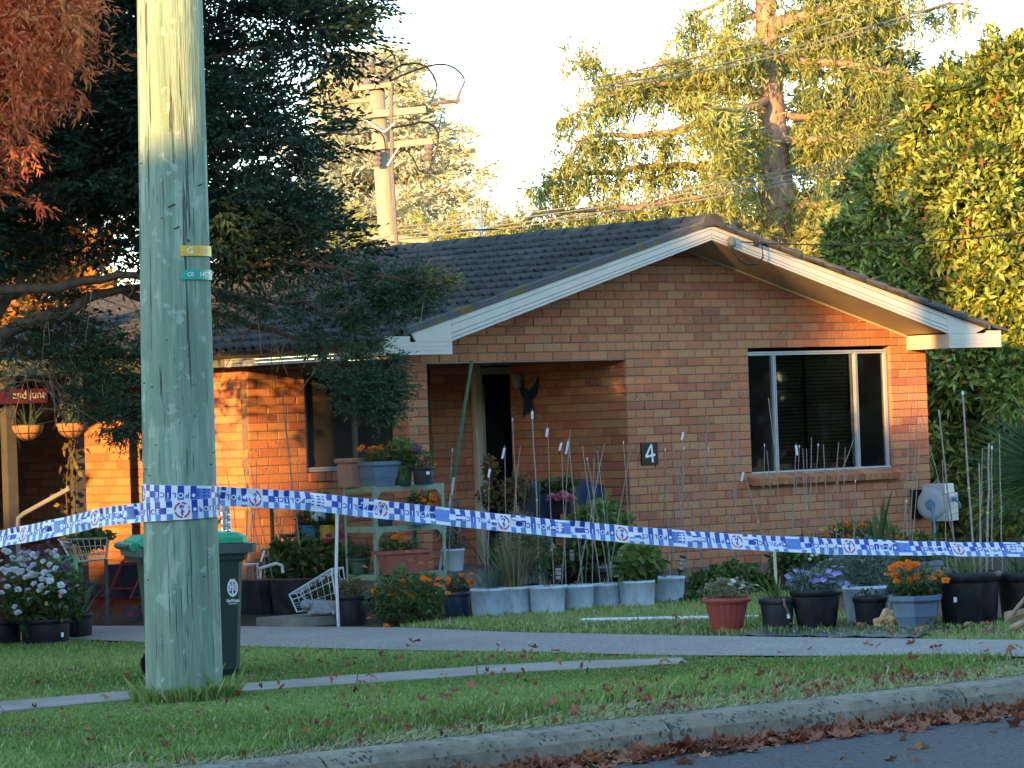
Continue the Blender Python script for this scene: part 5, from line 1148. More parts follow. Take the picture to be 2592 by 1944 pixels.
b = MB(); b.tube([c - FWD * rt * .9 + RT * .04 + Vector((0, 0, h)), c - FWD * rt * 1.05 + RT * .05 + Vector((0, 0, h * .75)), c - FWD * rt + RT * .09 + Vector((0, 0, h * .45))], [.014, .01, .004], 5); b.build('dead_leaf', bark('dead_leaf', (.28, .16, .09)), r)
r, c, rt, h = P_('black_potted_plant', 'big black tub of violet flowers and silvery leaves near the driveway', 2072, 1594, 129, 104, k_black, 'round', .74)
bush(r, c + Vector((0, 0, h + .05)), rt * 1.15, rt, .10, 1000, .035, .012, l_grey); blades(r, c + RT * -.05 + Vector((0, 0, h * .9)), 60, .28, .008, l_grey, .9)
for _ in range(34): flower(r, c + RT * random.uniform(-1.15, 1.2) * rt - FWD * random.uniform(-.3, .9) * rt + Vector((0, 0, h + random.uniform(.02, .17))), random.uniform(.02, .03), 'open', f_viol)
for _ in range(8): flower(r, c + RT * random.uniform(-.2, .8) * rt + Vector((0, 0, h + random.uniform(.2, .3))), .016, 'mum', f_pale)
g = G(2206, 1582); gc = g + FWD * .28
r, c, rt, h = P_('pale_potted_plant', 'wide pale blue tub with grey green bush behind the small black pot', 2206, 1581, 125, 97, k_pale, 'bucket', .8, gc)
bush(r, c + Vector((0, 0, h + .16)), rt * 1.4, rt * 1.1, .22, 3200, .035, .012, l_grey, 5)
r, c, rt, h = P_('small_black_potted_seedling', 'small black pot with seedlings in front of the wide pale blue tub', 2207, 1587, 86, 77, k_black, 'round', .8); bush(r, c + Vector((0, 0, h + .02)), rt * .8, rt * .8, .05, 120, .03, .012, l_moss, stems=0)
g = G(2331, 1584); P_('empty_black_tub', 'black tub partly hidden behind the slate blue hexagonal planter', 2331, 1583, 130, 94, k_black, 'round', .8, g + FWD * .36)
r, c, rt, h = P_('marigold_planter', 'slate blue hexagonal planter full of orange marigolds', 2325, 1592, 124, 85, k_blue, 'hex', .70, rot=R_(10)); bush(r, c + Vector((0, 0, h + .10)), rt * 1.2, rt, .14, 1500, .045, .014, l_mari)
for _ in range(24): flower(r, c + RT * random.uniform(-1.2, 1.3) * rt - FWD * random.uniform(-.4, .9) * rt + Vector((0, 0, h + random.uniform(.08, .27))), random.uniform(.026, .04), 'marigold', f_orange)
flower(r, c - FWD * rt * .5 + Vector((0, 0, h + .2)), .022, 'open', f_purple)
r, c, rt, h = P_('large_black_stake_tub', 'largest black tub with tall stakes and a white sticker, right of the marigold planter', 2465, 1584, 161, 136, k_black, 'round', .84); sticker(r, c - RT * rt * .55 - FWD * rt * .8 + Vector((0, 0, h * .5)), .013, .02); blades(r, c + Vector((0, 0, h * .9)), 30, .25, .014, l_lime, .9, base=.15)
r, c, rt, h = P_('black_edge_tub', 'big black tub with strappy green leaves at the right picture edge', 2610, 1574, 150, 126, k_black, 'round', .84); blades(r, c + Vector((0, 0, h * .9)), 50, .33, .016, l_strap, .7, base=.15)
g = G(2358, 1540); tub = T('grey_trough', 'long blue grey trough standing behind the marigold planter', 'trough', g + FWD * 1.1)
q = g + FWD * 1.1; b = MB(); b.box(q + Vector((0, 0, .16)), (.45, .2, .32), taper=.85); b.box(q + Vector((0, 0, .33)), (.48, .23, .035)); b.build('trough', k_blue, tub); bush(tub, q + Vector((0, 0, .40)), .25, .14, .1, 500, .05, .02, l_gen, stems=3)
# rock, plastic sheet, pipe, wood
g = G(2240, 1588) - FWD * .03; b = MB(); r_ = random.Random(4); sp = []
bm = bmesh.new(); bmesh.ops.create_icosphere(bm, subdivisions=3, radius=1)
for v in bm.verts:
    k = 1 + .25 * math.sin(v.co.x * 4 + 1) * math.sin(v.co.y * 5) + .18 * math.sin(v.co.z * 7 + v.co.x * 3) + r_.uniform(-.05, .05); v.co = Vector((v.co.x * .105 * k, v.co.y * .075 * k, max(-.4, v.co.z) * .085 * k + .03 * v.co.x))
b.add([Vector(g) + v.co + Vector((0, 0, .035)) for v in bm.verts], [tuple(x.index for x in f.verts) for f in bm.faces]); bm.free()
b.build('rock', M('sandstone', (.60, .38, .18), .85, .4, 22, .5, .15), label='pale tan crumpled looking rock in front of the small black pot', cat='rock')
b = MB(); N1, N2 = 26, 10; A0, A1, A2, A3 = (G(x, y) for x, y in ((1870, 1614), (2330, 1622), (2470, 1592), (1960, 1592)))
vs = []
for i in range(N1 + 1):
    for j in range(N2 + 1):
        t, s = i / N1, j / N2; p = A0.lerp(A1, t).lerp(A3.lerp(A2, t), s); vs.append((p.x + .03 * math.sin(9 * s + 3 * t), p.y + .05 * math.sin(t * 14), .012 + .008 * (math.sin(t * 31 + s * 7) * math.sin(s * 9 + t * 13) + 1) + (.012 * max(0, t - .55) * (1 + math.sin(t * 60 + s * 21)))))
b.add(vs, [(i * (N2 + 1) + j, (i + 1) * (N2 + 1) + j, (i + 1) * (N2 + 1) + j + 1, i * (N2 + 1) + j + 1) for i in range(N1) for j in range(N2)])
b.build('plastic_sheet', M('black_sheet', (.02, .024, .034), .32, .2, 6, .1, .5), smooth=True, label='black plastic weed sheet spread under the row of pots', cat='sheet')
MB().tube([G(1470, 1579) + Vector((0, 0, .03)), G(1700, 1576) + Vector((0, 0, .035)), G(1940, 1571) + Vector((0, 0, .03))], .017, 8).build('white_pipe', M('pvc', (.55, .6, .63), .45, .06, 10, 0, .4), label='thin white plastic pipe lying on the lawn behind the red pot', cat='pipe')
for i, (x0, y0, x1, y1, rr, lb) in enumerate([(2545, 1583, 2600, 1545, .02, 'grey stick leaning on the wood pile at the right edge'), (2548, 1580, 2640, 1572, .05, 'short split log lying by the last black tub'), (2560, 1600, 2650, 1585, .028, 'thin weathered branch lying on the mulch at right')]): MB().tube([G(x0, y0) + Vector((0, 0, rr)), G(x1, y0) + Vector((0, 0, rr + .06 * i + (.2 if i == 0 else 0)))], [rr, rr * .8], 7).build('firewood', bark('cut_wood', (.33, .25, .17)), label=lb, cat='wood')
# ---- pale buckets
labs = ['first pale blue bucket from the left, holding dry lavender', 'pale blue bucket squeezed second in the row, holding feathery grass', 'third pale blue bucket from the left with a stained foot', 'fourth pale blue bucket from the left in the row', 'fifth and plainest pale blue bucket in the row', 'sixth pale blue bucket, holding a lime green leafy plant', 'last pale blue bucket at the right end of the row']
for i, (x, yb, wp, hp, bk) in enumerate([(1243, 1563, 99, 70, 0), (1306, 1562, 80, 72, .10), (1387, 1559, 88, 72, 0), (1466, 1550, 78, 66, .03), (1538, 1542, 74, 62, 0), (1615, 1541, 88, 68, 0), (1696, 1528, 78, 65, 0)]):
    g = G(x, yb); cc = g + FWD * (wp * dist(g) / FPX * .42 + bk)
    r, c, rt, h = P_('bucket_planter', labs[i], x, yb, wp * 1.05, hp * 1.05, k_pale, 'bucket', .9, cc, 'row of pale blue buckets')
    MB().lathe([(rt * .905, .035), (rt * .92, .04), (rt * .905, .045)], c, 24).build('mould_line', M('bucket_shadow', (.2, .24, .3), .6, .1, 5, 0), r)
    top = c + Vector((0, 0, h))
    if i == 0: blades(r, top, 150, .26, .006, l_grey, .9, base=.12)
    elif i == 1: blades(r, top, 220, .50, .007, l_straw, .55, base=.12); bush(r, top + Vector((0, 0, .28)), .16, .16, .25, 700, .06, .006, l_straw)
    elif i == 2: blades(r, top - Vector((0, 0, .03)), 25, .14, .006, l_straw, 1.2, base=.1); bush(r, top + Vector((.02, .2, .3)), .14, .14, .28, 500, .09, .012, l_strap)
    elif i == 5: bush(r, top + Vector((.05, 0, .16)), .21, .17, .17, 330, .10, .06, l_lime, 3, .0)
    elif i == 4: blades(r, top - Vector((0, 0, .03)), 8, .1, .008, l_straw, .6)
    else: bush(r, top, rt * .6, rt * .6, .03, 40, .03, .012, l_moss, stems=0)
# ---- marigold bush, navy pot, black pot
g = G(1030, 1588) + FWD * .22; r = T('marigold_bush', 'sprawling green marigold bush with scattered orange flowers beside the driveway', 'shrub', g)
bush(r, g + Vector((0, 0, .24)), .36, .30, .25, 5200, .05, .013, l_mari, 5, .2, stems=14)
for x, y in ((1031, 1398), (922, 1436), (1042, 1421), (1066, 1427), (1018, 1470), (1073, 1465), (1025, 1487), (1042, 1509), (989, 1508), (947, 1497), (1110, 1466), (1085, 1468), (1118, 1485), (934, 1566), (977, 1585), (1133, 1502), (1134, 1466), (1105, 1480)): flower(r, W(x, y, dist(g) - .18), random.uniform(.024, .036), 'marigold', f_orange)
for k in range(26): p = W(random.uniform(935, 1120), random.uniform(1480, 1580), dist(g) - .28); MB().lathe([(.002, -.008), (.009, 0), (.004, .009)], p, 5).build('bud', l_mari, r) if k % 3 == 0 else None
r, c, rt, h = P_('navy_potted_marigold', 'navy blue glossy pot of orange marigolds beside the first pale bucket', 1158, 1560, 72, 62, k_navy, 'round', .82); bush(r, c + Vector((0, 0, h + .07)), rt * 1.1, rt, .09, 600, .04, .012, l_mari); [flower(r, c + RT * random.uniform(-1, 1.2) * rt - FWD * random.uniform(0, .9) * rt + Vector((0, 0, h + random.uniform(.05, .15))), random.uniform(.022, .034), 'marigold', f_orange) for _ in range(12)]
r, c, rt, h = P_('black_pot_with_moss', 'black pot with brown moss standing against the white pole by the slab', 891, 1584, 84, 80, k_black, 'round', .84); bush(r, c + Vector((0, 0, h + .05)), rt * .9, rt * .8, .10, 900, .03, .01, l_brown, stems=0)
p = G(857, 1588); MB().tube([p, Vector((p.x, p.y, .45)) - RT * .006, W(853, 1300, dist(p))], .014, 8).build('white_post', M('white_enamel', (.6, .63, .65), .45, .08, 10, 0, .4), label='thin white metal post standing beside the black mossy pot', cat='post')
# ---- slab, dog statue, tipped wire basket, moss mound
s0 = G(765, 1588) + FWD * .28; b = MB(); b.box(s0 + Vector((0, 0, .045)), (.62, .55, .075)); b.build('concrete_slab', mk_concrete('slab_concrete', (.30, .28, .23), False), label='loose concrete paving slab beside the driveway', cat='slab')
sz = .083
dg = W(806, 1548, dist(s0) - .08); dg = Vector((dg.x, dg.y, sz)); st = T('dog_statue', 'small grey stone puppy statue lying on the concrete slab', 'statue', dg)
m_stone = M('grey_stone', (.26, .28, .29), .9, .2, 40, .3, .1)
def blob(b, c, r, s=(1, 1, 1), n=10, m=7):
    c = Vector(c); vs = []
    for i in range(m + 1):
        th = math.pi * i / m
        for k in range(n): ph = 2 * math.pi * k / n; vs.append(c + Vector((r * s[0] * math.sin(th) * math.cos(ph), r * s[1] * math.sin(th) * math.sin(ph), r * s[2] * math.cos(th))))
    b.add(vs, [(i * n + k, (i + 1) * n + k, (i + 1) * n + (k + 1) % n, i * n + (k + 1) % n) for i in range(m) for k in range(n)])
def skinned(name, chains, mat, parent, sub=2):
    """one continuous surface grown round a skeleton: chains of (point, radius)"""
    me = bpy.data.meshes.new(name); vs = []; es = []; rad = []
    for ch in chains:
        prev = None
        for p, r in ch:
            j = next((i for i, q in enumerate(vs) if (q - Vector(p)).length < 1e-4), None)
            if j is None: vs.append(Vector(p)); rad.append(r); j = len(vs) - 1
            if prev is not None: es.append((prev, j))
            prev = j
    org = ORG[parent.name]; me.from_pydata([tuple(v - org) for v in vs], es, []); o = link(name, me, mat, parent)
    o.modifiers.new('skin', 'SKIN'); o.modifiers['skin'].use_smooth_shade = True
    for i, v in enumerate(me.skin_vertices[0].data): v.radius = (rad[i], rad[i]); v.use_root = i == 0
    sbd = o.modifiers.new('sub', 'SUBSURF'); sbd.levels = sbd.render_levels = sub; return o
def dpt(a, s, z): return dg + (RT * a - FWD * s + Vector((0, 0, z))) * 1.3
skinned('body', [[(dpt(.08, 0, .055), 0.0650), (dpt(.0, 0, .06), 0.0624), (dpt(-.05, .02, .075), 0.0455), (dpt(-.085, .035, .085), 0.0546), (dpt(-.115, .055, .07), 0.0286)], [(dpt(.08, 0, .055), 0.0650), (dpt(.13, .0, .05), 0.0585), (dpt(.16, -.02, .03), 0.0195), (dpt(.2, -.02, .025), 0.0104)],
        [(dpt(.0, 0, .06), 0.0624), (dpt(-.02, .045, .03), 0.0286), (dpt(-.07, .065, .018), 0.0208)], [(dpt(.0, 0, .06), 0.0624), (dpt(-.02, -.035, .03), 0.0286), (dpt(-.06, -.02, .018), 0.0208)], [(dpt(.13, 0, .05), 0.0585), (dpt(.13, .05, .025), 0.0286), (dpt(.09, .065, .015), 0.0182)]], m_stone, st)
for q in (1, -1): MB().add([dpt(-.075, .035 + q * .03, .115), dpt(-.055, .04 + q * .045, .10), dpt(-.06, .04 + q * .05, .06), dpt(-.085, .045 + q * .042, .075)], [(0, 1, 2, 3)]).build('ear', m_stone, st)
b = MB(); [blob(b, dpt(-.118, .062 + q * .014, .095), .006, n=6, m=4) for q in (1, -1)]; blob(b, dpt(-.138, .065, .072), .008, n=6, m=4); b.build('eyes_and_nose', k_black, st)
bk = W(790, 1500, dist(s0) + .1); wb = T('tipped_wire_basket', 'white wire basket tipped on its side on the concrete slab', 'basket', (bk.x, bk.y, sz)); wm = M('white_wire', (.55, .58, .62), .4, .05, 10, 0, .4)
corners = lambda f: [W(x, y, dist(s0) + dd) for x, y, dd in f]
Ft = corners([(732, 1505, -.1), (760, 1500, .15), (790, 1545, .15), (752, 1549, -.1)]); Bt = corners([(838, 1440, -.05), (868, 1436, .2), (880, 1520, .2), (852, 1530, -.05)])
b = MB()
for F_ in (Ft, Bt): b.tube(F_ + [F_[0]], .007, 5)
for i in range(4):
    b.tube([Ft[i], Bt[i]], .006, 5)
    for t in (.15, .3, .45, .6, .75, .9): b.tube([Ft[i].lerp(Bt[i], t), Ft[(i + 1) % 4].lerp(Bt[(i + 1) % 4], t)], .003, 4)
    for t in (.33, .66): b.tube([Ft[i].lerp(Ft[(i + 1) % 4], t), Bt[i].lerp(Bt[(i + 1) % 4], t)], .003, 4)
for t in (.25, .5, .75): b.tube([Ft[0].lerp(Ft[3], t), Ft[1].lerp(Ft[2], t)], .003, 4)
b.build('wire_frame', wm, wb)
p = W(825, 1530, dist(s0) + .05); r = T('moss_mound', 'mound of green moss behind the stone puppy', 'plant', (p.x, p.y, sz)); bush(r, (p.x, p.y, sz + .16), .17, .13, .14, 3000, .03, .008, l_moss, 5, .6, stems=0)
# ---- green metal shelf stand
RK = Vector((-.78, -1.42, 0)); rf = W(946, 1232, 32.0); RK = Vector((rf.x, rf.y, 0)); zt = rf.z; LU, LV = .82, .46
m_rack = M('pale_green_steel', (.25, .33, .23), .55, .2, 12, .05, .35)
rk = T('green_shelf_stand', 'pale green three tier metal shelf stand crowded with pots', 'shelf', RK)
zl = [zt, W(946, 1335, 32).z, W(946, 1456, 32).z]
for i, z in enumerate(zl):
    b = MB(); b.bx(RK.x + .02, RK.x + LU - .02, RK.y + .02, RK.y + LV - .02, z - .008, z); b.bx(RK.x + .02, RK.x + LU - .02, RK.y + .004, RK.y + .016, z - .05, z + .002); b.bx(RK.x + .004, RK.x + .016, RK.y + .02, RK.y + LV - .02, z - .05, z + .002); b.bx(RK.x + .02, RK.x + LU - .02, RK.y + LV - .016, RK.y + LV - .004, z - .05, z + .002); b.build('shelf', m_rack, rk)
    b = MB()
    for x0, sgn in ((RK.x + .02, 1), (RK.x + LU - .02, -1)): b.add([(x0, RK.y + .0025, z - .05), (x0 + sgn * .07, RK.y + .0025, z - .05), (x0, RK.y + .0025, z - .13)], [(0, 1, 2)])
    b.build('gusset', m_rack, rk)
for x, y in ((0, 0), (LU, 0), (0, LV), (LU, LV)):
    b = MB(); sx = 1 if x == 0 else -1; sy = 1 if y == 0 else -1; px_, py_ = RK.x + x, RK.y + y
    b.bx(min(px_, px_ + sx * .035), max(px_, px_ + sx * .035), min(py_, py_ + sy * .003), max(py_, py_ + sy * .003), 0, zt + .004); b.bx(min(px_, px_ + sx * .003), max(px_, px_ + sx * .003), min(py_ + sy * .003, py_ + sy * .035), max(py_ + sy * .003, py_ + sy * .035), 0, zt + .004); b.build('leg', m_rack, rk)
def onshelf(name, label, x, yb, wpx, hpx, mat, style, bw, z, dd=.0, rot=None):
    p = W(x, yb, 32.15 + dd); return P_(name, label, 0, 0, wpx, hpx, mat, style, bw, Vector((p.x, p.y, z)), rot=rot)
onshelf('terracotta_square_pot', 'square pinkish terracotta pot at the left of the top shelf', 897, 1227, 70, 74, k_terra, 'terrasq', .82, zl[0], .1, rot=R_(0))
r, c, rt, h = onshelf('top_marigold_planter', 'slate blue square planter of marigolds on the top shelf', 956, 1227, 84, 64, k_blue, 'square', .74, zl[0], .02, R_(0)); bush(r, c + Vector((0, 0, h + .04)), rt * 1.1, rt, .08, 500, .04, .012, l_mari); [flower(r, c + RT * random.uniform(-1.1, 1.1) * rt - FWD * random.uniform(-.2, .9) * rt + Vector((0, 0, h + random.uniform(.02, .14))), random.uniform(.022, .034), 'marigold', f_orange) for _ in range(16)]
r, c, rt, h = onshelf('green_pot_trailing', 'green pot with trailing yellow green leaves on the top shelf', 1018, 1225, 58, 52, k_green, 'round', .8, zl[0], .12); bush(r, c + Vector((.0, 0, h + .10)), rt * 1.4, rt * 1.2, .13, 900, .06, .02, l_lime); blades(r, c + Vector((0, 0, h)), 40, .3, .006, l_straw, .7)
b = MB(); 
for k in range(14): b.add([c - FWD * rt * 1.1 + RT * random.uniform(-.02, .05) + Vector((0, 0, h - k * .008)) + v for v in (Vector((0, 0, 0)), RT * .02 + Vector((0, 0, -.02)), Vector((0, 0, -.045)), RT * -.02 + Vector((0, 0, -.02)))], [(0, 1, 2, 3)], random.random())
b.build('trailing_leaves', l_lime, r)
r, c, rt, h = onshelf('dark_pot_labelled', 'dark pot with white sticker at the right of the top shelf', 1072, 1221, 56, 46, k_char, 'round', .85, zl[0], .05); bush(r, c + Vector((0, 0, h + .06)), rt * 1.1, rt, .08, 350, .045, .012, l_mari); sticker(r, c + RT * rt * .45 - FWD * rt * .92 + Vector((0, 0, h * .65)), .014, .014); [flower(r, c + RT * q * rt - FWD * rt * .4 + Vector((0, 0, h + .02)), .02, 'marigold', f_orange) for q in (.9, 1.1, -.2)]; bush(r, c + RT * -.04 + Vector((0, 0, h + .16)), .06, .05, .06, 120, .03, .014, f_purple, name='dark_petals', stems=2)
r, c, rt, h = onshelf('middle_shelf_marigold', 'marigold pot at the right of the middle shelf', 1068, 1333, 60, 40, k_turq, 'round', .8, zl[1], .1); bush(r, c + Vector((0, 0, h + .08)), rt * 1.4, rt, .10, 600, .045, .013, l_mari); [flower(r, W(random.uniform(1035, 1110), random.uniform(1245, 1285), 32.1), random.uniform(.02, .032), 'marigold', f_orange) for _ in range(14)]
onshelf('blue_shelf_pot', 'small blue pot in the middle of the middle shelf', 975, 1333, 46, 34, k_navy, 'round', .8, zl[1], .12)
p = W(900, 1333, 32.2); r = T('shelf_statue', 'brown and white animal figurine on the left of the middle shelf', 'statue', Vector((p.x, p.y, zl[1]))); q = Vector((p.x, p.y, zl[1]))
skinned('body', [[(q + Vector((.05, 0, .10)), .045), (q + Vector((-.03, 0, .12)), .042), (q + Vector((-.08, -.01, .19)), .03), (q + Vector((-.11, -.02, .22)), .034), (q + Vector((-.15, -.03, .20)), .018)]] + [[(q + Vector((a, 0, .11 if a < 0 else .10)), .043), (q + Vector((a, s * .03, .05)), .018), (q + Vector((a, s * .035, .012)), .016)] for a in (-.031, .051) for s in (1, -1)], M('figurine', (.42, .36, .27), .7, .4, 20, .1, .3), r)
r, c, rt, h = onshelf('bottom_green_pot', 'round dark green pot at the left of the bottom shelf', 911, 1447, 56, 42, k_green, 'round', .75, zl[2], .1); blades(r, c + Vector((0, 0, h)), 90, .2, .006, l_grey, .9); bush(r, c + Vector((0, .0, h + .06)), .12, .1, .08, 400, .04, .01, l_strap)
tr0 = W(1020, 1447, 32.15); tq = Vector((tr0.x, tr0.y, zl[2])); r = T('terracotta_trough', 'long dusty red trough with a few marigolds on the bottom shelf', 'planter', tq)
b = MB(); b.box(tq + Vector((0, 0, .095)), (.52, .17, .19), taper=.86); b.box(tq + Vector((0, 0, .20)), (.56, .21, .035)); b.build('trough', k_dusty, r); MB().box(tq + Vector((0, 0, .2185)), (.52, .17, .004)).build('soil', m_soil, r); bush(r, tq + Vector((-.12, 0, .27)), .12, .08, .07, 260, .05, .014, l_mari); [flower(r, tq + Vector((random.uniform(-.2, -.02), -.03, random.uniform(.30, .36))), .03, 'marigold', f_orange) for _ in range(6)]; bush(r, tq + Vector((.1, 0, .25)), .1, .07, .05, 120, .05, .014, l_mari)
# ---- dark plant stand by the wall with bright pots
ps = W(800, 1500, 34.6); ps = Vector((ps.x, ps.y, 0)); st = T('dark_plant_stand', 'dark stepped plant stand against the brick wall left of the shelf', 'stand', ps)
for z, w_, dy in ((1.02, .35, .3), (.72, .62, .12), (.45, .8, -.05)): MB().box(ps + Vector((.05, dy, z * .93 - .02)), (w_, .2, .03)).build('step', k_char, st)
for dx in (-.25, .3): MB().bar(ps + Vector((dx, .35, 0)), ps + Vector((dx, .35, .93)), .03).build('leg', k_char, st); MB().bar(ps + Vector((dx, -.1, 0)), ps + Vector((dx, -.1, .4)), .03).build('leg', k_char, st)
for nm, lb, x, yb, wp, hp, mt in (('pale_stand_pot', 'pale blue pot on the top step of the dark plant stand', 806, 1318, 48, 34, k_pale), ('turquoise_pot', 'turquoise pot on the dark plant stand beside the yellow pot', 780, 1366, 46, 38, k_turq), ('yellow_pot', 'yellow pot beside the turquoise pot on the plant stand', 828, 1364, 40, 36, k_yel), ('low_yellow_pot', 'yellow pot lower down on the plant stand below the turquoise pot', 786, 1421, 36, 34, k_yel), ('yellow_edge_pot', 'yellow pot at the far left of the plant stand', 736, 1424, 34, 24, k_yel), ('blue_stand_pot', 'small blue pot on the lowest step right of the yellow pots', 834, 1421, 32, 26, k_navy)):
    p = W(x, yb, 34.3); r, c, rt, h = P_(nm, lb, 0, 0, wp, hp, mt, 'round', .82, p); bush(r, c + Vector((0, 0, h + .05)), rt * 1.3, rt, .09, 260, .06, .025, l_gen)
p = W(870, 1430, 33.6); r = T('cyclamen', 'dark leaved plant with magenta flowers behind the white post', 'plant', (p.x, p.y, 0)); bush(r, p + Vector((0, 0, .05)), .2, .15, .16, 700, .06, .035, l_gen); [flower(r, W(x, y, 33.4), .035, 'mum', f_mag) for x, y in ((872, 1353), (864, 1358), (879, 1362), (828, 1370), (893, 1378), (833, 1356))]
p = W(745, 1440, 33.8); r = T('dark_leafy_plant', 'dark broad leaved plant at the foot of the lit brick wall', 'plant', (p.x, p.y, 0)); bush(r, Vector((p.x, p.y, .35)), .3, .22, .32, 900, .11, .05, l_gen, 3)
for i, (x, wp, lb) in enumerate(((655, 85, 'left one of two long black planter boxes by the wall'), (742, 95, 'right one of two long black planter boxes by the wall'))):
    g = G(x, 1562) + FWD * .5; MB().box(g + Vector((0, 0, .16)), (.30 + .03 * i, .34, .32), taper=.9).build('planter_box', k_black, label=lb, cat='planter', group='black planter boxes')
p = W(660, 1470, 33.0); ch = T('white_chair_frame', 'white tubular metal frame behind the bin and stakes', 'frame', (p.x, p.y, 0)); b = MB(); s_ = 33 / FPX
pts = [W(x, y, 33.0) for x, y in ((617, 1430), (652, 1427), (652, 1478))]; MB().tube(pts, .016, 7).build('frame_tube', wm, ch)
MB().tube([W(x, y, 32.8) for x, y in ((655, 1440), (700, 1426), (714, 1432), (716, 1450))], .016, 7).build('frame_tube', wm, ch); MB().tube([W(616, 1476, 32.9), W(700, 1474, 32.9)], .012, 6).build('frame_tube', wm, ch); MB().tube([W(660, 1440, 32.9), (W(655, 1560, 32.9))], .012, 6).build('frame_tube', wm, ch)
# ---- porch corner
g = G(1148, 1500) + FWD * 3.0; p = W(1148, 1446, 33.0); r, c, rt, h = P_('white_tall_pot', 'tall white wrapped pot with stakes beside the shelf stand', 0, 0, 60, 58, M('white_pot', (.5, .54, .56), .5, .08, 10, .05, .35), 'bucket', .8, p); bush(r, c + Vector((0, 0, h + .2)), .14, .12, .28, 700, .05, .018, l_grey)
p = W(1262, 1440, 33.3); r = T('yucca_plant', 'spiky green yucca leaves behind the feathery grass', 'plant', (p.x, p.y, 0)); blades(r, (p.x, p.y, .15), 26, .62, .035, l_strap, .6)
p = W(1300, 1280, 34.2); r = T('bronze_shrub', 'thin bronze leaved shrub in front of the dark doorway', 'shrub', (p.x, p.y, 0)); 
for (x, y, a, b_) in ((1290, 1250, .14, .22), (1318, 1235, .13, .16), (1240, 1185, .08, .12), (1235, 1255, .1, .14)): q = W(x, y, 34.2); bush(r, q, a, a, b_, 260, .05, .025, l_brown, 3, stems=3)
MB().tube([(p.x, p.y, 0), W(1260, 1280, 34.2), W(1222, 1150, 34.2)], .006, 5).build('stem', m_bark2, r)
for nm, lb, x, y, rx, rz, n, L_, W_, mt in (('salvia_shrub', 'broad light green leafy shrub behind the middle buckets', 1515, 1345, .36, .30, 1500, .09, .045, l_lime), ('lime_shrub', 'lighter leafy shrub right of the solar light at the porch corner', 1600, 1400, .22, .22, 600, .08, .045, l_lime), ('grass_clump', 'loose clump of thin grey grass in front of the doorway', 1318, 1370, .2, .3, 900, .1, .008, l_straw), ('dark_pot_row_plants', 'dark leafy plants in tubs behind the fourth bucket', 1440, 1420, .3, .12, 700, .07, .03, l_gen)):
    p = W(x, y, 33.2); r = T(nm, lb, 'shrub', (p.x, p.y, 0)); bush(r, p, rx, rx * .7, rz, n, L_, W_, mt, 4)
for i, (x, lb) in enumerate(((1430, 'black tub behind the third and fourth buckets'), (1510, 'black tub behind the fourth and fifth buckets'), (1660, 'small black tub near the house corner'))): P_('black_back_tub', lb, x, 1510, 92 - 30 * (i == 2), 60, k_black, 'round', .85, (lambda g: g + FWD * .9)(G(x, 1512)), 'black tubs behind the buckets')
p = W(1662, 1378, 33.6); r = T('purple_daisy', 'single pale purple daisy on a thin stem near the house corner', 'flower', (p.x, p.y, 0)); flower(r, p, .055, 'mum', petal('lilac_petal', [(.4, .2, .5), (.5, .3, .6), (.6, .45, .7)])); MB().tube([(p.x, p.y, 0), p], .004, 4).build('stem', l_gen, r)
p = W(1425, 1300, 34.6); r = T('pink_potted_flowers', 'dark pot of pink geranium flowers standing on the porch', 'potted plant', p); pot(r, p, .12, .1, .18, k_black)
bush(r, p + Vector((0, 0, .26)), .2, .14, .1, 400, .07, .05, l_gen); [flower(r, W(x, y, 34.4), .045, 'mum', f_pink) for x, y in ((1396, 1257), (1401, 1262), (1392, 1265), (1418, 1256), (1424, 1262), (1430, 1254), (1444, 1258), (1450, 1264), (1440, 1266), (1425, 1250), (1412, 1264))]
def chair(x, y, d, lb):
    p = W(x, y, d); r = T('plastic_chair', lb, 'chair', (p.x, p.y, .22)); N = 14; b = MB(); k = []
    for i in range(N + 1):
        a = math.pi * (i / N - .5); k.append((.24 * math.sin(a), .12 * math.cos(a)))
    b.add([(p.x + u, p.y + v, z) for z in (.62, 1.02) for u, v in k] , [(i, i + 1, N + 2 + i, N + 1 + i) for i in range(N)]); tp = [(p.x + u, p.y + v, 1.02 + .08 * math.cos(u * 6)) for u, v in k]; b.add([(p.x + u, p.y + v, 1.02) for u, v in k] + tp, [(i, i + 1, N + 2 + i, N + 1 + i) for i in range(N)]); o = b.build('backrest', k_navy, r); m_ = o.modifiers.new('s', 'SOLIDIFY'); m_.thickness = .012
    MB().box((p.x, p.y - .12, .62), (.46, .44, .025)).build('seat', k_navy, r)
    for sx in (-.2, .2):
        for sy in (-.3, .06): MB().bar((p.x + sx, p.y + sy, .22), (p.x + sx * .95, p.y + sy, .61), .035).build('leg', k_navy, r)
chair(1370, 1300, 35.2, 'dark blue plastic chair on the porch, left of the pink flowers'); chair(1485, 1310, 35.0, 'dark blue plastic chair on the porch, right of the pink flowers')
p = W(1402, 1432, 33.9); r = T('cherub_statue', 'small pale stone cherub statue between the porch plants', 'statue', (p.x, p.y, .2)); q = Vector((p.x, p.y, .22)); MB().lathe([(.07, -.02), (.07, .02), (.05, .03)], q, 10).build('plinth', m_stone, r)
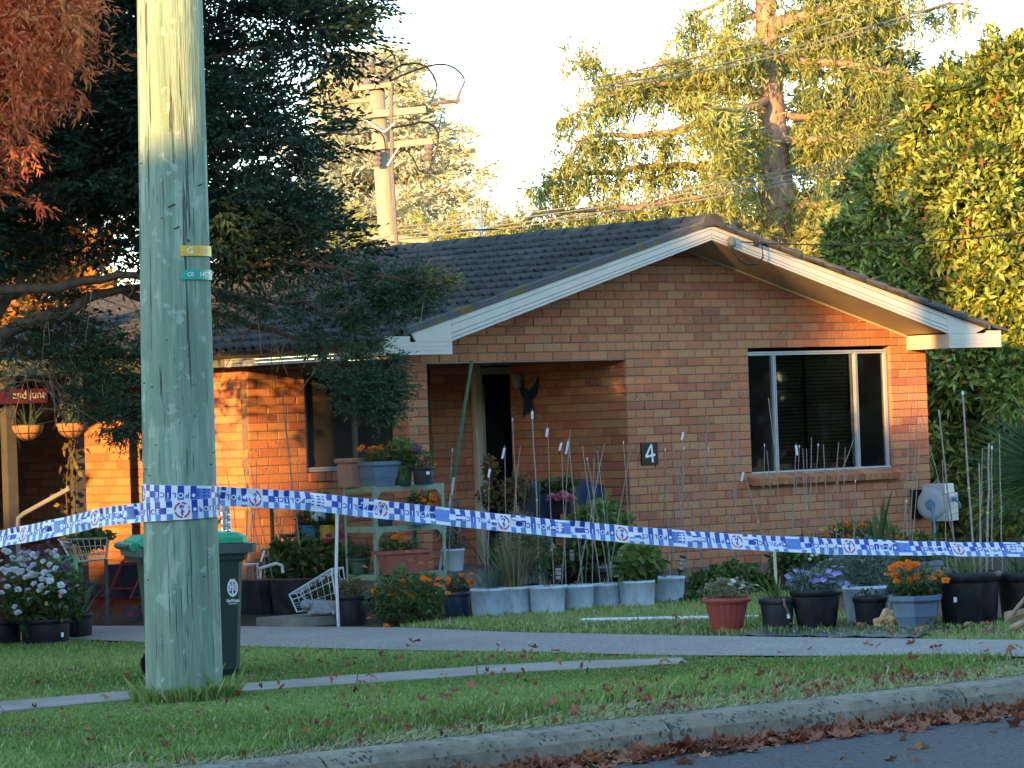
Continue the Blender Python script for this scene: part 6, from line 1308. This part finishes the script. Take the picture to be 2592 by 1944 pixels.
skinned('body', [[(q + Vector((0, 0, .13)), .045), (q + Vector((0, 0, .2)), .04), (q + Vector((0, 0, .245)), .02), (q + Vector((0, 0, .29)), .036)], [(q + Vector((0, 0, .13)), .045), (q + Vector((-.03, -.03, .07)), .03), (q + Vector((-.03, -.03, .02)), .022)], [(q + Vector((0, 0, .13)), .045), (q + Vector((.03, -.03, .07)), .03), (q + Vector((.03, -.03, .02)), .022)], [(q + Vector((0, 0, .2)), .04), (q + Vector((-.055, -.02, .18)), .018), (q + Vector((-.03, -.05, .14)), .014)], [(q + Vector((0, 0, .2)), .04), (q + Vector((.055, -.02, .18)), .018), (q + Vector((.03, -.05, .14)), .014)]], M('pale_stone', (.5, .5, .46), .9, .15, 30, .2, .1), r)
# solar lights
m_sol = M('solar_body', (.02, .022, .022), .4, .1, 10, 0, .4); m_lens = M('solar_lens', (.32, .34, .3), .25, .2, 60, 0, .5)
for x, y0, y1, lean, d, lb in ((1413, 1432, 1520, 0, 31.9, 'solar garden light standing in the third bucket'), (1569, 1396, 1490, 0, 32.0, 'solar garden light beside the lime plant in the sixth bucket'), (1448, 1386, 1480, 0, 33.0, 'solar garden light behind the fourth bucket'), (1729, 1408, 1500, -.18, 32.6, 'leaning solar garden light in the last bucket')):
    t = W(x, y0, d); g = W(x - (14 if lean else 0), y1 - 20, d); r = T('solar_light', lb, 'garden light', g, 'solar garden lights'); ax = (t - g).normalized(); R = ax.to_track_quat('Z', 'Y').to_matrix(); s_ = d / FPX
    def sl_(prof, nm, mt, n=12):
        b = MB(); b.lathe(prof, (0, 0, 0), n); b.v = [tuple(t + R @ Vector(v)) for v in b.v]; b.build(nm, mt, r)
    sl_([(.026, -.02), (.03, -.018), (.03, 0), (.024, .006)], 'cap', m_sol); sl_([(.024, -.125), (.026, -.02)], 'lens', m_lens); sl_([(.015, -.15), (.028, -.14), (.028, -.122)], 'collar', m_sol); MB().tube([t - ax * .15, g], .009, 6).build('spike', m_sol, r)
    for k in (-.05, -.09): sl_([(.0265, k), (.0275, k + .004), (.0265, k + .008)], 'band', m_sol)
# ---- bed under the front window
for nm, lb, x, y, d, rx, rz, n, L_, W_, mt in (('ground_cover_bush', 'low dense green leafy bush under the front wall', 1850, 1480, 33.6, .45, .2, 3600, .06, .035, l_gen), ('trailing_cover', 'trailing green leaves on the lawn by the last bucket', 1760, 1525, 32.0, .22, .10, 900, .05, .03, l_gen), ('lavender_bush', 'soft grey green bush behind the violet tub', 2170, 1440, 32.5, .42, .22, 3600, .045, .012, l_grey), ('dark_green_bush', 'dark green leafy mass under the marigold bed', 2060, 1420, 34.0, .5, .2, 2400, .07, .03, l_gen), ('weedy_patch', 'leafy weeds at the right end of the house wall', 2330, 1400, 34.5, .4, .2, 1600, .06, .025, l_gen)):
    p = W(x, y, d); r = T(nm, lb, 'shrub', (p.x, p.y, 0)); bush(r, p, rx, rx * .7, rz, n, L_, W_, mt, 4)
p = W(2180, 1360, 36.0); r = T('marigold_bed', 'wide bed of tall orange marigolds under the front window', 'flower bed', (p.x, p.y, 0)); bush(r, p + Vector((0, 0, -.05)), .62, .3, .22, 4200, .05, .015, l_mari, 5, .3)
for _ in range(75): x = random.uniform(2062, 2300); flower(r, W(x, 1322 + 44 * abs((x - 2150) / 150) ** 1.5 + random.uniform(0, 42), 35.8 + random.uniform(-.2, .2)), random.uniform(.026, .042), 'marigold', random.choice([f_orange, f_orange, f_orange, f_yel if random.random() < .3 else f_orange]))
for x, y, ln, n, lb in ((2215, 1400, .72, 8, 'broad sword leaves rising behind the marigold bed'), (2260, 1400, .6, 9, 'arching strap leaves by the hose reel'), (1995, 1450, .5, 14, 'fan of upright iris leaves under the front window'), (2035, 1430, .45, 10, 'smaller fan of iris leaves beside the marigold bed')):
    p = W(x, y, 35.2); r = T('strap_leaf_plant', lb, 'plant', (p.x, p.y, 0)); blades(r, (p.x, p.y, max(.05, p.z - .05)), n, ln, .055, l_strap, .7, base=.1)
p = W(2050, 1450, 33.4); cr = T('black_crate', 'black plastic crate half hidden under the window plants', 'crate', (p.x, p.y, 0)); 
b = MB(); [b.bx(p.x - .2, p.x + .2, p.y - .12, p.y - .11, z, z + .03) for z in (.02, .09, .16, .23)]; [b.bx(p.x - .2 + .06 * k, p.x - .18 + .06 * k, p.y - .109, p.y - .1, .02, .26) for k in range(7)]; b.bx(p.x - .2, p.x + .2, p.y - .098, p.y + .12, .0, .02); b.build('crate', k_black, cr)
# ---- spiky plant at the right edge
p = W(2680, 1300, 33.5); r = T('spiky_plant', 'spiky grass tree with long needle leaves at the right edge', 'plant', (p.x, p.y, 0)); MB().tube([(p.x, p.y, -.05), (p.x, p.y, .9)], [.14, .12], 9).build('stem', m_bark2, r)
n = 1500; d = unit(rng.normal(size=(n, 3)) + np.array([0, 0, .35])); d = d[d[:, 2] > -.5]; n = len(d); quads('leaves', leafq(np.tile(np.array([p.x, p.y, .95]), (n, 1)), d, rng.uniform(.6, 1.25, n), .012, .12), rng.uniform(0, 1, n), l_strap, r)

# ================================================================== stakes
m_stake = M('bamboo', (.31, .255, .225), .6, .2, 30, .05, .3); m_gstake = M('green_stake', (.045, .13, .07), .45, .15, 20, 0, .35); m_tie = M('yellow_tie', (.6, .62, .12), .5, .05, 10, 0); m_tagw = M('plant_tag', (.72, .73, .75), .45, .04, 20, 0, .3)
def cluster(items, d, phrase, group, rad=.0042):
    items = sorted(items, key=lambda q: q[0])
    for i, it in enumerate(items):
        xt, yt, xb, yb = it[:4]; kind = it[4] if len(it) > 4 else ''; dd = d + random.uniform(-.35, .35) if 'k' not in kind else d
        t = W(xt, yt, dd); q = W(xb, yb, dd); ax = (q - t); e = t + ax * ((t.z - (.12 if 'p' not in kind else .3)) / max(.05, -ax.z)); lb = '%s %s from the left %s' % (ORD[i], 'green plastic stake' if 'g' in kind else ('tagged bamboo stake' if 'w' in kind else 'thin bamboo stake'), phrase)
        r = T('garden_stake', lb, 'stake', e, group); rr = rad * (1.8 if 't' in kind else 1) * random.uniform(.85, 1.15); L = (t - e).length; path = [e.lerp(t, k / 6) + Vector((random.gauss(0, .004), random.gauss(0, .004), 0)) * (0 < k < 6) for k in range(7)]
        MB().tube(path, [rr * (1.15 - .3 * k / 6) for k in range(7)], 6).build('cane', m_gstake if 'g' in kind else m_stake, r)
        if 'g' not in kind:
            for k in range(2, 5):
                c_ = path[k]; MB().tube([c_, c_ + (t - e).normalized() * .012], rr * 1.5, 6).build('node', m_tie if (k == 3 and i % 3 == 0) else m_stake, r)
        if 'w' in kind:
            p0 = t - (t - e).normalized() * .02; w_ = .012; h_ = random.uniform(.06, .13); sd_ = random.uniform(-.35, .2); MB().add([p0 - FWD * .012 + RT * a + RT * sd_ * -b_ + Vector((0, 0, b_)) for a, b_ in ((-w_, 0), (w_, 0), (w_ * .8, -h_), (-w_ * .8, -h_))], [(0, 1, 2, 3)]).build('plant_tag', m_tagw, r)
        else:
            if i % 4 == 0 and 'g' not in kind: MB().lathe([(rr * 1.2, 0), (rr * 1.5, .02), (.001, .03)], t - Vector((0, 0, .01)), 6).build('tip_cap', m_tagw, r)
cluster([(1205, 1078, 1218, 1291), (1277, 1128, 1280, 1294, 'w'), (1297, 1063, 1305, 1225), (1317, 1129, 1301, 1278), (1240, 1182, 1238, 1294, 'w'), (1347, 1036, 1360, 1304, 'wt'), (1386, 1079, 1395, 1304, 'w'), (1421, 1116, 1427, 1304, 'w'), (1443, 1087, 1435, 1238), (1439, 1111, 1457, 1304, 'w'), (1474, 1127, 1494, 1283), (1486, 1162, 1504, 1265), (1504, 1158, 1502, 1294), (1512, 1139, 1529, 1294), (1530, 1124, 1506, 1249), (1578, 1121, 1591, 1304), (1594, 1141, 1567, 1304), (1145, 1140, 1140, 1300)], 32.6, 'behind the pale buckets', 'stakes behind the buckets')
cluster([(1366, 1200, 1366, 1420, 'g'), (1330, 1210, 1322, 1400, 'g'), (1535, 1250, 1542, 1470, 'g'), (1460, 1250, 1476, 1470, 'g'), (1488, 1250, 1484, 1470, 'g'), (1610, 1245, 1612, 1400, 'g'), (1649, 1240, 1654, 1420, 'g'), (1668, 1220, 1668, 1420, 'g'), (1686, 1222, 1670, 1420, 'g'), (1705, 1240, 1700, 1450, 'g')], 32.4, 'among the bucket plants', 'green stakes among the buckets', .004)
cluster([(1699, 1103, 1719, 1250), (1730, 1089, 1725, 1250, 'w'), (1731, 1135, 1727, 1250), (1718, 1176, 1736, 1250), (1742, 1137, 1731, 1212), (1791, 1002, 1781, 1250), (1793, 1137, 1792, 1250), (1684, 1139, 1687, 1212), (1777, 1106, 1765, 1212), (1842, 1043, 1845, 1250), (1865, 1072, 1862, 1250), (1850, 1132, 1858, 1250), (1880, 1190, 1926, 1345, 'wt')], 34.3, 'between the number plaque and the front window', 'stakes by the number plaque')
cluster([(1935, 1128, 1932, 1300), (1941, 1141, 1958, 1350), (1945, 1007, 1975, 1290), (2015, 1122, 2006, 1300, 'w'), (2023, 1131, 2010, 1300), (2032, 1134, 2040, 1345), (2041, 1134, 2040, 1300), (2054, 1106, 2050, 1300), (2071, 1127, 2064, 1300), (2084, 1125, 2092, 1300), (2123, 1119, 2117, 1350), (2167, 1095, 2079, 1319), (2139, 1133, 2134, 1350), (2165, 1219, 2160, 1350), (2176, 1257, 2164, 1350)], 34.9, 'in front of the front window', 'stakes under the front window')
cluster([(2309, 999, 2295, 1210), (2323, 1005, 2318, 1095), (2332, 1049, 2398, 1300), (2332, 1066, 2315, 1300), (2376, 1037, 2401, 1262, 't'), (2385, 1165, 2390, 1260), (2294, 1269, 2304, 1440, 't')], 34.2, 'by the right house corner', 'stakes by the house corner')
cluster([(2437, 996, 2457, 1300, 'tpk'), (2478, 1172, 2481, 1300, 'tpk'), (2487, 1136, 2484, 1300, 'pk'), (2503, 1122, 2500, 1300, 'tpk'), (2511, 1134, 2512, 1300, 'pk'), (2530, 1098, 2535, 1300, 'pk')], 27.5, 'in the largest black tub', 'stakes in the largest black tub')
cluster([(713, 985, 751, 1320, 't'), (567, 1150, 582, 1240), (611, 1156, 628, 1240), (627, 1147, 645, 1240), (650, 1163, 647, 1240), (628, 1190, 626, 1265), (679, 1225, 697, 1310), (704, 1385, 729, 1485), (724, 1295, 686, 1490), (697, 1288, 735, 1430), (669, 1388, 671, 1490, 'w'), (640, 1300, 628, 1490)], 33.6, 'in front of the sunlit brick wall', 'stakes by the sunlit wall')
t = W(1194, 912, 33.0); e = W(1145, 1234, 33.0); e = t + (e - t) * ((t.z - .1) / (t.z - e.z)); r = T('long_green_pole', 'long green and white pole leaning against the porch lintel', 'pole', e); mid = t.lerp(e, .5); MB().tube([t, mid], .016, 7).build('green_half', m_gstake, r); MB().tube([mid, e], .012, 7).build('white_half', wm, r)
# ================================================================== carport and what stands by it
cp = T('carport', 'dark open carport with timber beam against the left side of the house', 'carport', (-3.5, 3, 0)); m_beam = M('olive_beam', (.17, .16, .07), .7, .2, 8, .1, .3, stretch=(.2, 1, 1))
MB().bx(-8.5, -.87, 2.95, 3.05, 2.31, 2.46).build('beam', m_beam, cp); MB().bx(-8.5, -.9, 3.06, 9.0, 2.40, 2.43).build('roof_sheet', M('carport_sheet', (.08, .08, .075), .6, .2, 4, .05, .3), cp)
for x in (197, 25): p = onY(x, 1200, 3.0); MB().bx(p.x - .055, p.x + .055, 2.945, 3.055, 0, 2.31).build('post', M('grey_post', (.07, .07, .066), .7, .15, 10, .1, .2), cp)
wn = T('window', None, None, (-3.1, 7.65, .9)); wn.parent = house; wn.location = Vector((-3.1, 7.65, .9)) - ORG[house.name]; ORG[wn.name] = Vector((-3.1, 7.65, .9)); frame(wn, -3.79, -2.51, .91, 2.09, 7.64, [-3.15], .06, m_white); MB().bx(-3.7, -2.6, 7.67, 7.675, .97, 2.03).build('pane', m_glass, wn); MB().bx(-3.79, -2.51, 7.8, 7.82, .9, 2.1).build('room_backing', m_dark, wn)
p0 = onY(-190, 983, 2.9); p1 = onY(118, 983, 2.9); p2 = onY(118, 1020, 2.9); sg = T('name_sign', 'dark red hanging board with pale old style letters under the carport beam', 'sign', ((p0.x + p1.x) / 2, 2.9, p2.z))
MB().bx(p0.x, p1.x, 2.89, 2.91, p2.z, p1.z).build('board', M('red_board', (.085, .010, .011), .5, .15, 12, 0, .3), sg); hh = p1.z - p2.z
text('lettering', 'and June', hh * .78, (p1.x - .015, 2.888, (p1.z + p2.z) / 2 + .012), (1, 0, 0), (0, 0, 1), M('gold_letter', (.42, .34, .2), .5, .1, 20, 0, .4), sg, bold=.002, align='RIGHT')
for x in (-150, 95): p = onY(x, 983, 2.9); MB().tube([(p.x, 2.9, p1.z), (p.x, 2.98, 2.31)], .004, 4).build('hanger', m_cable, sg)
def hbasket(x, y, r_px, v, lb, mt):
    p = onY(x, y, v); r = r_px * dist(p) / FPX; o = T('hanging_basket', lb, 'hanging basket', (p.x, p.y, p.z - r), 'hanging baskets under the carport beam')
    prof = [(r * math.sin(a), -r * .95 * math.cos(a)) for a in np.linspace(.05, math.pi / 2, 8)]; MB().lathe(prof, p, 18).build('liner', mt, o, smooth=True); b = MB()
    for k in range(9): a = 2 * math.pi * k / 9; b.tube([p + Vector((r * 1.03 * math.sin(t) * math.cos(a), r * 1.03 * math.sin(t) * math.sin(a), -r * .98 * math.cos(t))) for t in np.linspace(.1, math.pi / 2, 6)], .004, 4)
    for t in (1.0, 1.57): b.tube([p + Vector((r * 1.03 * math.sin(t) * math.cos(a), r * 1.03 * math.sin(t) * math.sin(a), -r * .98 * math.cos(t))) for a in np.linspace(0, 2 * math.pi, 17)], .005, 4)
    b.build('wire_frame', k_char, o)
    for k in range(3): a = 2 * math.pi * k / 3 + .3; MB().tube([p + Vector((r * math.cos(a), r * math.sin(a), 0)), Vector((p.x, p.y, 2.31))], .003, 4).build('chain', m_cable, o)
    blades(o, p - Vector((0, 0, .02)), 26, .3, .012, l_strap, 1.2, base=.06); return o
m_coir = M('coir_liner', (.36, .17, .08), .95, .25, 40, .5, .1)
hbasket(70, 1075, 41, 2.75, 'left hanging basket with dark coir liner under the beam', m_coir); hbasket(182, 1070, 41, 2.7, 'right hanging basket with orange coir liner catching the sun', m_coir)
p = onY(190, 1060, 2.7); MB().tube([(p.x, p.y, 2.3), (p.x + .02, p.y, 2.31)], .004, 4)
hr0 = [W(x, y, 32.5) for x, y in ((45, 1345), (46, 1312), (60, 1300), (175, 1237))]; b = MB(); b.tube([Vector((hr0[0].x, hr0[0].y, 0))] + hr0 + [Vector((hr0[-1].x, hr0[-1].y + .02, hr0[-1].z + .01))], .022, 7); b.build('handrail', M('rail_paint', (.2, .2, .185), .5, .08, 10, 0, .3), label='pale sloping metal handrail beside the carport post', cat='handrail')
# vine on the post
p = onY(185, 1200, 2.9); r = T('post_vine', 'thin climbing vine with yellowing leaves on the carport post', 'vine', (p.x, p.y, 0)); path = [Vector((p.x - .06 + .03 * math.sin(k), 2.9, .25 + .18 * k)) for k in range(11)]; MB().tube(path, .006, 5).build('stem', m_bark2, r)
n = 120; P = np.array([list(path[random.randrange(11)] + Vector((random.gauss(0, .06), random.gauss(-.03, .03), random.gauss(0, .08)))) for _ in range(n)]); quads('leaves', leafq(P, rng.normal(size=(n, 3)) + np.array([0, 0, -.6]), .075, .05, .2), rng.uniform(0, 1, n), l_brown, r)
# ---- chrysanthemums in black pots at the left edge
random.seed(202)
for x, yb, wp, hp, lb in ((0, 1634, 100, 62, 'black pot at the left picture edge with russet stems'), (108, 1634, 130, 66, 'widest black pot with a white sticker, full of white chrysanthemums'), (200, 1620, 66, 68, 'narrow black pot with dark strap leaves right of the chrysanthemums')):
    r, c, rt, h = P_('black_chrysanthemum_pot', lb, x, yb, wp, hp, k_black, 'round', .9, group='black pots at the left')
    if wp == 130:
        sticker(r, c + RT * rt * .75 - FWD * rt * .66 + Vector((0, 0, h * .38)), .01, .018); bush(r, c + Vector((0, 0, h + .2)), .38, .3, .3, 3600, .05, .022, l_gen, 4)
        for _ in range(62): q = W(random.uniform(0, 150), 1394 + abs(random.gauss(0, 52)), dist(c) - .28); flower(r, q, random.uniform(.024, .034), 'mum', f_white, .9)
        for x_, y_ in ((92, 1455), (88, 1462), (124, 1460), (126, 1472), (105, 1485), (154, 1482), (158, 1500), (46, 1552)): flower(r, W(x_, y_, dist(c) - .3), .036, 'mum', f_white, .9)
        for _ in range(90): flower(r, W(random.uniform(60, 185), random.uniform(1372, 1425) + random.uniform(0, 25), dist(c) - .27), random.uniform(.013, .022), 'mum', f_purple, .8)
        for _ in range(10): flower(r, W(random.uniform(15, 200), random.uniform(1470, 1550), dist(c) - .25), .02, 'open', random.choice([f_purple, f_pink, f_yel]), .8)
    elif wp == 100: bush(r, c + Vector((0, 0, h + .22)), .2, .18, .25, 900, .06, .012, LM('russet_stem', [(.16, .05, .03), (.25, .1, .05), (.3, .15, .07)], .2)); [flower(r, W(random.uniform(0, 40), random.uniform(1345, 1362), dist(c) + .4), .03, 'mum', f_yel) for _ in range(16)]
    else: blades(r, c + Vector((-.05, 0, h * .9)), 34, .42, .035, l_grey, .9, base=.1)
p = W(160, 1480, 29.6); gbag = T('potting_mix_bag', 'green and yellow printed bag standing behind the white chrysanthemums', 'bag', (p.x, p.y, 0)); b = MB(); vs = []
for z, wx, wy in ((0, .14, .09), (.1, .17, .11), (.4, .16, .10), (.62, .13, .06), (.70, .12, .02)):
    for k in range(12): a = 2 * math.pi * k / 12; vs.append(p.xy.to_3d() + RT * wx * math.cos(a) + FWD * wy * math.sin(a) + Vector((0, 0, z)))
b.add(vs, [(i * 12 + k, i * 12 + (k + 1) % 12, (i + 1) * 12 + (k + 1) % 12, (i + 1) * 12 + k) for i in range(4) for k in range(12)] + [tuple(range(48, 60))]); b.build('sack', M('green_sack', (.09, .27, .11), .45, .25, 6, .1, .4), gbag, smooth=True)
b = MB(); b.add([p.xy.to_3d() + RT * a - FWD * .112 + Vector((0, 0, z)) for a, z in ((-.05, .15), (.06, .13), (.05, .4), (-.06, .42))], [(0, 1, 2, 3)]); b.build('printed_panel', M('yellow_print', (.6, .5, .12), .5, .3, 14, 0, .3), gbag)
# ---- wire shopping basket on a trolley
q = W(212, 1395, 30.6); bs = T('wire_trolley', 'chrome wire basket trolley with a potted plant beside the chrysanthemums', 'trolley', (q.x, q.y, 0)); m_chr = M('chrome_wire', (.6, .56, .48), .3, .1, 20, 0, .5, .8); b = MB(); tp = [W(x, y, 30.6 + d) for x, y, d in ((148, 1366, -.1), (270, 1362, -.1), (276, 1370, .3), (160, 1372, .3))]; bt_ = [W(x, y, 30.6 + d) for x, y, d in ((182, 1424, -.1), (266, 1414, -.1), (270, 1416, .3), (190, 1422, .3))]
for L_ in (tp, bt_): b.tube(L_ + [L_[0]], .009, 5)
for i in range(4):
    for t in np.linspace(0, 1, 9): b.tube([tp[i].lerp(tp[(i + 1) % 4], t), bt_[i].lerp(bt_[(i + 1) % 4], t)], .004, 4)
    for t in (.35, .7): b.tube([tp[i].lerp(bt_[i], t), tp[(i + 1) % 4].lerp(bt_[(i + 1) % 4], t)], .004, 4)
b.build('basket', m_chr, bs)
for i, (dx, dy) in enumerate(((0, 0), (0, 1), (1, 0), (1, 1))): k = bt_[(0, 3, 1, 2)[i]]; MB().tube([k, Vector((k.x, k.y, 0))], .01, 5).build('leg', k_char, bs)
bush(bs, W(232, 1362, 30.8), .2, .16, .09, 700, .05, .025, l_gen, stems=2)
# ---- red shopping trolley in the shade
c = W(318, 1500, 31.8); tl = T('red_frame_trolley', 'dark shopping trolley with thin red frame in the carport shade', 'trolley', (c.x, c.y, 0)); m_redf = M('red_frame', (.16, .008, .02), .4, .1, 10, 0, .4)
def tw_(x, y, d=0): return W(x, y, 31.8 + d)
for a, b_, d in (((310, 1420), (260, 1540), -.1), ((362, 1445), (330, 1515), -.1), ((310, 1425), (362, 1425), -.1), ((285, 1490), (345, 1490), -.1), ((315, 1415), (275, 1540), .3)): MB().tube([tw_(*a, d), tw_(*b_, d)], .01, 6).build('frame_tube', m_redf, tl)
for x, y, rr, d in ((330, 1540, 22, -.1), (262, 1548, 13, -.1), (362, 1535, 20, .3)):
    p = tw_(x, y, d); rr = rr * 31.8 / FPX; p.z = rr + .005; MB().tube([p - FWD * .015 + RT * 0, p + FWD * .015], rr, 16).build('wheel', k_black, tl); MB().tube([p - FWD * .02, p + FWD * .02], rr * .35, 10).build('hub', m_redf, tl)
MB().box(tw_(318, 1470, .1), (.22, .24, .3)).build('bag', M('dark_fabric', (.02, .016, .02), .9, .2, 20, .1, .1), tl)
# ================================================================== unseen trees and hedges added beyond the frame to shape sun and shade
TV = SUN_T; SV = Vector((TV.y, -TV.x, 0))
def TS(t, s, z=0): p = TV * t + SV * s; return Vector((p.x, p.y, z))
def massing(name, label, cat_, items, mat, seed, leaf=.3):
    p0 = TS(items[0][0], items[0][1]); r = T(name, label, cat_, p0); Q = []; TT = []; b = MB()
    for t, s, z, rt, rs, rz in items:
        c = np.array(TS(t, s, z)); n = int(120 * rs * rz + 40); d = unit(rng.normal(size=(n, 3)))
        ax = np.array([list(TV), list(SV), [0, 0, 1]]); off = (d * (rng.uniform(.3, 1, n) ** .5)[:, None] * np.array([rt, rs, rz])) @ ax
        Q.append(leafq(c + off, unit(rng.normal(size=(n, 3))), leaf * rng.uniform(.8, 1.3, n), leaf * .7, .1)); TT.append(rng.uniform(0, 1, n))
    quads('crown' if cat_ == 'tree' else 'foliage', np.concatenate(Q), np.concatenate(TT), mat, r)
    core = MB(); ax = Matrix(((TV.x, SV.x, 0), (TV.y, SV.y, 0), (0, 0, 1)))
    for t, s, z, rt, rs, rz in items:
        k0 = len(core.v); blob(core, (0, 0, 0), 1.0, (rt * .8, rs * .92, rz * .92), 10, 6); c = TS(t, s, z)
        for i in range(k0, len(core.v)): core.v[i] = tuple(c + ax @ Vector(core.v[i]))
    core.build('shade_core', l_gen, r)['kind'] = 'stuff'  # solid cores added so no sun leaks through the leaf masses
    for t, s, z, rt, rs, rz in items[::3]: b.tube([TS(t, s, -.1), TS(t, s, z)], [.14, .05], 6)
    b.build('trunk' if cat_ == 'tree' else 'stems', m_bark2, r)
random.seed(91); it = []
for s in np.arange(-1.25, 1.7, .55):
    for z in np.arange(.8, 13.2 if s < .6 else 9.4, .9):
        if s > .9 and 6.2 < z < 7.6: continue
        it.append((-36 + random.uniform(-.8, .8), s + random.uniform(-.1, .1), z, .9, .55, .75))
massing('sun_blocker_tree', 'added unseen tree across the street, shaped to block low sun', 'tree', it, l_gen, 1, .34)  # added unseen tree; crown height and gap shaped to steer the sun
def blocker_row(name, label, s0, s1, h, seed):  # added unseen hedge; its height sets where the shade ends
    it = []
    for s in np.arange(s0, s1, .6):
        for z in np.arange(.5, h, .8): it.append((-36 + random.uniform(-.3, .3), s, z, .5, .5, .55))
    massing(name, label, 'hedge', it, l_gen, seed, .34)
blocker_row('sun_blocker_hedge', 'added unseen high hedge across the street, blocking low sun', 2.05, 2.3, 8.0, 2)
blocker_row('sun_blocker_hedge', 'added unseen lower hedge across the street, blocking low sun', 2.5, 14, 6.3, 3)
blocker_row('sun_blocker_hedge', 'added unseen low hedge beyond the added tree, blocking low sun', -8, -1.2, 4.9, 4)

random.seed(95); it = []
for k in range(-23, 26):
    for z in (1.0, 2.4, 3.8, 5.2, 6.4):
        pt = Vector((2 + k * 1.9 + random.uniform(-.5, .5), -33 + random.uniform(-1, 1), 0)); it.append((pt.dot(TV), pt.dot(SV), z + random.uniform(-.4, .4), 1.3, 1.3, 1.0))
massing('sky_blocker_trees', 'added unseen belt of dark trees across the street, cutting low sky light', 'tree', it, l_cyp, 7, .5)  # unseen belt added to darken glass reflections and cut low sky light
it = [(Vector((-9.2, v, 0)).dot(TV), Vector((-9.2, v, 0)).dot(SV), z, .5, .5, .5) for v in np.arange(1.35, 9.5, .6) for z in np.arange(.4, 4.2, .6)]
massing('side_blocker_hedge', 'added unseen hedge left of the carport, keeping sun off its rear wall', 'hedge', it, l_gen, 8, .25)  # unseen hedge added to keep direct sun out of the carport
